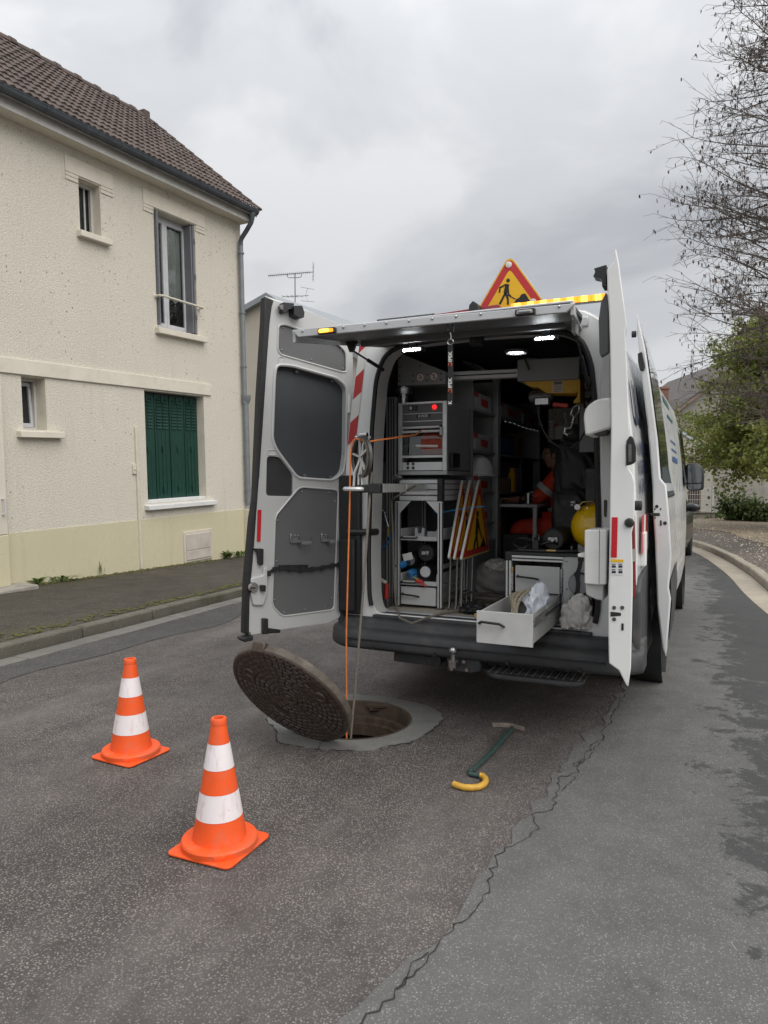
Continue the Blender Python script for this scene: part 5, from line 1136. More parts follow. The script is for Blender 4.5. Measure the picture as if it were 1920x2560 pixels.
for s in (-1, 1):
    part('cab_window', MB().add([(s*1.045, 3.75, 1.45), (s*1.04, 4.75, 1.45), (s*.985, 4.5, 2.0), (s*.975, 3.8, 2.05)], [(0, 1, 2, 3)]), GLASS_D, van, smooth=0)
    part('headlight', MB().prism(rpoly([(s*.55, .85), (s*.80, .9), (s*.84, 1.05), (s*.6, 1.02)], .03), lambda x, z, t: (x, t, z), 5.55, 5.78), LAMPG, van, bevel=.02)
part('windscreen', MB().add([(-.80, 5.13, 1.47), (.80, 5.13, 1.47), (.70, 4.60, 2.30), (-.70, 4.60, 2.30)], [(0, 1, 2, 3)]), GLASS_D, van, smooth=0)
# ------------ raised rear flap over the doorway
FYB, FZB, FYF, FZF = .0, 2.35, -.93, 2.255
fz = lambda y: FZB + (y-FYB)/(FYF-FYB)*(FZF-FZB)
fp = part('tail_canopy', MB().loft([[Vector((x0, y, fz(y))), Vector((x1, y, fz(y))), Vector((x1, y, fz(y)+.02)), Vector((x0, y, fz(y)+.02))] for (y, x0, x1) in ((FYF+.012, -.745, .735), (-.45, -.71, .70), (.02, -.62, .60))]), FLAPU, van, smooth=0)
fasc = [V('C1', 530, 435, FYF), V('C1', 580, 497, FYF), V('C3', 1275, 380, FYF), V('C3', 1335, 320, FYF)]
fa = part('canopy_fascia', MB().prism(fasc, lambda x, z, t: (x, t, z), FYF-.012, FYF+.006), FLAPM, fp, bevel=.003)
part('canopy_top', MB().loft([[Vector((x0, y, fz(y)+.0215)), Vector((x1, y, fz(y)+.0215)), Vector((x1, y, fz(y)+.032)), Vector((x0, y, fz(y)+.032))] for (y, x0, x1) in ((FYF+.008, -.75, .74), (.02, -.62, .60))]), FLAPM, fp, bevel=.004)
for s in (-1, 1):
    pr = [(FYF+.008, fz(FYF)-.035), (FYF+.008, fz(FYF)+.025), (.0, FZB+.03), (.0, FZB-.005)]
    part('canopy_side', MB().prism(pr, lambda y, z, t: ((t + .12*(y-FYF)*(-1))*s if False else s*(t - .13*(y-FYF)), y, z), .727, .745), FLAPM, fp, bevel=.003)
for k in range(12):
    x = fasc[1][0]+.03+k*(fasc[2][0]-fasc[1][0]-.06)/11
    if abs(x - (-.61)) < .05 or abs(x-.40) < .05: continue
    z = fasc[1][1] + (fasc[2][1]-fasc[1][1])*(k/11) + .028; part('screw', MB().ell((x, FYF-.013, z), .007, 8, 5), STEEL, fa)
part('canopy_rib', MB().box(-.6, .6, -.40, -.37, fz(-.38)-.03, fz(-.38)), FLAPU, fp, bevel=.004)
def lamp(x0, x1, z0, z1, y, lens, par, lit):
    h_ = part('marker_lamp', MB().prism(rpoly([(x0, z0), (x1, z0), (x1, z1), (x0, z1)], .008), lambda x, z, t: (x, t, z), y-.02, y), BLACK, par, bevel=.003)
    part('lens', MB().prism(rpoly([(x0+.01, z0+.007), (x1-.01, z0+.007), (x1-.01, z1-.007), (x0+.01, z1-.007)], .006), lambda x, z, t: (x, t, z), y-.026, y-.018), lens, h_)
    return h_
a_ = V('C1', 755, 478, FYF-.012); b_ = V('C1', 905, 410, FYF-.012)
lm = lamp(a_[0], b_[0], a_[1], b_[1], FYF-.012, LENSA, fa, True)
for k in range(5): x = a_[0]+.022+k*(b_[0]-a_[0]-.064)/4; part('led', MB().ell((x, FYF-.040, (a_[1]+b_[1])/2), (.011, .004, .010), 10, 6), LENSA_HOT, lm)
a_ = V('C3', 935, 408, FYF-.012); b_ = V('C3', 1070, 350, FYF-.012)
lm = lamp(a_[0], b_[0], a_[1], b_[1], FYF-.012, LENSOFF, fa, False)
for k in range(6): x = a_[0]+.025+k*(b_[0]-a_[0]-.05)/5; part('led', MB().ell((x, FYF-.040, (a_[1]+b_[1])/2), (.008, .004, .007), 8, 5), STEEL, lm)
def work_light(c, x0, y0, x1, y1, Y):
    a_ = V(c, x0, y1, Y); b_ = V(c, x1, y0, Y)
    h_ = part('work_light', MB().prism(rpoly([(a_[0], a_[1]), (b_[0], a_[1]), (b_[0], b_[1]), (a_[0], b_[1])], .008), lambda x, z, t: (x, t, z), Y, Y+.05), BLACK, fp, bevel=.004)
    part('bracket', MB().box((a_[0]+b_[0])/2-.02, (a_[0]+b_[0])/2+.02, Y+.01, Y+.04, b_[1]-.002, fz(Y)+.002), BLACK, h_)
    n = 6; w_ = (b_[0]-a_[0])-.03
    for k in range(n): part('led', MB().ell((a_[0]+.015+w_*(k+.5)/n, Y-.002, (a_[1]+b_[1])/2-.004), (w_/n*.46, .006, (b_[1]-a_[1])*.30), 10, 6), LEDW, h_)
work_light('C3', 165, 600, 312, 645, -.25); work_light('C3', 1045, 522, 1210, 568, -.35)
part('strap_loop', MB().tube([(V('C3', 478, 462, FYF+.02)[0], FYF+.02, fz(FYF)-.01), (V('C3', 480, 500, FYF+.02)[0], FYF+.02, V('C3', 480, 505, FYF+.02)[1]), (V('C3', 515, 500, FYF+.02)[0], FYF+.02, V('C3', 515, 505, FYF+.02)[1]), (V('C3', 518, 462, FYF+.02)[0], FYF+.02, fz(FYF)-.01)], .006, 6), BLACK, fp)
q = V('C3', 668, 560, -.2); part('reversing_camera', MB().box(q[0]-.035, q[0]+.035, -.22, -.14, q[1]-.03, q[1]+.03).cyl((q[0], -.225, q[1]), (q[0], -.2, q[1]), .02), BLACK, fp, bevel=.006)
# gas struts
sa = Vector((*[V('C1', 1035, 605, -.45)[0]], -.45, V('C1', 1035, 605, -.45)[1])); sb = Vector((V('C1', 1305, 775, -.03)[0], -.03, V('C1', 1305, 775, -.03)[1])); mid_ = sa.lerp(sb, .5)
g_ = part('gas_strut', MB().tube([sa, mid_], .006, 8).tube([mid_, sb], .012, 10), BLACK, fp); part('strut_bracket', MB().prism([(sa.x-.04, fz(-.45)+.01), (sa.x+.04, fz(-.45)+.01), (sa.x+.012, sa.z-.012), (sa.x-.012, sa.z-.012)], lambda x, z, t: (x, t, z), -.46, -.44), BLACK, g_)
sa = Vector((.66, -.42, fz(-.42)-.05)); sb = Vector((.665, -.03, 2.02)); mid_ = sa.lerp(sb, .45)
g_ = part('gas_strut', MB().tube([sa, mid_], .006, 8).tube([mid_, sb], .012, 10), BLACK, fp); part('strut_bracket', MB().box(.65, .67, -.47, -.38, fz(-.42)-.07, fz(-.42)+.01), FLAPM, g_)
# ------------ roof: light bar, spoiler, beacon, hazard sign plate
rb = part('light_bar', MB().box(-.78, -.36, .20, .30, 2.50, 2.585), BLACK, van, bevel=.006)
for k in range(4): part('lens', MB().box(-.77+k*.10, -.68+k*.10, .196, .21, 2.560, 2.58), SEALGREY, rb, bevel=.003)
rs = part('roof_cover', MB().prism(rpoly([(-.40, 2.50), (-.34, 2.555), (.10, 2.575), (.13, 2.50)], .015), lambda x, z, t: (x, t, z), .12, .32), mat('faded_red', (.24, .035, .045), .45, var=.1), van, bevel=.01)
q = V('C3', 660, 340, .1); part('beacon_bracket', MB().prism(rpoly([(q[0]-.03, 2.50), (q[0]-.025, 2.575), (q[0], 2.60), (q[0]+.035, 2.575), (q[0]+.05, 2.50)], .008), lambda x, z, t: (x, t, z), .06, .16), BLACK, rs, bevel=.006)
a0_ = V('C3', 905, 345, .18); a1_ = V('C3', 1535, 280, .18)
ab = part('amber_bar', MB().beam((a0_[0], .20, a0_[1]+.004), (a1_[0], .20, a1_[1]+.006), .05, .040), BLACK, van, bevel=.004)
for k in range(28):
    t = (k+.5)/28; x = a0_[0]+(a1_[0]-a0_[0])*t; z = a0_[1]+.004+(a1_[1]-a0_[1]+.002)*t
    part('amber_segment', MB().box(x-.0088, x+.0088, .166, .176, z-.017, z+.017), LENSA_HOT if k % 4 in (1, 2) else LENSA, ab, smooth=0)
part('roof_hinge', MB().box(.58, .66, -.01, .08, 2.36, 2.42).beam((.69, .1, 2.42), (.62, .02, 2.45), .03, .03), FLAPM, van, bevel=.008)

for k, (ya, yb, m_) in enumerate(((330, 400, 'teal'), (505, 535, 'teal'), (740, 755, 'blue'), (818, 836, 'blue'), (890, 940, 'blue'))):
    if m_ not in MATS: mat(m_, (.02, .16, .15) if m_ == 'teal' else (.02, .10, .32), .35, coat=.3)
    za, zb = V('B6', 180, yb, 2.3)[1], V('B6', 180, ya, 2.3)[1]
    def bx_at(z, Y=2.3):
        for (x0, z0), (x1, z1_) in zip(OUTH, OUTH[1:]):
            if z0 <= z <= z1_: return (x0+(x1-x0)*(z-z0)/(z1_-z0))*1.102+.004
        return 1.0
    part('livery_stripe', MB().add([(bx_at(za), 2.15, za), (bx_at(za)+.002, 2.9, za), (bx_at(zb)+.002, 2.9, zb), (bx_at(zb), 2.15, zb)], [(0, 1, 2, 3)]), MATS[m_], van, smooth=0)
# ---------------------------------------------------------------- road objects
def cone(cx, cy, front, leftc, label, sd):
    b = gp('B1', cx, cy); a0 = gp('B1', *leftc); a1 = gp('B1', *front); dv = a1-a0; yaw = math.atan2(dv.y, dv.x)
    t = thing('traffic_cone', label, 'traffic cone', b, group='traffic cones guarding the manhole')
    rot = lambda x, y: (b.x + x*math.cos(yaw) - y*math.sin(yaw), b.y + x*math.sin(yaw) + y*math.cos(yaw))
    hw = .149; sq = rpoly([(-hw, -hw), (hw, -hw), (hw, hw), (-hw, hw)], .032, 6)
    part('base_plate', MB().prism([rot(*p) for p in sq], flat, .004, .014), CONE_O, t, bevel=.003)
    part('base_ring', MB().lathe([(.150, .012), (.152, .036), (.147, .043), (.125, .047), (.112, .045)], b, n=56), CONE_O, t)
    rad = lambda z: .107 - (.107-.0265)*(z-.044)/(.52-.044)
    segs = [('sleeve', .040, .135, CONE_O, 0), ('reflective_band', .135, .236, CONE_W, .0012), ('sleeve', .236, .328, CONE_O, 0), ('reflective_band', .328, .426, CONE_W, .0012), ('sleeve', .426, .498, CONE_O, 0)]
    for nm, z0, z1, m_, ex in segs:
        part(nm, MB().lathe([(rad(z0)+ex, z0), (rad((z0+z1)/2)+ex, (z0+z1)/2), (rad(z1)+ex, z1)], b, n=56, caps=False), m_, t)
    part('collar', MB().lathe([(rad(.498)+.001, .497), (.0315, .500), (.0315, .520), (.029, .524), (.020, .524), (.019, .44)], b, n=40, caps=False), CONE_O, t)
    part('moulded_bar', MB().prism([(-.022, .022), (.022, .022), (.022, .034), (-.022, .034)], lambda x, z, q: Vector((b.x + math.cos(-1.35+x*6.6)*(.1515+q), b.y + math.sin(-1.35+x*6.6)*(.1515+q), z)), -.002, .0025), CONE_O, t, bevel=.001)
    return t
cone(1035, 1645, (1110, 1797), (690, 1690), 'orange traffic cone with badly scuffed white bands, farther from the kerb', 1)
cone(380, 968, (370, 1080), (102, 1010), 'orange traffic cone with cleaner white bands, on the kerb side', 2)
# ---- manhole cover leaning open on its hinge
cn = Vector((-.436, -.682, -.587)).normalized(); cc = Vector((-.521, 3.838, .2945)); cr_ = .363
cu_ = cn.cross(Vector((0, 0, 1))).normalized(); cw = cn.cross(cu_)
def fc(x, y, t): return cc + cu_*x + cw*y + cn*t
lowp = cc - Vector((0, 0, 1))*0 + (Vector((0, 0, -1)) - cn*(-cn.z)).normalized()*cr_
cov = thing('manhole_cover', 'round cast-iron manhole cover propped open on its edge, studded face outward', 'manhole cover', lowp)
part('plate', MB().lathe([(0, -.045), (cr_-.03, -.045), (cr_-.012, -.062), (cr_, -.055), (cr_+.002, -.012), (cr_-.004, -.003), (cr_-.018, -.001), (cr_-.03, -.006), (0, -.006)], cc, cn, n=96), IRON, cov)
rimb = MB().lathe([(cr_+.0025, -.013), (cr_+.004, -.030), (cr_+.0025, -.054)], cc, cn, n=96, caps=False); part('rim', rimb, IRON_E, cov)
pads = MB(); rr = random.Random(6)
def pad(r0, r1, a0, a1, h_=.0065, z0=-.006):
    k = len(pads.v); n = 3; e = .0035
    for (ra, rb, za) in ((r0, r1, z0), (r0+e, r1-e, z0+h_)):
        da = (a1-a0); ea = 0 if za == z0 else e/((r0+r1)/2)
        for i in range(n):
            a = a0+ea+(da-2*ea)*i/(n-1)
            pads.v += [fc(math.cos(a)*ra, math.sin(a)*ra, za), fc(math.cos(a)*rb, math.sin(a)*rb, za)]
    m_ = 2*n
    for i in range(n-1): pads.f.append((k+m_+2*i, k+m_+2*i+1, k+m_+2*i+3, k+m_+2*i+2))
    for i in range(n-1): pads.f += [(k+2*i, k+2*i+2, k+m_+2*i+2, k+m_+2*i), (k+2*i+1, k+m_+2*i+1, k+m_+2*i+3, k+2*i+3)]
    pads.f += [(k, k+m_, k+m_+1, k+1), (k+2*n-2, k+2*n-1, k+m_+2*n-1, k+m_+2*n-2)]
rows = 9; rin = .062; step = (cr_-.028-rin)/rows
for i in range(rows):
    r0 = rin+i*step; n = max(8, int(2*math.pi*(r0+step/2)/.040)); off = rr.random()*6
    for k in range(n):
        a0 = off+k*2*math.pi/n
        ang = (a0) % (2*math.pi)
        if 3 <= i <= 4 and (abs((ang-.6+math.pi) % (2*math.pi)-math.pi) < .55): continue
        if 6 <= i <= 7 and (abs((ang-3.4+math.pi) % (2*math.pi)-math.pi) < .33 or abs((ang-5.6+math.pi) % (2*math.pi)-math.pi) < .33): continue
        pad(r0+.0015, r0+step-.0015, a0+.0018/(r0+.01), a0+2*math.pi/n-.0018/(r0+.01), .0045+rr.random()*.003)
for k in range(56): pad(cr_-.026, cr_-.008, k*2*math.pi/56+.012, (k+1)*2*math.pi/56-.012, .006, -.006)
part('studs', pads, IRON, cov, kind='stuff', smooth=20)
part('hub', MB().lathe([(.058, -.006), (.055, .001), (.040, .001), (.036, -.004), (.022, -.003), (.018, .003), (0, .003)], cc, cn, n=32), IRON, cov)
for a in (3.4, 5.6): part('lifting_boss', MB().lathe([(.040, -.006), (.036, .004), (.026, .004), (.022, -.004), (0, -.004)], fc(math.cos(a)*.255, math.sin(a)*.255, 0), cn, n=24), IRON, cov)
def arc_text(txt, r, a0, size, sgn=1):
    cu2 = text_mb(txt, size, lambda x, y, t: Vector((x, y, 0)), .0012)
    return MB().add([fc(math.cos(a0-sgn*v.x/r)*(r+sgn*v.y), math.sin(a0-sgn*v.x/r)*(r+sgn*v.y), .0008) for v in cu2.v], cu2.f)
part('lettering', arc_text('ELITE', .172, 1.05, .042), IRON_E, cov, smooth=0)
part('hinge_lug', MB().beam(fc(-.03, -.01, -.03)+(lowp-cc)*.93, MC+Vector((-.16, -.285, -.06)), .09, .045), IRON, cov, bevel=.008)
part('edge_lug', MB().beam(fc(.03, 0, -.004)-(lowp-cc)*.96, fc(.03, 0, -.05)-(lowp-cc)*1.05, .085, .035), IRON, cov, bevel=.008)
# ---- lifting key lying on the road
g3 = lambda x, y, z=.014: gp('B3', x, y, z)
key = thing('lifting_key', 'green steel manhole key with a yellow curved grip lying on the road', 'lifting key', g3(520, 470, 0))
part('shaft', MB().tube([g3(690, 278, .020), g3(520, 478, .019), g3(345, 645, .017)], .0135, 10).tube([g3(345, 645, .017), g3(322, 652, .016), g3(330, 672, .015), g3(420, 692, .014)], .0115, 10), TOOLG, key)
hk_pts = [(412, 688), (440, 690), (462, 715), (464, 740), (445, 768), (405, 785), (350, 792), (280, 790), (225, 775), (188, 760)]
part('grip', MB().tube([g3(x, y, .0165) for x, y in hk_pts], .0155, 12), TOOLY, key, smooth=50)
part('head', MB().loft([[g3(x, y, 0)+Vector((0, 0, a_)) + dv for (a_, dv) in ((.002, Vector((0, -.012, 0))), (.002, Vector((0, .012, 0))), (.028, Vector((0, .010, 0))), (.028, Vector((0, -.010, 0))))] for x, y in ((520, 268), (600, 268), (690, 275), (745, 295), (797, 306))]), TOOLH, key, bevel=.003)
# ---------------------------------------------------------------- van contents
ROUTE = lambda x, y, z: Vector((x, y, z))
def vthing(name, label, cat, base, group=None): return thing(name, label, cat, base, FV, group)
def prof_bar(p, q, w_=.03): return MB().beam(p, q, w_, w_)
RY = .28
W3 = lambda x, y, Y=RY: V('C3', x, y, Y)
W4 = lambda x, y, Y=RY: V('C4', x, y, Y)
# aluminium rack
X0, X1 = W4(120, 400)[0]+.01, W4(440, 400)[0]; ZT = W4(300, 370)[1]; ZB = .613; YB = .80
rack = vthing('equipment_rack', 'open aluminium profile rack with trays and a bottom drawer inside the van', 'rack', ((X0+X1)/2, RY, ZB))
for x in (X0+.015, X1-.015):
    for y in (RY+.015, YB-.015):
        ps = part('post', prof_bar((x, y, ZB), (x, y, ZT-.04)), ALU, rack, bevel=.002)
        part('groove', MB().box(x-.004, x+.004, y-.0165, y-.0145, ZB, ZT-.05).box(x+.0145, x+.0165, y-.004, y+.004, ZB, ZT-.05), BLACK, ps, smooth=0)
        part('foot', MB().box(x-.022, x+.022, y-.022, y+.022, ZB-.002, ZB+.012), STEEL_D, ps)
for (p, q) in (((X0, RY+.015, ZT-.02), (X1, RY+.015, ZT-.02)), ((X1-.015, RY, ZT-.02), (X1-.015, YB, ZT-.02)), ((X0+.015, RY, ZT-.02), (X0+.015, YB, ZT-.02)), ((X0, YB-.015, ZT-.02), (X1, YB-.015, ZT-.02))):
    part('rail', prof_bar(p, q, .032), ALU, rack, bevel=.002)
for z in (.70, .76, .84, .90):
    part('side_rail', MB().beam((X1-.012, RY+.03, z), (X1-.012, YB-.03, z), .012, .028), ALU_D, rack, bevel=.002)
zt2 = W4(300, 260)[1]
part('top_beam', MB().box(X0, X1, RY, YB, ZT+.003, zt2-.005), ALU, rack, bevel=.003)
for z in (ZT+.035, ZT+.075, ZT+.11): part('beam_groove', MB().box(X0+.03, X1-.03, RY-.002, RY+.01, z, z+.006).box(X1-.006, X1+.002, RY+.03, YB-.03, z, z+.006), BLACK, rack, smooth=0)
for x in (X0, X1-.028): part('corner_block', MB().box(x-.004, x+.034, RY-.006, RY+.04, ZT-.04, zt2), BLACK, rack, bevel=.004)
for s, x in ((1, X0+.03), (-1, X1-.03)): part('gusset', MB().prism([(x, ZT-.04), (x+s*.085, ZT-.04), (x, ZT-.125)], lambda a, z, t: (a, t, z), RY+.004, RY+.008), ALU, rack, smooth=0)
part('back_panel', MB().box(X0+.03, X1-.03, YB-.02, YB-.01, ZB, ZT-.04), PANEL_DD, rack, smooth=0)
def tray(z, name='tray', h_=.03):
    t = part(name, MB().box(X0+.035, X1-.035, RY+.01, YB-.03, z, z+.006).box(X0+.035, X1-.035, RY+.008, RY+.014, z, z+h_).box(X0+.035, X0+.041, RY+.01, YB-.03, z, z+h_+.05).box(X1-.041, X1-.035, RY+.01, YB-.03, z, z+h_+.05), GREYPAINT, rack, bevel=.002)
    return t
z1 = W4(300, 675)[1]; z2 = W4(300, 975)[1]
for z in (z1, z2):
    t = tray(z)
    xm = X0+.05; part('tray_handle', MB().tube([(xm, RY+.006, z+.024), (xm, RY-.02, z+.020), (xm+.02, RY-.026, z+.018), (xm+.09, RY-.026, z+.018), (xm+.11, RY-.02, z+.020), (xm+.11, RY+.006, z+.024)], .006, 8), BLACK, t)
def drawer_front(par, x0, x1, z0, z1, y, m_=GREYPAINT, hx=.2):
    d = part('drawer_front', MB().box(x0, x1, y, y+.014, z0, z1), m_, par, bevel=.003); zz = z0+(z1-z0)*.62; w_ = x1-x0
    a, b = x0+w_*.06, x0+w_*.52
    part('handle', MB().tube([(a, y, zz), (a, y-.022, zz-.004), (a+.018, y-.03, zz-.004), (b-.018, y-.03, zz-.010), (b, y-.022, zz-.014), (b, y, zz-.018)], .0065, 8), BLACK, d)
    return d
drawer_front(rack, X0+.04, X1-.045, W4(270, 1105)[1], W4(270, 985)[1], RY+.006)
part('drawer_side', MB().box(X0+.04, X1-.045, RY+.02, YB-.04, W4(270, 1105)[1], W4(270, 985)[1]-.01), GREYPAINT, rack)
# things on the rack trays
def drum(name, label, c, ax, r, ln, m_, cap_m, plate=True):
    t = vthing(name, label, 'drum', c); ax = Vector(ax).normalized(); c = Vector(c)
    part('shell', MB().lathe([(0, 0), (r*.86, 0), (r*.97, .012), (r, .03), (r, ln-.03), (r*.95, ln), (0, ln)], c, -ax, n=32), m_, t)
    part('end_disc', MB().lathe([(r*.82, .0), (r*.8, .004), (0, .004)], c, ax, n=28), cap_m, t)
    if plate: part('coupling', MB().box(c.x-r*.42, c.x+r*.42, c.y-.022, c.y-.004, c.z-r*.22, c.z+r*.22).cyl((c.x+r*.05, c.y-.05, c.z), (c.x+r*.05, c.y-.02, c.z), r*.18, n=14), STEEL, t, bevel=.003)
    return t
ty = RY+.10
q = V('C4', 335, 755, ty); drum('cylinder_weight', 'black camera drum with square steel coupling on the lower rack tray', (q[0], ty, q[1]), (0, -1, 0), .067, .26, RUBBER, BLACK)
q = V('C4', 330, 882, ty-.03); drum('crawler_wheel', 'bright metal disc on the lower rack tray below the black drum', (q[0], ty-.03, q[1]), (0, -1, 0), .047, .20, BLACK, ALU, False)
q = V('C4', 225, 800, ty); t = drum('crawler_wheel', 'grey drum with a white paper tag on the lower rack tray', (q[0], ty, q[1]), (0, -1, 0), .05, .2, BLACK, STEEL, False)
tg = [V('C4', x, y, ty-.05) for x, y in ((175, 765), (238, 750), (250, 795), (188, 812))]; part('paper_tag', MB().prism(tg, lambda x, z, t_: (x, t_, z), ty-.052, ty-.05), PRINTW, t, smooth=0)
for (x, y, lab, ang) in ((160, 836, 'blue cylindrical connector beside the white paper tag', .2), (235, 890, 'blue double connector at the front of the lower rack tray', -.2)):
    q = V('C4', x, y, RY+.03); t = vthing('connector', lab, 'connector', (q[0], RY+.03, q[1])); c = Vector((q[0], RY+.03, q[1])); ax = Vector((-.4-ang, -1, -.1)).normalized()
    part('collar', MB().lathe([(.012, -.02), (.026, -.015), (.028, .03), (.020, .05)], c, -ax, n=12), BLUE, t)
    part('nozzle', MB().lathe([(.006, 0), (.010, 0), (.010, .03)], c+ax*.045, -ax, n=12), STEEL, t)
    if ang < 0: part('nozzle', MB().lathe([(.010, 0), (.012, 0), (.012, .04)], c+ax*.04+Vector((.035, 0, -.02)), -ax, n=12), BLUE, t)
q = V('C4', 295, 945, RY+.0); t = vthing('valve', 'red lever valve hanging over the lower rack tray edge', 'valve', (q[0], RY, q[1])); part('body', MB().ell((q[0], RY-.01, q[1]), (.03, .02, .015)).tube([(q[0], RY-.01, q[1]), (q[0]+.03, RY-.02, q[1]-.02), (q[0]+.05, RY-.015, q[1]-.03)], .008, 6), REDPL, t); part('stem', MB().cyl((q[0]-.05, RY-.0, q[1]+.03), (q[0], RY-.01, q[1]+.005), .010, n=10), BRASS, t)
q = V('C4', 290, 605, RY+.12)
t = vthing('fork_bracket', 'pale fork-shaped bracket on the upper rack tray', 'bracket', (q[0], RY+.12, z1+.006)); bz = z1+.006
part('fork', MB().prism([(q[0]-.035, bz), (q[0]+.035, bz), (q[0]+.035, bz+.075), (q[0]+.018, bz+.075), (q[0]+.014, bz+.035), (q[0]-.014, bz+.035), (q[0]-.018, bz+.075), (q[0]-.035, bz+.075)], lambda x, z, t_: (x, t_, z), RY+.12, RY+.15), mat('pale_plastic', (.55, .56, .57), .5), t, bevel=.003)
part('fork_base', MB().box(q[0]+.05, q[0]+.13, RY+.14, RY+.2, bz, bz+.05), MATS['pale_plastic'], t, bevel=.004)
# ---- cable winch above the rack
fx0, fz1 = W3(150, 985); fx1 = W3(475, 975)[0]; fz0 = W4(300, 205)[1]
win = vthing('cable_winch', 'grey motorised cable reel cabinet with orange cable drum and red lamp', 'winch', ((fx0+fx1)/2, RY, fz0))
part('casing', MB().box(fx0+.004, fx1-.004, RY+.14, YB, fz0+.005, fz1-.004).box(fx1-.02, fx1-.004, RY+.015, RY+.145, fz0+.005, fz1-.004).box(fx0+.004, fx0+.02, RY+.015, RY+.145, fz0+.005, fz1-.004), GREYBOX, win, bevel=.004)
for x in (fx0, fx1-.030): part('frame_upright', MB().box(x, x+.030, RY-.004, RY+.02, fz0, fz1), ALU, win, bevel=.002)
part('frame_top', MB().box(fx0+.031, fx1-.031, RY-.004, RY+.02, fz1-.012, fz1), ALU, win)
cz0 = W3(310, 1135)[1]
cp = part('control_panel', MB().box(fx0+.031, fx1-.031, RY+.0, RY+.15, cz0, fz1-.013), PANEL, win, smooth=0)
part('panel_line', MB().box(fx0+.035, fx1-.035, RY-.002, RY+.002, W3(300, 1055)[1], W3(300, 1052)[1]).box(fx0+.035, fx1-.035, RY-.002, RY+.002, W3(300, 1107)[1], W3(300, 1103)[1]), ALU, cp, smooth=0)
for x, m_ in ((235, PRINTW), (266, SEALGREY)):
    q = W3(x, 1018); part('switch', MB().box(q[0]-.014, q[0]+.014, RY-.006, RY, q[1]-.017, q[1]+.017), BLACK, cp, bevel=.002); part('switch_key', MB().box(q[0]-.007, q[0]+.007, RY-.009, RY-.005, q[1]-.010, q[1]+.010), m_, cp, bevel=.001)
q = W3(395, 1010); part('lamp_base', MB().cyl((q[0], RY-.01, q[1]-.004), (q[0], RY, q[1]-.004), .022, n=18), mat('orange_ring', (.45, .10, .05), .4), cp); part('red_lamp', MB().ell((q[0], RY-.012, q[1]), .015, 14, 8), BUTTON, cp)
q = W3(317, 1070); lb = part('badge', MB().prism([(q[0]-.052, q[1]-.012), (q[0]+.048, q[1]-.012), (q[0]+.052, q[1]+.012), (q[0]-.048, q[1]+.012)], lambda x, z, t_: (x, t_, z), RY-.003, RY), BLACK, cp, smooth=0)
part('lettering', text_mb('R\u2022VION', .026, lambda x, y, t_, q=q: (q[0]+x, RY-.0045, q[1]-.009+y), .0004, align='CENTER', sx=.82), PRINTW, lb, smooth=0)
part('recess', MB().box(fx0+.02, fx1-.02, RY+.13, RY+.145, fz0, cz0), BLACK, win, smooth=0)
dz0, dz1 = W4(300, 95)[1], W3(300, 1190)[1]; dzc = (dz0+dz1)/2
dr0, dr1 = W3(300, 1250)[0], W3(440, 1250)[0]
dm = part('cable_drum', MB().lathe([(.075, 0), (.078, .01), (.078, dr1-dr0-.01), (.075, dr1-dr0)], (dr0, RY+.075, dzc+.0), (1, 0, 0), n=32), mat('cable_coil', (.42, .085, .045), .5, var=.25, vs=60), win)
cw_ = MB()
for k in range(22): x = dr0+.004+k*(dr1-dr0-.008)/21; cw_.tube([(x, RY+.075+math.cos(a)*.080, dzc+math.sin(a)*.080) for a in [i*math.pi/14 for i in range(28)]], .0032, 5, closed=True)
part('cable_winding', cw_, MATS['cable_coil'], dm, kind='stuff')
part('roller', MB().cyl((W3(270, 1270)[0], RY+.004, W3(270, 1270)[1]), (W3(415, 1270)[0], RY+.004, W3(415, 1270)[1]), .012, n=14), PRINTW, win); part('roller_rod', MB().cyl((fx0+.03, RY+.004, W3(270, 1270)[1]), (fx1-.03, RY+.004, W3(270, 1270)[1]), .004, n=8), STEEL, win)
for yy in (1152, 1180): part('guide_bar', MB().cyl((W3(178, yy)[0], RY-.012, W3(178, yy)[1]), (W3(430, yy-10)[0], RY-.012, W3(430, yy-10)[1]), .009, n=10), ALU, win)
for xx in (170, 432): part('guide_end', MB().box(W3(xx, 1140)[0], W3(xx+16, 1140)[0], RY-.022, RY+.01, W3(xx, 1200)[1], W3(xx, 1142)[1]), ALU_D, win, bevel=.003)
part('cross_bar', MB().box(fx0+.031, fx1-.031, RY-.002, RY+.012, W4(300, 118)[1], W4(300, 103)[1]), ALU, win)
fp_ = part('foot_plate', MB().box(fx0+.031, fx1-.031, RY-.002, RY+.012, fz0+.002, W4(300, 148)[1]), ALU, win, bevel=.002)
for x in (215, 250):
    for y in (160, 187): q = W4(x, y); part('knob', MB().cyl((q[0], RY-.008, q[1]), (q[0], RY, q[1]), .010, n=14), SEALGREY, fp_)
part('window', MB().add([(fx0+.031, RY+.001, W4(300, 100)[1]), (fx1-.031, RY+.001, W4(300, 100)[1]), (fx1-.031, RY+.001, W3(300, 1205)[1]), (fx0+.031, RY+.001, W3(300, 1205)[1])], [(0, 1, 2, 3)]), GLASS, win, smooth=0, fix=False)
part('side_fan', MB().box(fx1+.0, fx1+.025, RY+.05, RY+.20, fz0+.02, fz0+.12), BLACK, win, bevel=.006)
part('base_rail', MB().box(fx0-.004, fx1+.004, RY-.006, YB, fz0-.03, fz0-.001), ALU_D, win, bevel=.004)
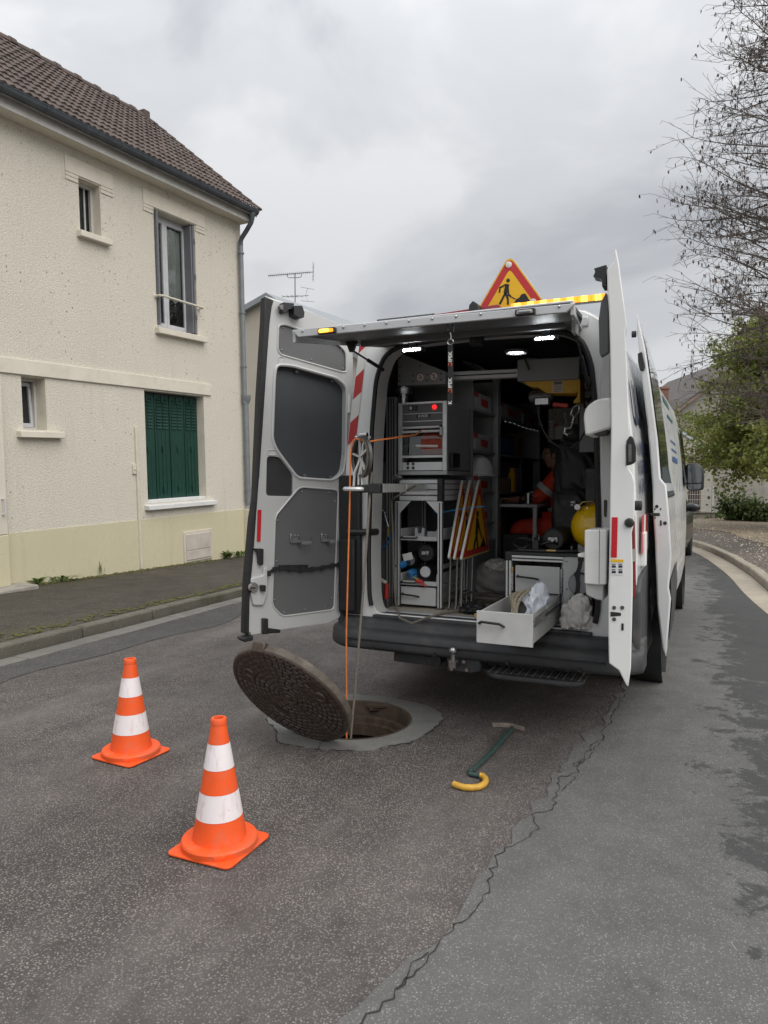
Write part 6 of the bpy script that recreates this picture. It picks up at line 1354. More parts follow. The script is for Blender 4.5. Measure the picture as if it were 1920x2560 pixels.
# ---- jib crane: mast, plate, beam and hoist
my = .34
cr = vthing('jib_crane', 'aluminium swivel mast with grey jib plate and beam inside the van', 'crane', (-.76, my, .613))
mx0, mx1 = V('C1', 1330, 1500, my)[0], V('C1', 1420, 1500, my)[0]
part('mast', MB().box(mx0, mx1, my, my+.09, .613, V('C1', 1380, 1010, my)[1]), ALU_D, cr, bevel=.004)
for x in (mx0+.02, (mx0+mx1)/2, mx1-.02): part('mast_groove', MB().box(x-.004, x+.004, my-.001, my+.01, .62, V('C1', 1380, 1020, my)[1]), BLACK, cr, smooth=0)
bq = V('C3', 172, 895, my); part('bearing', MB().lathe([(.03, -.10), (.035, -.03), (.062, -.03), (.066, -.012), (.066, .012), (.045, .016), (.045, .05), (.03, .05)], (bq[0], my+.03, bq[1]), n=28), STEEL, cr)
pl = [V('C3', *p, my-.03) for p in ((145, 655), (185, 660), (465, 772), (465, 856), (145, 868))]
jp = part('jib_plate', MB().prism(pl, lambda x, z, t: (x, t, z), my-.03, my+.08), GREYBOX, cr, bevel=.004)
for x, y in ((160, 685), (160, 745), (160, 803), (158, 838), (250, 800), (248, 840), (342, 793), (340, 833), (434, 787), (433, 828), (296, 735)):
    q = V('C3', x, y, my-.03); part('bolt', MB().ell((q[0], my-.031, q[1]), .006, 8, 5), BLACK, jp)
for x, y, kind_ in ((297, 813, 0), (388, 806, 1)):
    q = V('C3', x, y, my-.03); c = Vector((q[0], my-.032, q[1])); st_ = part('sticker', MB().cyl(c, c+Vector((0, .004, 0)), .031, n=28), PRINTW, jp, smooth=0)
    part('sticker_ring', MB().lathe([(.026, 0), (.031, 0)], c+Vector((0, -.001, 0)), (0, -1, 0), n=28, caps=False), mat('ring_red%d' % kind_, (.35, .08, .08), .5), st_, smooth=0)
    if kind_ == 0:
        part('lettering', text_mb('100', .022, lambda a, b, t_, c=c: (c.x+a, c.y-.0015, c.z-.009+b), .0006, align='CENTER', sx=.9), PRINTK, st_, smooth=0)
        part('lettering', text_mb('MAX', .008, lambda a, b, t_, c=c: (c.x+a, c.y-.0015, c.z+.011+b), .0003, align='CENTER'), PRINTK, st_, smooth=0); part('lettering', text_mb('kg', .009, lambda a, b, t_, c=c: (c.x+a, c.y-.0015, c.z-.021+b), .0003, align='CENTER'), PRINTK, st_, smooth=0)
    else:
        fg = MB().ell((c.x, c.y-.001, c.z+.013), (.004, .0008, .004), 8, 5).beam((c.x, c.y-.001, c.z+.009), (c.x, c.y-.001, c.z-.006), .001, .006, (1, 0, 0)).beam((c.x, c.y-.001, c.z-.006), (c.x-.006, c.y-.001, c.z-.019), .001, .003, (1, 0, 0)).beam((c.x, c.y-.001, c.z-.006), (c.x+.006, c.y-.001, c.z-.019), .001, .003, (1, 0, 0))
        part('pictogram', fg, PRINTK, st_, kind='stuff'); part('slash', MB().beam((c.x-.019, c.y-.002, c.z+.019), (c.x+.019, c.y-.002, c.z-.019), .001, .004, (1, 0, 1)), MATS['ring_red1'], st_)
by0 = my+.10
bm_ = [V('C3', x, y, by0) for x, y in ((465, 775), (1380, 735), (1380, 790), (465, 830))]
part('beam', MB().prism(bm_, lambda x, z, t: (x, t, z), by0, by0+.07), ALU, cr, bevel=.004); part('beam_groove', MB().prism([V('C3', x, y, by0) for x, y in ((480, 800), (940, 778), (940, 786), (480, 808))], lambda x, z, t: (x, t, z), by0-.002, by0+.01), BLACK, cr, smooth=0)
ym = .35
ho = vthing('electric_hoist', 'yellow electric hoist with grey cover and steel hook under the van roof', 'hoist', (V('C3', 1150, 830, ym)[0], ym, V('C3', 1150, 830, ym)[1]))
part('cover', MB().prism(rpoly([V('C3', x, y, ym) for x, y in ((945, 700), (960, 692), (1362, 672), (1360, 812), (1345, 822), (945, 838))], .008), lambda x, z, t: (x, t, z), ym, ym+.22), GREYBOX, ho, bevel=.006)
q = V('C3', 1020, 740, ym); part('lever', MB().beam((q[0]+.01, ym-.02, q[1]-.025), (q[0]-.02, ym-.03, q[1]+.055), .012, .012), BLACK, ho)
ysh = [V('C3', x, y, ym+.04) for x, y in ((980, 838), (1348, 822), (1350, 905), (1330, 920), (1140, 918), (1085, 880), (1020, 870))]
yo = part('housing', MB().prism(ysh, lambda x, z, t: (x, t, z), ym+.04, ym+.20), HOISTY, ho, bevel=.006)
lbp = [V('C3', x, y, ym+.035) for x, y in ((1182, 835), (1252, 832), (1252, 912), (1180, 915))]; lb = part('rating_label', MB().prism(lbp, lambda x, z, t: (x, t, z), ym+.036, ym+.05), mat('label_pale', (.55, .46, .38), .5), yo, smooth=0)
bars = MB(); lx0, lx1 = lbp[0][0]+.006, lbp[1][0]-.006; lz1 = lbp[0][1]-.006
for k in range(16): x = lx0+(lx1-lx0)*k/16; bars.box(x, x+(.002 if k % 3 else .001), ym+.034, ym+.0365, lz1-.02, lz1)
for k in range(4): bars.box(lx0, lx1-.004*(k % 2), ym+.034, ym+.0365, lz1-.033-k*.010, lz1-.030-k*.010)
part('label_print', bars, PRINTK, lb, kind='stuff', smooth=0)
part('side_frame', MB().prism([V('C3', x, y, ym+.02) for x, y in ((1346, 822), (1366, 822), (1366, 980), (1320, 985), (1320, 970), (1346, 940))], lambda x, z, t: (x, t, z), ym+.02, ym+.2), HOISTY, ho, bevel=.004)
q = V('C3', 1095, 935, ym+.06); part('motor', MB().lathe([(0, -.02), (.03, -.02), (.042, 0), (.042, .11), (.03, .13), (0, .13)], (q[0]-.055, ym+.10, q[1]), (1, 0, 0), n=24), STEEL_D, ho)
q = V('C3', 1110, 965, ym+.03); part('terminal_box', MB().box(q[0]-.045, q[0]+.045, ym+.02, ym+.08, q[1]-.03, q[1]+.015), STEEL, ho, bevel=.004)
q = V('C3', 1235, 995, ym+.03); part('limit_arm', MB().beam((q[0]-.05, ym+.03, q[1]+.005), (q[0]+.05, ym+.03, q[1]-.01), .03, .028), REDPL, ho, bevel=.008)
hkp = [V('C3', x, y, ym) for x, y in ((1345, 1000), (1320, 1010), (1305, 1060), (1330, 1075), (1360, 1040), (1362, 1005), (1345, 990))]
part('carabiner', MB().tube([(x, ym+.0, z) for x, z in hkp], .007, 8, closed=True), STEEL, ho)
hk2 = [V('C3', x, y, ym) for x, y in ((1325, 1075), (1318, 1110), (1298, 1150), (1270, 1150), (1262, 1185), (1285, 1200), (1305, 1180))]
part('hook', MB().tube([(x, ym, z) for x, z in hk2], [.008, .009, .009, .010, .011, .010, .005], 8), STEEL, ho)
for k in range(5):
    q = V('C3', 1262+k*4, 1055+k*18, ym); part('chain_link', MB().tube([(q[0]+math.cos(a)*.005*(1 if k % 2 else .4), ym+math.sin(a)*.004, q[1]+math.sin(a)*.012) for a in [i*math.pi/5 for i in range(10)]], .0018, 5, closed=True), STEEL, ho)
cbp = [V('C3', x, y, ym-.02) for x, y in ((1085, 1010), (1090, 1080), (1120, 1170), (1165, 1240), (1240, 1285), (1310, 1280), (1360, 1240), (1400, 1170))]
part('power_cable', MB().tube([(x, ym-.02, z) for x, z in cbp], .006, 8), BLACK, ho)
cbp = [V('C3', x, y, ym+.0) for x, y in ((1195, 1010), (1200, 1050), (1180, 1085), (1150, 1100))]; part('power_cable', MB().tube([(x, ym, z) for x, z in cbp], .006, 8), BLACK, ho)
# ---- three folded roadworks signs standing on edge
def works_sign(name, label, X, dx, px, group):
    ap, bf, bb, lf = [VX('C4', *q, X) for q in px]
    t = vthing(name, label, 'road sign', (X, lf[0], .613), group)
    n_ = .02; tri = rpoly([ap, bf, bb], .035)
    f_ = lambda y, z, tt: (X + tt, y, z)
    part('plate', MB().prism(tri, f_, -.010, .006), ALU, t, bevel=.002)
    c_ = ((ap[0]+bf[0]+bb[0])/3, (ap[1]+bf[1]+bb[1])/3)
    sc_ = lambda k: rpoly([(c_[0]+(p[0]-c_[0])*k, c_[1]+(p[1]-c_[1])*k) for p in (ap, bf, bb)], .03*k)
    part('yellow_rim', MB().prism(sc_(.96), f_, .004, .007), SIGNY, t, smooth=0); part('red_border', MB().prism(sc_(.92), f_, .005, .0078), SIGNR, t, smooth=0); face = part('yellow_face', MB().prism(sc_(.70), f_, .006, .0086), SIGNY, t, smooth=0)
    w_ = (bb[0]-bf[0]); h_ = ap[1]-(bf[1]+bb[1])/2; g_ = lambda u, v: (X+.0092, c_[0]+u*w_, c_[1]+v*h_)
    m_ = MB(); m_.ell(g_(-.02, .20), (.001, w_*.045, h_*.045), 10, 6)
    for a, b, wd in (((-.02, .15), (-.05, -.06), .09), ((-.05, -.06), (-.15, -.24), .05), ((-.05, -.06), (.0, -.24), .05), ((-.01, .12), (.08, -.04), .04), ((.08, -.04), (.14, -.12), .03)): m_.beam(g_(*a), g_(*b), .001, w_*wd, (0, 1, .3))
    m_.prism([(c_[0]+.08*w_, c_[1]-.24*h_), (c_[0]+.30*w_, c_[1]-.24*h_), (c_[0]+.20*w_, c_[1]-.10*h_)], lambda y, z, tt: (X+tt, y, z), .0085, .0095)
    part('pictogram', m_, SIGNK, face, kind='stuff', smooth=0)
    for y_ in (lf[0], lf[0]+.22): part('leg', MB().tube([(X-.012, y_+.02, bf[1]+.06), (X-.015, y_, .64), (X-.02, y_-.015, .617)], .009, 8), STEEL_D, t)
    part('leg_bar', MB().tube([(X-.015, lf[0], .72), (X-.015, lf[0]+.22, .72)], .007, 6), STEEL_D, t)
    return t
grp = 'folded roadworks signs in the van'
works_sign('works_sign', 'folded triangular roadworks sign leaning against the rack post', -.275, 0, ((580, 252), (484, 800), (600, 770), (505, 1110)), grp)
works_sign('works_sign', 'folded triangular roadworks sign sandwiched between two others', -.225, 0, ((632, 252), (520, 805), (645, 775), (550, 1112)), grp)
works_sign('works_sign', 'triangular roadworks sign with its yellow digging-man face showing, outermost of three', -.170, 0, ((690, 252), (566, 808), (755, 742), (583, 1105)), grp)
tp = [V('C4', x, y, .45) for x, y in ((405, 478), (470, 480), (560, 462), (640, 452), (720, 445))]
solo('tie_cord', MB().tube([(x, .40+.02*i, z) for i, (x, z) in enumerate(tp)], .005, 6), BLUE, 'blue cord tying the roadworks signs to the rack', 'cord', (tp[2][0], .45, tp[2][1]), FV)
# ---- right tool cabinet with drawers
CY = .12
K = lambda x, y, Y=CY: V('C4', x, y, Y)
kx0, kx1, kx2 = K(868, 800)[0], K(1252, 800)[0], K(1395, 800)[0]; kz1 = K(1000, 762)[1]; kz0 = .613
cab = vthing('drawer_cabinet', 'grey drawer cabinet with aluminium frame at the van doorway, one drawer pulled out', 'cabinet', ((kx0+kx1)/2, CY, kz0))
part('carcass', MB().box(kx0+.006, kx0+.02, CY+.03, .82, kz0, kz1-.03).box(kx1-.014, kx1, CY+.03, .82, kz0, kz1-.03).box(kx0, kx1, .80, .82, kz0, kz1-.03).box(kx0+.02, kx1-.014, CY+.1, .8, K(900, 1035)[1]-.0, K(900, 1025)[1]), GREYPAINT, cab, bevel=.003)
part('post', MB().box(kx0, kx0+.035, CY, CY+.035, kz0, kz1-.03), ALU, cab, bevel=.003); part('post_groove', MB().box(kx0+.013, kx0+.021, CY-.002, CY+.01, kz0, kz1-.04), BLACK, cab, smooth=0)
part('top_rail', MB().box(kx0+.036, kx1, CY, CY+.035, kz1-.045, kz1-.010), ALU, cab, bevel=.003); part('rail_groove', MB().box(kx0+.036, kx1, CY-.002, CY+.01, kz1-.032, kz1-.024), BLACK, cab, smooth=0)
part('corner_block', MB().box(kx0-.003, kx0+.038, CY-.004, CY+.04, kz1-.045, kz1-.006), BLACK, cab, bevel=.004)
part('worktop', MB().box(kx0-.004, kx2+.06, CY-.004, .84, kz1-.008, kz1+.010), PANEL_DD, cab, bevel=.003)
d_ = drawer_front(cab, K(930, 900)[0], K(1228, 900)[0], K(930, 1015)[1], K(930, 838)[1], CY+.004)
for x in (K(910, 870)[0], K(1240, 870)[0]): part('runner', MB().box(x-.006, x+.006, CY+.004, CY+.03, K(930, 1010)[1], K(930, 850)[1]), STEEL, cab); 
part('latch', MB().box(K(908, 868)[0]-.006, K(908, 868)[0]+.012, CY-.006, CY+.01, K(908, 880)[1], K(908, 850)[1]), BRASS, cab, bevel=.002)
# pulled-out drawer
DYF = -.62; ox0, oz1 = V('C4', 672, 1140, DYF); ox1 = V('C4', 1050, 1190, DYF)[0]; oz0 = V('C4', 850, 1372, DYF)[1]
od = part('open_drawer', MB().box(ox0+.014, ox1-.014, DYF+.016, .16, oz0+.006, oz0+.014).box(ox0+.012, ox0+.020, DYF+.016, .16, oz0+.006, oz1-.004).box(ox1-.020, ox1-.012, DYF+.016, .16, oz0+.006, oz1-.004).box(ox0+.02, ox1-.02, .15, .16, oz0+.006, oz1-.01), GREYPAINT, cab, bevel=.002)
fo = part('drawer_front', MB().box(ox0, ox1, DYF, DYF+.015, oz0, oz1), GREYPAINT, od, bevel=.003)
a, b = V('C4', 697, 1225, DYF), V('C4', 855, 1245, DYF)
part('handle', MB().tube([(a[0], DYF, a[1]), (a[0], DYF-.024, a[1]+.004), (a[0]+.015, DYF-.032, a[1]+.014), (b[0]-.015, DYF-.032, b[1]+.014), (b[0], DYF-.024, b[1]+.004), (b[0], DYF, b[1]-.004)], .007, 8), BLACK, fo)
part('latch', MB().box(ox0-.016, ox0+.003, DYF+.01, DYF+.03, oz1-.045, oz1-.02), BRASS, fo, bevel=.002)
part('runner', MB().box(ox1-.011, ox1-.002, DYF+.05, .12, oz1-.075, oz1-.03), STEEL, od, bevel=.002); part('runner_slot', MB().box(ox1-.003, ox1, DYF+.30, .10, oz1-.060, oz1-.045), BLACK, od, smooth=0)
# side plate with two grey discs and rubber strap
sp0 = part('side_plate', MB().prism([K(1252, 785), K(1440, 760), K(1440, 1190), (K(1440, 1190)[0], kz0), (K(1252, 1200)[0], kz0)], lambda x, z, t: (x, t, z), CY+.002, CY+.012), GREYPAINT, cab, bevel=.002)
for x, y, r_ in ((1365, 960, .062), (1365, 1105, .066)):
    q = K(x, y); part('disc', MB().cyl((q[0]+.006, CY-.03, q[1]), (q[0], CY+.0, q[1]), r_+.006, n=36), BLACK, sp0); part('disc_cap', MB().lathe([(r_, .0), (r_, .012), (r_-.004, .015), (0, .015)], (q[0], CY-.03, q[1]), (0, -1, 0), n=36), GREYBOX, sp0)
for x, y in ((1274, 812), (1274, 995), (1274, 1180)): q = K(x, y); part('bolt', MB().ell((q[0], CY-.001, q[1]), .006, 8, 5), STEEL, sp0)
stp_ = [K(x, y, CY-.05) for x, y in ((1370, 800), (1362, 850), (1345, 900), (1352, 960), (1345, 1030), (1350, 1110), (1352, 1180))]
ss = part('rubber_strap', MB().loft([[Vector((x-.012, CY-.052, z)), Vector((x+.012, CY-.052, z)), Vector((x+.012, CY-.046, z)), Vector((x-.012, CY-.046, z))] for x, z in stp_]), RUBBER, sp0)
for x, z in stp_[::2]: part('strap_eyelet', MB().lathe([(.008, 0), (.018, 0), (.018, .01), (.008, .01)], (x, CY-.046, z), (0, -1, 0), n=12), RUBBER, ss)
q = K(1272, 1218, CY-.01); part('foot', MB().box(q[0]-.025, q[0]+.02, CY-.03, CY+.01, .613, .645), STEEL_D, cab, bevel=.003)
# ---------------------------------------------------------------- more van contents
# roadworks sign on the roof
sy = .33
A_ = V('C3', 895, 14, sy); BL = V('C3', 700, 352, sy); BR = V('C3', 1106, 318, sy)
h_ = A_[1]-BL[1]; bx_l, bx_r = BL[0], BR[0]; k_ = (A_[1]-2.50)/h_; mxx = A_[0]
tri0 = [(mxx, A_[1]+.03), (mxx-(mxx-bx_l)*k_-.02, 2.50), (mxx+(bx_r-mxx)*k_+.02, 2.50)]
rs_ = thing('roof_sign', 'yellow and red triangular roadworks sign standing on the van roof', 'road sign', (mxx, sy, 2.50), FV)
fs = lambda x, z, t: (x, sy+t, z)
cx_, cz_ = sum(p[0] for p in tri0)/3, sum(p[1] for p in tri0)/3
sct = lambda k, r_: rpoly([(cx_+(x-cx_)*k, cz_+(z-cz_)*k) for x, z in tri0], r_, 6)
part('plate', MB().prism(sct(1.0, .07), fs, 0, .02), ALU_D, rs_, bevel=.002); part('yellow_rim', MB().prism(sct(.975, .065), fs, -.004, .0), SIGNY, rs_, smooth=0); part('red_border', MB().prism(sct(.93, .06), fs, -.006, -.003), SIGNR, rs_, smooth=0)
fy_ = part('yellow_face', MB().prism(sct(.66, .03), fs, -.008, -.005), SIGNY, rs_, smooth=0)
g3_ = lambda x, y: (lambda q: Vector((q[0], sy-.0095, q[1])))(V('C3', x, y, sy))
pm = MB(); q = g3_(886, 166); pm.ell(q, (.0125, .001, .0125), 12, 6)
for a, b, wd in (((882, 190), (868, 250), .026), ((868, 250), (830, 325), .014), ((868, 245), (885, 290), .014), ((885, 290), (885, 328), .013), ((868, 195), (830, 215), .011), ((832, 212), (828, 248), .010), ((884, 200), (890, 262), .010), ((890, 260), (905, 272), .010), ((880, 262), (935, 290), .006)): pm.beam(g3_(*a), g3_(*b), .001, wd, (1, 0, .2))
pm.prism([(g3_(x, y).x, g3_(x, y).z) for x, y in ((920, 330), (940, 290), (960, 282), (975, 258), (1000, 252), (1018, 280), (1030, 300), (1040, 320))], lambda x, z, t: (x, t, z), sy-.0098, sy-.008)
part('pictogram', pm, SIGNK, fy_, kind='stuff', smooth=0)
q = V('C3', 890, 60, sy); part('flash_lens', MB().lathe([(.021, .0), (.019, .008), (0, .012)], (q[0], sy-.006, q[1]), (0, -1, 0), n=20), mat('clear_lens', (.62, .61, .58), .15, coat=.6), rs_)
q = V('C3', 1052, 308, sy); part('flash_lens', MB().lathe([(.021, .0), (.019, .008), (0, .012)], (q[0], sy-.006, q[1]), (0, -1, 0), n=20), MATS['clear_lens'], rs_)
part('strut', MB().beam((mxx, sy+.02, 2.78), (mxx, sy+.22, 2.50), .02, .02), ALU_D, rs_)
# hanging strap with printed letters
sy2 = -.905
s0 = V('C3', 498, 595, sy2); s1 = V('C3', 496, 1000, sy2); sw = .027
stq = thing('key_strap', 'black lanyard strap with white lettering hanging from the raised canopy', 'strap', (s0[0], sy2, s0[1]), FV)
part('band', MB().loft([[Vector((x-sw/2, sy2-.001, z)), Vector((x+sw/2, sy2-.001, z)), Vector((x+sw/2, sy2+.001, z)), Vector((x-sw/2, sy2+.001, z))] for x, z in ((s0[0], s0[1]), ((s0[0]+s1[0])/2+.002, (s0[1]+s1[1])/2), (s1[0], s1[1]))]), mat('strap_black', (.012, .012, .013), .7), stq, smooth=0)
r0 = V('C3', 498, 575, sy2); part('ring', MB().tube([(r0[0]+math.cos(a)*.015, sy2, r0[1]+math.sin(a)*.013) for a in [i*math.pi/8 for i in range(16)]], .002, 6, closed=True), STEEL, stq)
cl0 = V('C3', 497, 510, sy2); part('snap_clip', MB().tube([(cl0[0], sy2, cl0[1]+.004), (cl0[0]+.005, sy2, (cl0[1]+r0[1])/2), (r0[0], sy2, r0[1]+.010)], .0035, 8), STEEL, stq)
for yb, yt in ((742, 640), (918, 800), (1080, 968)):
    if yt > 1000: continue
    zb = V('C3', 496, min(yb, 998), sy2)[1]; zt = V('C3', 496, yt, sy2)[1]
    if yb < 1000:
        part('lettering', text_mb('IPEK', .026, lambda x, y, t, zb=zb: (s1[0]+.009-y, sy2-.0022, zb+.024+x), .0006), PRINTW, stq, smooth=0)
        part('emblem', MB().tube([(s1[0]+math.cos(a)*.0085, sy2-.002, zb+.010+math.sin(a)*.009) for a in [(-1.2+i*.36) for i in range(14)]], .0024, 5), mat('emblem_%d' % yb, (.55, .11, .04), .5), stq, smooth=0)
    else: part('lettering', text_mb('K', .026, lambda x, y, t, zb=zb: (s1[0]+.009-y, sy2-.0022, zb+.004+x), .0006), PRINTW, stq, smooth=0)
# ceiling lamps
for (x, y, Y) in ((938, 582, .75), (1024, 625, 1.15)):
    q = V('C3', x, y, Y); cl_ = part('ceiling_lamp', MB().lathe([(.085, 0), (.085, .012), (.070, .018), (.066, .006), (0, .006)], (q[0], Y, 2.40), (0, 0, -1), n=32), ALU_D, van)
    for k in range(12):
        a = k*2*math.pi/12; r_ = .045 if k % 2 else .026; part('led', MB().ell((q[0]+math.cos(a)*r_, Y+math.sin(a)*r_, 2.388), (.008, .008, .004), 8, 5), LEDC, cl_)
# left wall shelving with labelled crates
SX = -.30
shf = vthing('shelving', 'grey shelving along the left van wall holding storage crates', 'shelving', (-.55, 1.6, .613))
part('end_panel', MB().box(-.82, SX+.0, .83, .85, .613, 2.30), GREYBOX, shf, bevel=.003)
for Y in (1.46, 3.05): part('divider', MB().box(-.82, SX, Y, Y+.025, .613, 2.30), ALU_D, shf, bevel=.003)
part('front_post', MB().box(SX-.03, SX+.02, 1.44, 1.52, .613, 2.38), ALU_D, shf, bevel=.004)
part('cupboard', MB().box(-.82, SX+.005, .852, 1.455, .615, 1.02), GREYBOX, shf, bevel=.004)
zsh = [1.16, 1.40, 1.72, 2.03]
for z in zsh: part('shelf_board', MB().box(-.82, SX, .85, 3.05, z-.018, z), GREYBOX, shf, bevel=.002)
rr = random.Random(12)
cr_no = {(0, 0): 'lowest', (1, 0): 'second', (2, 0): 'third', (3, 0): 'top'}
spots = [(3, .93, .42, 'open-fronted grey crate with red label on the top shelf nearest the winch'), (3, 1.62, .68, 'long grey crate with red label on the top shelf behind the post'), (3, 2.38, .58, 'grey crate with red label at the far end of the top shelf'),
         (2, .93, .42, 'grey crate with red label on the shelf under the top one'), (1, .93, .42, 'grey crate with red label below the white helmet'), (0, .93, .42, 'grey crate with red label on the lowest shelf')]
for lv_, y0, ln, lab in spots:
    z = zsh[lv_]; t = vthing('crate', lab, 'crate', (SX-.1, y0+ln/2, z), 'crates on the van shelving')
    part('tub', MB().box(SX-.28, SX-.005, y0, y0+ln, z+.001, z+.125), CRATE, t, bevel=.006)
    part('red_label', MB().prism(rpoly([(y0+ln*.30, z+.035), (y0+ln*.72, z+.03), (y0+ln*.72, z+.085), (y0+ln*.30, z+.09)], .008), lambda y, zz, q: (SX-.004+q, y, zz), -.003, .002), REDPL, t, smooth=0)
    part('corner_tab', MB().box(SX-.02, SX-.002, y0-.001, y0+.05, z+.09, z+.127), REDPL, t, bevel=.003)
q = VX('C4', 725, 205, SX+.02); t = vthing('helmet', 'white safety helmet on the shelf between two crates', 'helmet', (SX-.08, q[0], 1.40+.127))
hc = Vector((SX-.07, 1.16, 1.53)); part('shell', MB().lathe([(.135, 0), (.128, .02), (.122, .06), (.105, .11), (.07, .145), (.0, .16)], hc, n=28), HELMET, t); part('brim', MB().lathe([(.125, .0), (.155, -.004), (.158, .004), (.128, .012)], hc, n=28, caps=False), HELMET, t); part('ridge', MB().tube([hc+Vector((math.cos(a)*.125, 0, math.sin(a)*.155)) for a in [i*math.pi/10 for i in range(1, 10)]], .014, 6), HELMET, t)
# desk and office at the back, seated operator
desk = vthing('desk', 'small work desk with white top behind the shelving', 'desk', (-.2, 2.0, .613))
dz = 1.30
part('desk_top', MB().box(-.30, .02, 1.55, 2.5, dz-.025, dz), mat('desk_white', (.5, .5, .5), .5), desk, bevel=.004); part('desk_panel', MB().box(-.30, -.28, 1.55, 2.5, .615, dz-.026), PANEL_DD, desk); part('desk_leg', MB().box(-.02, .01, 1.57, 1.61, .615, dz-.026), ALU_D, desk)
part('drawer_unit', MB().box(-.28, -.06, 1.6, 2.1, .615, 1.05), PANEL_DD, desk, bevel=.005)
kb = vthing('keyboard', 'red-keyed keyboard on the van desk', 'keyboard', (-.2, 1.8, dz)); part('base', MB().box(-.285, -.15, 1.62, 1.98, dz, dz+.02), BLACK, kb, bevel=.004); part('keys', MB().box(-.275, -.16, 1.64, 1.96, dz+.02, dz+.026), REDPL, kb)
cup = vthing('wall_cupboard', 'black cupboard with small handles on the van bulkhead', 'cupboard', (.0, 3.6, .613)); part('carcass', MB().box(-.30, .62, 3.42, 3.85, .615, 2.05), mat('cupboard_black', (.012, .012, .014), .35), cup, bevel=.006)
for z in (1.05, 1.42, 1.75):
    part('door_gap', MB().box(-.29, .61, 3.416, 3.43, z, z+.006), ALU_D, cup, smooth=0)
    for x in (-.12, .12, .36): part('handle', MB().box(x, x+.11, 3.405, 3.42, z+.05, z+.06), ALU, cup)
ds_ = MB()
led_strip = vthing('led_string', 'string of tiny white lights above the van desk', 'lights', (-.2, 2.2, 1.98))
for k in range(9): part('led', MB().ell((SX+.01, 1.7+k*.15, 1.995+.006*math.sin(k)), .0022, 6, 4), LEDS, led_strip)
part('wire', MB().tube([(SX+.004, 1.6, 2.0), (SX+.004, 3.0, 2.0)], .002, 4), BLACK, led_strip)
PY = 1.95
person = vthing('person', 'person in orange high-visibility jacket and trousers seated at the van desk', 'person', (.16, PY, .613))
def skin_obj(name, chains, radii, mat_, par, lv_=2):
    """skin-modifier figure: chains = lists of joint names; radii per joint"""
    names = []; idx = {}; ed = []
    for ch in chains:
        for a in ch:
            if a not in idx: idx[a] = len(names); names.append(a)
        for a, b in zip(ch, ch[1:]): ed.append((idx[a], idx[b]))
    base = BASE[par.name]; me = bpy.data.meshes.new(name); me.from_pydata([tuple(Vector(J[n]) - base) for n in names], ed, [])
    me.materials.append(mat_); o = bpy.data.objects.new(name, me); COL.objects.link(o); o.parent = par; BASE[o.name] = base
    sm = o.modifiers.new('skin', 'SKIN'); sm.use_smooth_shade = True; sm.branch_smoothing = .3
    sk_ = me.skin_vertices[0].data if me.skin_vertices else None
    if sk_ is None:
        bm = bmesh.new(); bm.from_mesh(me); bm.verts.layers.skin.verify(); bm.to_mesh(me); bm.free(); sk_ = me.skin_vertices[0].data
    for n, i in idx.items(): r_ = radii[n]; sk_[i].radius = (r_, r_) if isinstance(r_, (int, float)) else r_; sk_[i].use_root = (i == 0)
    ss_ = o.modifiers.new('sub', 'SUBSURF'); ss_.levels = lv_; ss_.render_levels = lv_
    return o
yn, yf = PY-.17, PY+.17    # near (left) and far side
J = dict(pel=(.20, PY, 1.10), belly=(.19, PY, 1.25), chest=(.15, PY, 1.43), neck=(.10, PY, 1.60), skull=(.075, PY, 1.69), crown=(.08, PY, 1.76),
         shl=(.14, yn, 1.54), ell=(-.02, yn-.03, 1.345), wrl=(-.20, yn+.01, 1.335), pal=(-.27, yn+.03, 1.335), shr=(.14, yf, 1.54), elr=(.0, yf+.03, 1.34), wrr=(-.18, yf-.04, 1.335), par=(-.25, yf-.06, 1.335),
         hil=(.18, yn+.06, 1.08), knl=(-.22, yn+.0, 1.10), anl=(-.18, yn, .70), tol=(-.32, yn, .64), hir=(.18, yf-.06, 1.08), knr=(-.22, yf, 1.10), anr=(-.18, yf, .70), tor=(-.32, yf, .64))
RAD = dict(pel=.15, belly=.135, chest=.145, neck=.055, skull=.075, crown=.06, shl=.075, ell=.05, wrl=.03, pal=(.036, .018), shr=.075, elr=.05, wrr=.03, par=(.036, .018), hil=.10, knl=.068, anl=.045, tol=.04, hir=.10, knr=.068, anr=.045, tor=.04)
chains = [['pel', 'belly', 'chest', 'neck', 'skull', 'crown'], ['chest', 'shl', 'ell', 'wrl', 'pal'], ['chest', 'shr', 'elr', 'wrr', 'par'], ['pel', 'hil', 'knl', 'anl', 'tol'], ['pel', 'hir', 'knr', 'anr', 'tor']]
for sd_, p0, yb in (('l', 'pal', yn+.03), ('r', 'par', yf-.06)):
    for f_, (dy, ln) in enumerate(((-.030, .060), (-.011, .075), (.009, .078), (.028, .065))):
        a, b, c = 'f%s%da' % (sd_, f_), 'f%s%db' % (sd_, f_), 'f%s%dc' % (sd_, f_)
        J[a] = (-.305, yb+dy, 1.338); J[b] = (-.305-ln*.5, yb+dy*1.1, 1.342); J[c] = (-.305-ln, yb+dy*1.15, 1.325); RAD[a] = .0095; RAD[b] = .009; RAD[c] = .0075; chains.append([p0, a, b, c])
    a, b = 'th%sa' % sd_, 'th%sb' % sd_; s_ = 1 if sd_ == 'l' else -1
    J[a] = (-.262, yb+s_*.045, 1.325); J[b] = (-.30, yb+s_*.062, 1.322); RAD[a] = .011; RAD[b] = .009; chains.append([p0, a, b])
skin_obj('body', chains, RAD, SKIN, person)
J2 = dict(J); JR = {k: (v*1.12+.004 if isinstance(v, float) else v) for k, v in RAD.items()}; J['jw'] = (.195, PY, 1.14); JR['jw'] = .165; JR['neck'] = .075; J['collar'] = (.105, PY, 1.595); JR['collar'] = .068
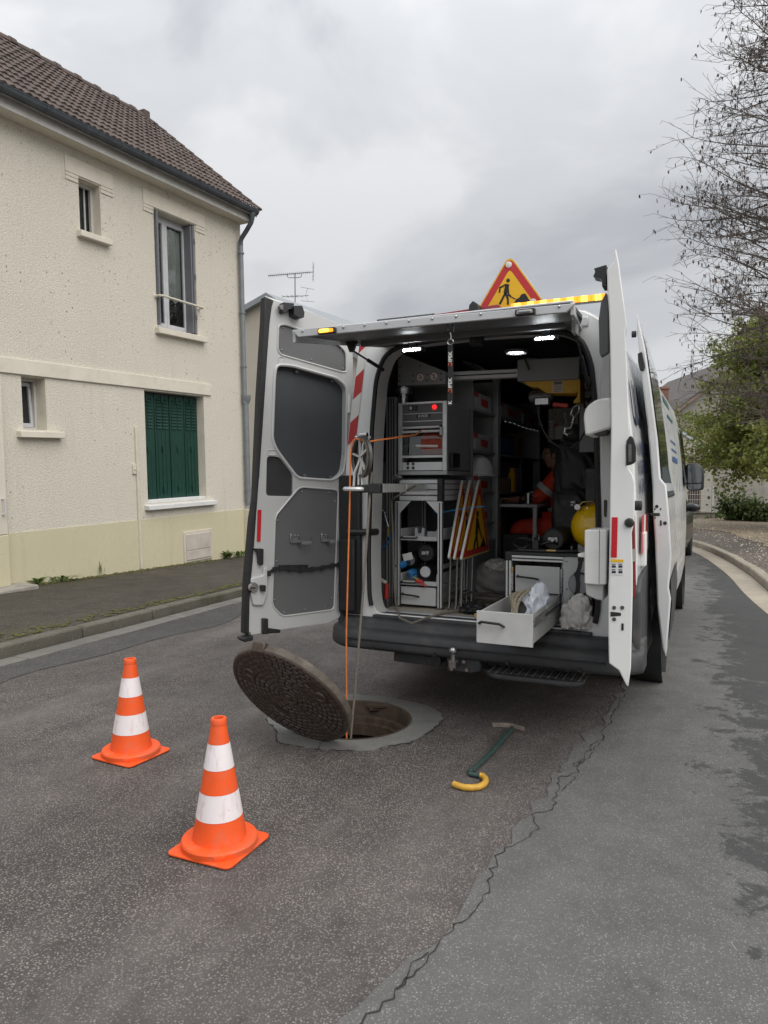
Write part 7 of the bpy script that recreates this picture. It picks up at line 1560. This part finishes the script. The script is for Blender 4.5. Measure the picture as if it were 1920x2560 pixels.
J['cfl'] = (-.10, yn-.012, 1.338); J['cfr'] = (-.08, yf+.0, 1.338); JR['cfl'] = .046; JR['cfr'] = .046; JR['ell'] = JR['elr'] = .062; JR['shl'] = JR['shr'] = .088
skin_obj('jacket', [['jw', 'belly', 'chest', 'collar'], ['chest', 'shl', 'ell', 'cfl'], ['chest', 'shr', 'elr', 'cfr']], JR, HIVIS, person)
J['cl2'] = (-.09, yn-.01, 1.338); JR['cl2'] = .040; JR['wrl'] = .037; JR['wrr'] = .037; J['cr2'] = (-.07, yf, 1.338); JR['cr2'] = .04
skin_obj('sleeve', [['cl2', 'wrl']], JR, NAVY, person); skin_obj('sleeve', [['cr2', 'wrr']], JR, NAVY, person)
JR['pel'] = .165; skin_obj('trousers', [['pel', 'hil', 'knl', 'anl'], ['pel', 'hir', 'knr', 'anr']], JR, HIVIS, person)
def band(p, q, t, wd, r_):
    p, q = Vector(p), Vector(q); c = p.lerp(q, t); d = (q-p).normalized(); return MB().tube([c-d*wd/2, c+d*wd/2], r_, 20, caps=False)
part('reflective_band', band(J['shl'], J['ell'], .62, .05, .083), REFL, person); part('reflective_band', band(J['ell'], J['cfl'], .55, .055, .066), REFL, person); part('reflective_band', band(J['belly'], J['chest'], .1, .05, .168), REFL, person)
hd = Vector((.072, PY, 1.715))
hm = MB()
def headpt(u, v):
    a = u*2*math.pi; b = math.pi*v; x = math.sin(b)*math.cos(a); y = math.sin(b)*math.sin(a); z = math.cos(b)
    rx, ry, rz = .098, .076, .118
    if x < -.3 and z < 0: rx *= 1 - .12*(-z)
    nose = .024*math.exp(-((z+.12)/.16)**2 - (y/.22)**2) if x < 0 else 0
    brow = .006*math.exp(-((z-.2)/.1)**2) if x < -.5 else 0
    chin = .012*math.exp(-((z+.85)/.2)**2) if x < 0 else 0
    return hd + Vector((x*rx - nose - brow - chin, y*ry, z*rz))
hm.grid(headpt, 32, 22); part('head', hm, SKIN, person, smooth=60, fix=False)
ha = MB(); ha.grid(lambda u, v: hd + Vector((.012, 0, .012)) + Vector((math.sin(math.pi*v*.62)*math.cos(u*2*math.pi)*.104, math.sin(math.pi*v*.62)*math.sin(u*2*math.pi)*.086, math.cos(math.pi*v*.62)*.122 if math.cos(u*2*math.pi) > -.35 else max(.045, math.cos(math.pi*v*.62)*.122))), 32, 12); part('hair', ha, HAIR, person, smooth=60, fix=False)
part('ear', MB().ell(hd+Vector((.012, -.078, -.005)), (.018, .010, .03), 10, 8), SKIN, person); part('ear', MB().ell(hd+Vector((.012, .078, -.005)), (.018, .010, .03), 10, 8), SKIN, person)
for s_ in (-1, 1): part('eye', MB().ell(hd+Vector((-.086, s_*.032, .012)), .011, 10, 6), PRINTW, person); part('spectacle_lens', MB().tube([hd+Vector((-.106, s_*.033+math.cos(a)*.024, .010+math.sin(a)*.018)) for a in [i*math.pi/6 for i in range(12)]], .002, 5, closed=True), BLACK, person)
part('spectacle_arm', MB().tube([hd+Vector((-.105, -.057, .014)), hd+Vector((.0, -.080, .012))], .002, 5), BLACK, person)
part('mouth', MB().ell(hd+Vector((-.092, 0, -.062)), (.006, .022, .005), 10, 6), mat('lips', (.25, .10, .08), .5), person)
seat = vthing('stool', 'black stool under the seated person', 'stool', (.22, PY, .613)); part('cushion', MB().lathe([(.17, 0), (.19, .02), (.19, .06), (.16, .08), (0, .08)], (.22, PY, .93), n=28), BLACK, seat); part('stem', MB().cyl((.22, PY, .64), (.22, PY, .93), .03, n=12), STEEL_D, seat); part('base', MB().lathe([(.2, 0), (.2, .02), (.03, .04)], (.22, PY, .614), n=20), STEEL_D, seat)
# hanging black bags and compressor
def soft(name, label, cat, c, r, mat_, seed, amp=.18, group=None, sq=1.0, kindp='bag'):
    t = vthing(name, label, cat, (c[0], c[1], c[2]-r[2]), group); rr = random.Random(seed); ph = [(rr.uniform(2, 6), rr.uniform(0, 6), rr.uniform(2, 7), rr.uniform(0, 6), rr.uniform(.3, 1)) for _ in range(9)]
    def f(u, v):
        a = u*2*math.pi; b = math.pi*v; d = Vector((math.sin(b)*math.cos(a), math.sin(b)*math.sin(a), math.cos(b)))
        k = 1+amp*sum(w_*math.sin(fx*d.x*2+px_+fy*d.z*2)*math.sin(fy*d.y*2+py) for fx, px_, fy, py, w_ in ph)/3
        sg = lambda x: math.copysign(abs(x)**sq, x)
        return Vector(c) + Vector((sg(d.x)*r[0]*k, sg(d.y)*r[1]*k, sg(d.z)*r[2]*k))
    part('fabric', MB().grid(f, 44, 28), mat_, t, smooth=70, fix=False); return t
a = V('C4', 1345, 150, .95); t = soft('coat', 'black waterproof coat hanging above the tank', 'coat', (a[0], .97, a[1]-.05), (.150, .10, .25), BAGBLK, 5, .20, sq=.75); part('hood', MB().ell((a[0]-.02, .93, a[1]+.20), (.08, .07, .07), 16, 10), BAGBLK, t)
a = V('C4', 1320, 470, .8); t = soft('tool_bag', 'black tool bag with a printed patch behind the yellow tank', 'bag', (a[0]-.02, .84, a[1]-.02), (.125, .12, .165), BAGBLK, 9, .12, sq=.55)
p_ = [V('C4', x, y, .715) for x, y in ((1298, 405), (1340, 402), (1342, 445), (1300, 447))]; pt = part('patch', MB().prism(p_, lambda x, z, q: (x, q, z), .70, .714), SEALGREY, t, smooth=0); part('patch_print', MB().box(p_[0][0]+.008, p_[1][0]-.008, .698, .70, (p_[0][1]+p_[2][1])/2+.004, p_[0][1]-.006).box(p_[0][0]+.008, p_[1][0]-.02, .698, .70, p_[2][1]+.006, (p_[0][1]+p_[2][1])/2-.004), ALU_D, pt, kind='stuff', smooth=0)
tk = vthing('air_tank', 'glossy yellow compressed-air tank on the cabinet by the van doorway', 'air tank', (.66, .42, kz1+.01))
tc = V('C4', 1450, 590, .36); tr_ = .150; tx, tz = tc[0]+.01, max(tc[1], kz1+.012+tr_)
part('vessel', MB().lathe([(0, -.02), (.05, -.014), (.10, .008), (.132, .045), (tr_, .11), (tr_, .34), (.132, .40), (.10, .44), (0, .46)], (tx, .27, tz), (0, 1, 0), n=48), YEL, tk, smooth=60)
part('gauge', MB().lathe([(0, 0), (.018, 0), (.018, .02)], (V('C4', 1350, 448, .3)[0], .28, V('C4', 1350, 448, .3)[1]), (0, 1, 0), n=16), STEEL, tk)
gq = V('C4', 1350, 448, .3); part('pipework', MB().tube([(gq[0], .29, gq[1]), (gq[0]+.03, .30, gq[1]+.03), (gq[0]+.09, .32, gq[1]+.035), (gq[0]+.11, .34, gq[1]+.0)], .006, 8).cyl((gq[0]+.06, .31, gq[1]+.03), (gq[0]+.06, .33, gq[1]-.02), .006), BRASS, tk)
part('cradle', MB().box(tx-.10, tx+.08, .36, .39, kz1+.010, kz1+.05).tube([(tx-.12, .26, kz1+.045), (tx-.12, .26, kz1+.014), (tx-.05, .26, kz1+.014)], .006, 6), ALU_D, tk)
cmx, cmz = V('C4', 1450, 290, .45)
cm = vthing('compressor', 'black finned compressor motor above the yellow tank', 'compressor', (cmx, .45, tz+tr_-.02)); part('block', MB().box(cmx-.05, cmx+.09, .45, .6, tz+tr_-.02, cmz+.10), BLACK, cm, bevel=.01)
for k in range(8): part('fin', MB().box(cmx-.06, cmx+.1, .44, .61, cmz-.03+k*.014, cmz-.024+k*.014), BLACK, cm)
part('neck', MB().tube([(cmx+.02, .5, cmz+.10), (cmx+.03, .5, cmz+.16), (cmx+.07, .5, cmz+.2)], .02, 8), BLACK, cm)
q = V('C4', 1180, 635, .22); t = drum('camera_drum', 'large black drum with a steel coupling on the cabinet worktop', (q[0], .25, kz1+.011+.073), (0, -1, 0), .073, .30, RUBBER, BLACK)
# cable heap, device and plugs on the worktop
rr = random.Random(17); t = vthing('cable_heap', 'tangled black cables on the cabinet worktop', 'cables', (q[0]-.15, .3, kz1+.01)); mb = MB()
for k in range(7):
    cx0, cy0 = q[0]-.12+rr.uniform(-.09, .10), .32+rr.uniform(-.10, .12); r_ = rr.uniform(.03, .075); ph = rr.uniform(0, 6)
    mb.tube([(cx0+math.cos(a*.35+ph)*r_*(1+.1*math.sin(a)), cy0+math.sin(a*.35+ph)*r_, kz1+.018+abs(.06*math.sin(a*.17+ph))) for a in range(22)], .007, 6)
mb.tube([(q[0]-.20, .17, kz1+.018), (q[0]-.08, .15, kz1+.018), (q[0]+.06, .16, kz1+.02), (q[0]+.16, .20, kz1+.02)], .010, 8); part('loops', mb, BLACK, t, kind='stuff')
part('brass_plug', MB().cyl((q[0]-.02, .15, kz1+.022), (q[0]+.035, .155, kz1+.022), .010, n=12), BRASS, t)
dq = V('C4', 1068, 705, .17); t = vthing('handset', 'small black handset with a silver clip standing on the worktop', 'handset', (dq[0], .17, kz1+.01)); part('case', MB().box(dq[0]-.02, dq[0]+.02, .16, .19, kz1+.010, kz1+.085), BLACK, t, bevel=.004); part('clip', MB().tube([(dq[0]-.018, .175, kz1+.085), (dq[0]-.018, .175, kz1+.115), (dq[0]+.018, .175, kz1+.115), (dq[0]+.018, .175, kz1+.085)], .004, 6), STEEL, t)
# contents of the open drawer: ropes, wheel and cloth
dcx = (ox0+ox1)/2+.02; dzb = oz0+.014
t = vthing('rope_bundle', 'beige braided rope and black wheel lying in the open drawer', 'rope', (dcx, -.2, dzb)); mb = MB()
for k in range(4): mb.tube([(dcx-.07+k*.022+.02*math.sin(a*.5+k), -.42+a*.022, dzb+.02+.17*math.sin(a*math.pi/20)+.012*k) for a in range(21)], .009, 7)
part('strands', mb, ROPE2, t); part('wheel', MB().lathe([(.02, -.03), (.075, -.03), (.08, -.02), (.08, .02), (.075, .03), (.02, .03)], (dcx-.03, -.24, dzb+.082), (1, .5, 0), n=24), RUBBER, t); part('hoop', MB().lathe([(.070, -.008), (.074, -.008), (.074, .008), (.070, .008)], (dcx-.055, -.30, dzb+.076), (1, .5, 0), n=24, caps=False), STEEL, t)
from mathutils import noise as mn
def rag(name, label, c, r, mat_, seed):
    """crumpled cloth: a squashed ball folded by sharp ridges, flat underneath"""
    t = vthing(name, label, 'rag', (c[0], c[1], c[2]))
    def f(u, v):
        a = u*2*math.pi; b = math.pi*v*.93+.001; d = Vector((math.sin(b)*math.cos(a), math.sin(b)*math.sin(a), math.cos(b)))
        q = d*1.5+Vector((seed*3.7, seed*1.3, seed*.7)); w_ = Vector((mn.noise(q*1.3), mn.noise(q*1.3+Vector((9, 0, 0))), mn.noise(q*1.3+Vector((0, 9, 0)))))
        ridge = 1-math.sqrt(mn.noise((q+w_*.5)*1.15)**2+.006)*2; rid2 = 1-math.sqrt(mn.noise((q+w_*.6)*2.3)**2+.01)*2
        k = .72 + .22*ridge + .075*rid2 + .20*mn.noise(q*.8)
        p = Vector((d.x*r[0]*k*1.15, d.y*r[1]*k*1.15, d.z*r[2]*k)); p.z = max(p.z + r[2]*.25, .002)
        return Vector(c) + p
    part('cloth', MB().grid(f, 84, 60), mat_, t, smooth=70, fix=False); return t
rag('rag', 'crumpled blue-white cloth at the back of the open drawer', (dcx+.045, -.16, dzb+.07), (.082, .15, .16), CLOTHB, 3)
q = V('C4', 1410, 1230, .04); rag('rag', 'crumpled dirty white rag on the van sill by the cabinet', (.605, .03, .619), (.095, .075, .16), CLOTHW, 8)
a = V('C4', 790, 930, 1.05); soft('sack', 'pale plastic sack slumped on the van floor behind the cabinet', 'sack', (a[0]+.0, 1.07, .613+.125), (.155, .18, .13), SACK, 4, .16, sq=.75); 
rag('rag', 'white cloth lying on top of the pale sack', (a[0]+.02, 1.02, .60+.22), (.10, .12, .07), CLOTHW, 14)
a = VZ('C4', 655, 1120, .65); soft('glove', 'black work gloves dropped on the van floor', 'gloves', (a[0], a[1]-.0, .613+.035), (.085, .09, .036), BAGBLK, 12, .3)
a = VZ('C4', 760, 1060, .63); t = vthing('rope_coil', 'loose coil of grey rope on the van floor', 'rope', (a[0], a[1], .613)); mb = MB(); rr = random.Random(2)
for k in range(6): r_ = .06+.018*k*rr.uniform(.6, 1.1); mb.tube([(a[0]+math.cos(i*.4)*r_*1.3+.01*math.sin(i*.9+k), a[1]+math.sin(i*.4)*r_+.01*math.cos(i*.7), .622+.012*(k % 3)+.006*math.sin(i*.8+k)) for i in range(17)], .0075, 6, closed=False)
part('turns', mb, ROPE, t)
# left pillar: air hose with coupling, suction lance
ly = .33
t = vthing('air_hose', 'short blue air hose with brass coupling on the left van pillar', 'hose', (-.76, ly, 1.0)); hp = [V('C2', x, y, ly) for x, y in ((1085, 460), (1110, 510), (1170, 535), (1230, 515), (1258, 470), (1255, 430))]
part('hose', MB().tube([(x, ly-.02, z) for x, z in hp], .006, 8), BLUE, t); q = V('C2', 1245, 400, ly); part('coupling', MB().tube([(q[0]-.004, ly-.02, q[1]-.04), (q[0], ly-.02, q[1]+.03)], .010, 10), BRASS, t); part('gun', MB().tube([(q[0], ly-.02, q[1]+.03), V('C2', 1215, 260, ly) and (V('C2', 1215, 260, ly)[0], ly-.02, V('C2', 1215, 260, ly)[1])], .008, 8).ell((V('C2', 1215, 258, ly)[0], ly-.02, V('C2', 1215, 258, ly)[1]), .016, 10, 6).tube([(V('C2', 1215, 255, ly)[0], ly-.02, V('C2', 1215, 255, ly)[1]), (V('C2', 1165, 205, ly)[0], ly-.03, V('C2', 1165, 205, ly)[1])], .005, 6), STEEL, t)
t = vthing('spray_lance', 'bent white lance with red pistol grip standing by the left pillar', 'lance', (-.74, .2, .613)); lp = [V('C2', x, y, .24) for x, y in ((1135, 640), (1115, 680), (1090, 745), (1110, 765), (1180, 790), (1222, 815))]
part('tube', MB().tube([(x, .24, z) for x, z in lp], .013, 10), IVORY, t); q0_ = V('C2', 1222, 815, .24); q1_ = V('C2', 1218, 935, .24); part('grip', MB().tube([(q0_[0], .24, q0_[1]), (q1_[0], .24, q1_[1])], [.014, .018], 12), REDPL, t, bevel=.003); part('grip_foot', MB().box(q1_[0]-.035, q1_[0]+.03, .2, .28, .613, q1_[1]), STEEL_D, t, bevel=.004)
ip = [o for o in van.children if o.name.startswith('inner_pillar')][0]
for (x, y) in ((1140, 255), (1140, 576)): q = V('C2', x, y, .36); part('slot', MB().box(q[0]-.018, q[0]+.018, .355, .362, q[1]-.004, q[1]+.004), BLACK, ip)
for (x, y, r_) in ((1130, 315, .032), (1135, 635, .028)): q = V('C2', x, y, .36); part('port', MB().lathe([(0, .02), (r_*.7, .02), (r_, 0)], (q[0], .36, q[1]), (0, -1, 0), n=20), BLACK, ip)
for (x, y) in ((1105, 890), (1158, 893)): q = V('C2', x, y, .36); part('spigot', MB().cyl((q[0], .36, q[1]), (q[0], .325, q[1]), .012, n=14), STEEL, ip)
# ---- guide arm with pulley, orange cable and rope into the manhole
PYV = -.66
pv_ = lambda x, y: (lambda q: Vector((q[0], PYV, q[1])))(V('C1', x, y, PYV))
arm_z = V('C4', 150, 322, .1)[1]
pr = vthing('cable_pulley', 'steel guide pulley on a swing-out arm carrying the orange cable', 'pulley', (-.6, PYV, arm_z))
e0 = Vector((V('C4', 325, 320, .24)[0], .24, V('C4', 325, 318, .24)[1])); e1 = pv_(1215, 1800); e2 = pv_(980, 1805)
am = part('arm', MB().beam(e0, e1, .035, .05).beam(e0+(e1-e0)*.02, e0+(e1-e0)*.45+Vector((0, 0, .004)), .042, .03), ALU, pr, bevel=.003)
part('arm_clamp', MB().beam(e1-Vector((.02, 0, 0)), e1+Vector((.05, .01, 0)), .05, .055), BLACK, am, bevel=.005)
part('guide_eye', MB().tube([e2+Vector((.06*math.cos(a)+.06, .045*math.sin(a), 0)) for a in [i*math.pi/10 for i in range(20)]], .012, 8, closed=True), ALU, pr)
part('eye_bracket', MB().beam(pv_(1090, 1805), pv_(1215, 1800), .04, .045), BLACK, pr, bevel=.005)
wc = pv_(1120, 1530); wr = (pv_(1120, 1350)-wc).length
part('wheel', MB().lathe([(wr*.86, -.016), (wr, -.013), (wr*.93, 0), (wr, .013), (wr*.86, .016)], wc, (.62, .78, 0), n=40, caps=False).lathe([(wr*.86, .004), (0, .004)], wc, (.62, .78, 0), n=40), STEEL_D, pr)
for k in range(5):
    a = k*2*math.pi/5+.4; ax_ = Vector((.78, -.62, 0)); part('spoke', MB().beam(wc-Vector((.62, .78, 0))*.008, wc-Vector((.62, .78, 0))*.008+(ax_*math.cos(a)+Vector((0, 0, 1))*math.sin(a))*wr*.88, .012, .010), ALU, pr)
part('fork', MB().tube([pv_(1160, 1345), pv_(1135, 1420), pv_(1130, 1500), pv_(1060, 1660), pv_(1052, 1780)], .007, 8).tube([pv_(1190, 1350), pv_(1140, 1420)], .010, 8).tube([pv_(1130, 1500), pv_(1120, 1640), pv_(1125, 1790)], .007, 8).tube([pv_(1130, 1530), pv_(1095, 1690), pv_(1092, 1785)], .006, 8), ALU, pr)
part('guide_roller', MB().cyl(pv_(1130, 1345)-Vector((0, .03, 0)), pv_(1190, 1340)-Vector((0, .03, 0)), .014, n=14).ell(pv_(1075, 1360), .012, 10, 6), STEEL, pr)
part('arm_knob', MB().ell(e1+Vector((.10, .12, .06)), (.03, .02, .02), 12, 8), BLACK, pr)
hw_ = gp('B2', 908, 862, -.03); hv = FV.inverted() @ hw_
w0 = V('C3', 325, 1165, RY-.01)
cp_ = [Vector((w0[0], RY-.01, w0[1])), Vector((w0[0]-.03, RY-.02, w0[1]-.006)), pv_(1500, 1345)*.5+Vector((w0[0], RY, w0[1]))*.5+Vector((0, 0, -.012)), pv_(1190, 1395), pv_(1150, 1395)-Vector((0, .01, 0)), pv_(1085, 1372)-Vector((0, .01, 0)), pv_(1050, 1385), pv_(1034, 1420), pv_(1025, 1500), pv_(1020, 1700), pv_(1018, 1900), Vector((hv.x+.0, hv.y-.0, .6)), Vector((hv.x, hv.y, 0)), Vector((hv.x+.005, hv.y+.02, -1.2))]
solo('camera_cable', MB().tube(cp_, .0050, 8), ORANGE_C, 'thin orange cable running from the winch over the pulley into the manhole', 'cable', tuple(cp_[8]), FV, smooth=60)
rw = gp('B2', 940, 862, -.03); rv = FV.inverted() @ rw
ra = pv_(1195, 1815); rp = [ra+Vector((.0, .02, .10)), ra, ra.lerp(Vector((rv.x, rv.y, 0)), .4)+Vector((.006, 0, 0)), ra.lerp(Vector((rv.x, rv.y, 0)), .75)+Vector((.004, 0, 0)), Vector((rv.x, rv.y, 0)), Vector((rv.x+.01, rv.y+.05, -1.2))]
solo('hanging_rope', MB().tube(rp, .0070, 8), ROPE, 'grey braided rope hanging from the pulley arm into the manhole', 'rope', tuple(ra), FV, smooth=60)
rp2 = [Vector((e1.x+.12, e1.y+.35, e1.z+.02))] + [Vector((V('C4', x, y, .20)[0], .20, V('C4', x, y, .20)[1])) for x, y in ((105, 400), (112, 600), (118, 800), (125, 1000))] + [Vector((*VZ('C4', x, y, .63), .628)) for x, y in ((135, 1110), (160, 1190), (240, 1225), (330, 1190), (450, 1155), (590, 1135), (700, 1080))]
solo('slack_rope', MB().tube(rp2, .0075, 7), ROPE, 'slack grey rope trailing down the rack and across the van sill', 'rope', tuple(rp2[5]), FV, smooth=60)

# pale board and grey locker on the right wall, hanging leads
S_ = lambda x, y, Y: V('S', x, y, Y)
bq = [S_(x, y, 2.4) for x, y in ((1371, 1022), (1446, 1018), (1446, 1130), (1370, 1130))]
wb = vthing('notice_board', 'cream wall board with papers behind the hoist hook', 'board', (bq[0][0], 2.4, bq[2][1])); part('board', MB().prism(bq, lambda x, z, t: (x, t, z), 2.4, 2.42), mat('board_cream', (.42, .38, .31), .6, dirt=.3), wb, bevel=.004)
for k in range(5): q = S_(1379, 1055+k*9, 2.39); part('magnet', MB().cyl((q[0], 2.385, q[1]), (q[0], 2.399, q[1]), .014, n=12), PRINTW, wb)
pq = [S_(x, y, 2.39) for x, y in ((1388, 1066), (1420, 1064), (1420, 1096), (1388, 1098))]; part('paper', MB().prism(pq, lambda x, z, t: (x, t, z), 2.393, 2.399), PRINTW, wb, smooth=0); q = S_(1389, 1063, 2.39); part('red_magnet', MB().cyl((q[0], 2.385, q[1]), (q[0], 2.399, q[1]), .018, n=12), REDPL, wb)
lq = [S_(x, y, .75) for x, y in ((1449, 978), (1496, 974), (1496, 1130), (1448, 1131))]
lk_ = vthing('wall_locker', 'plain grey metal locker on the right van wall', 'locker', (lq[0][0], .75, lq[2][1])); part('case', MB().prism(lq, lambda x, z, t: (x, t, z), .75, 1.05), GREYBOX, lk_, bevel=.006); part('shelf_bag', MB().ell((lq[0][0]+.08, .85, lq[0][1]+.06), (.07, .07, .06), 16, 10), SACK, lk_)
ld2 = vthing('hanging_leads', 'black leads looped on the right van wall beside the hoist', 'cable', (lq[0][0], .6, lq[0][1])); mb = MB()
for pts in (((1460, 950), (1452, 985), (1470, 1005), (1478, 985), (1476, 950)), ((1448, 930), (1452, 980), (1462, 1020)), ((1440, 998), (1456, 1000), (1480, 996), (1492, 985)), ((1478, 930), (1484, 960), (1478, 990), (1472, 997))): mb.tube([(S_(x, y, .62)[0], .62+.01*i, S_(x, y, .62)[1]) for i, (x, y) in enumerate(pts)], .009, 7)
part('loops', mb, BLACK, ld2, kind='stuff'); q = S_(1475, 922, .62); part('blue_plug', MB().box(q[0]-.02, q[0]+.02, .6, .64, q[1]-.02, q[1]+.02), mat('blue_plug', (.05, .08, .45), .4), ld2, bevel=.004)

# odds and ends on the shelving and desk
CARD = mat('cardboard', (.30, .20, .11), .85, var=.12); TOOLBOX = mat('toolbox_blue', (.03, .07, .20), .45); JERRY = mat('canister_white', (.5, .5, .46), .5)
def boxy(name, label, cat, x0, x1, y0, y1, z, h_, m_, lid=None):
    t = vthing(name, label, cat, ((x0+x1)/2, (y0+y1)/2, z)); part('body', MB().box(x0, x1, y0, y1, z+.001, z+h_), m_, t, bevel=.006)
    if lid: part('lid', MB().box(x0-.004, x1+.004, y0-.004, y1+.004, z+h_-.03, z+h_+.006), lid, t, bevel=.006)
    return t
t = boxy('toolbox', 'dark blue toolbox on the shelf behind the post', 'toolbox', -.58, -.31, 1.62, 2.05, zsh[2], .17, TOOLBOX, BLACK); part('handle', MB().tube([(-.45, 1.72, zsh[2]+.175), (-.45, 1.74, zsh[2]+.21), (-.45, 1.93, zsh[2]+.21), (-.45, 1.95, zsh[2]+.175)], .010, 8), BLACK, t)
boxy('carton', 'brown carton beside the blue toolbox on the shelf', 'carton', -.6, -.33, 2.12, 2.48, zsh[2], .20, CARD)
boxy('carton', 'flat brown carton on the shelf above the desk level', 'carton', -.6, -.34, 1.66, 2.1, zsh[1], .12, CARD)
t = boxy('canister', 'off-white plastic canister on the lower shelf behind the post', 'canister', -.55, -.35, 1.62, 1.86, zsh[0], .20, JERRY); part('cap', MB().cyl((-.42, 1.68, zsh[0]+.2), (-.42, 1.68, zsh[0]+.23), .025, n=14), REDPL, t)
for k in range(4):
    y = 2.18+k*.085; t = vthing('spray_can', ('yellow', 'red', 'blue', 'white')[k]+' marking spray can standing on the shelf', 'spray can', (-.36, y, zsh[1])); m_ = (SIGNY, REDPL, BLUE, PRINTW)[k]
    part('can', MB().lathe([(.032, 0), (.033, .005), (.033, .16), (.026, .175)], (-.36, y, zsh[1]+.001), n=16), m_, t); part('cap', MB().cyl((-.36, y, zsh[1]+.175), (-.36, y, zsh[1]+.215), .024, n=14), m_, t)
t = vthing('hose_coil', 'coiled yellow hose hanging from the right van wall above the tank', 'hose', (.70, .95, 1.62)); mb = MB()
for k in range(4): mb.tube([(.70+.012*k, .95+math.cos(a)*(.10+.006*k), 1.62+math.sin(a)*(.15+.006*k)) for a in [i*math.pi/12 for i in range(24)]], .010, 7, closed=True)
part('turns', mb, HOISTY, t)
t = vthing('monitor', 'black monitor standing on the van desk', 'monitor', (-.22, 2.3, dz)); part('screen', MB().box(-.26, -.235, 2.05, 2.48, dz+.10, dz+.38), BLACK, t, bevel=.006); part('stand', MB().box(-.255, -.235, 2.24, 2.29, dz, dz+.12).box(-.27, -.12, 2.16, 2.37, dz, dz+.012), BLACK, t)
t = vthing('mug', 'small steel mug on the van desk', 'mug', (-.08, 1.66, dz)); part('cup', MB().lathe([(.034, 0), (.036, .09), (.032, .09), (.030, .01)], (-.08, 1.66, dz+.001), n=20), STEEL, t); part('handle', MB().tube([(-.045, 1.66, dz+.07), (-.02, 1.66, dz+.06), (-.02, 1.66, dz+.035), (-.046, 1.66, dz+.025)], .004, 6), STEEL, t)
t = vthing('wrench', 'steel wrench lying on the cabinet worktop', 'wrench', (.30, .20, kz1+.011)); part('bar', MB().beam((.24, .17, kz1+.016), (.40, .19, kz1+.016), .018, .008), STEEL, t, bevel=.003); part('jaw', MB().lathe([(.012, -.005), (.024, -.005), (.024, .005), (.012, .005)], (.41, .192, kz1+.017), n=16, caps=False), STEEL, t)
t = vthing('cable_tray_bundle', 'bundle of grey cables slung along the van ceiling', 'cables', (-.1, .9, 2.30)); mb = MB()
for k in range(4): mb.tube([(-.30+.03*k, .6, 2.33-.01*k), (-.24+.03*k, .95, 2.285-.012*k), (-.18+.03*k, 1.3, 2.31), (-.10+.03*k, 1.9, 2.35)], .008, 6)
part('strands', mb, SEALGREY, t, kind='stuff')
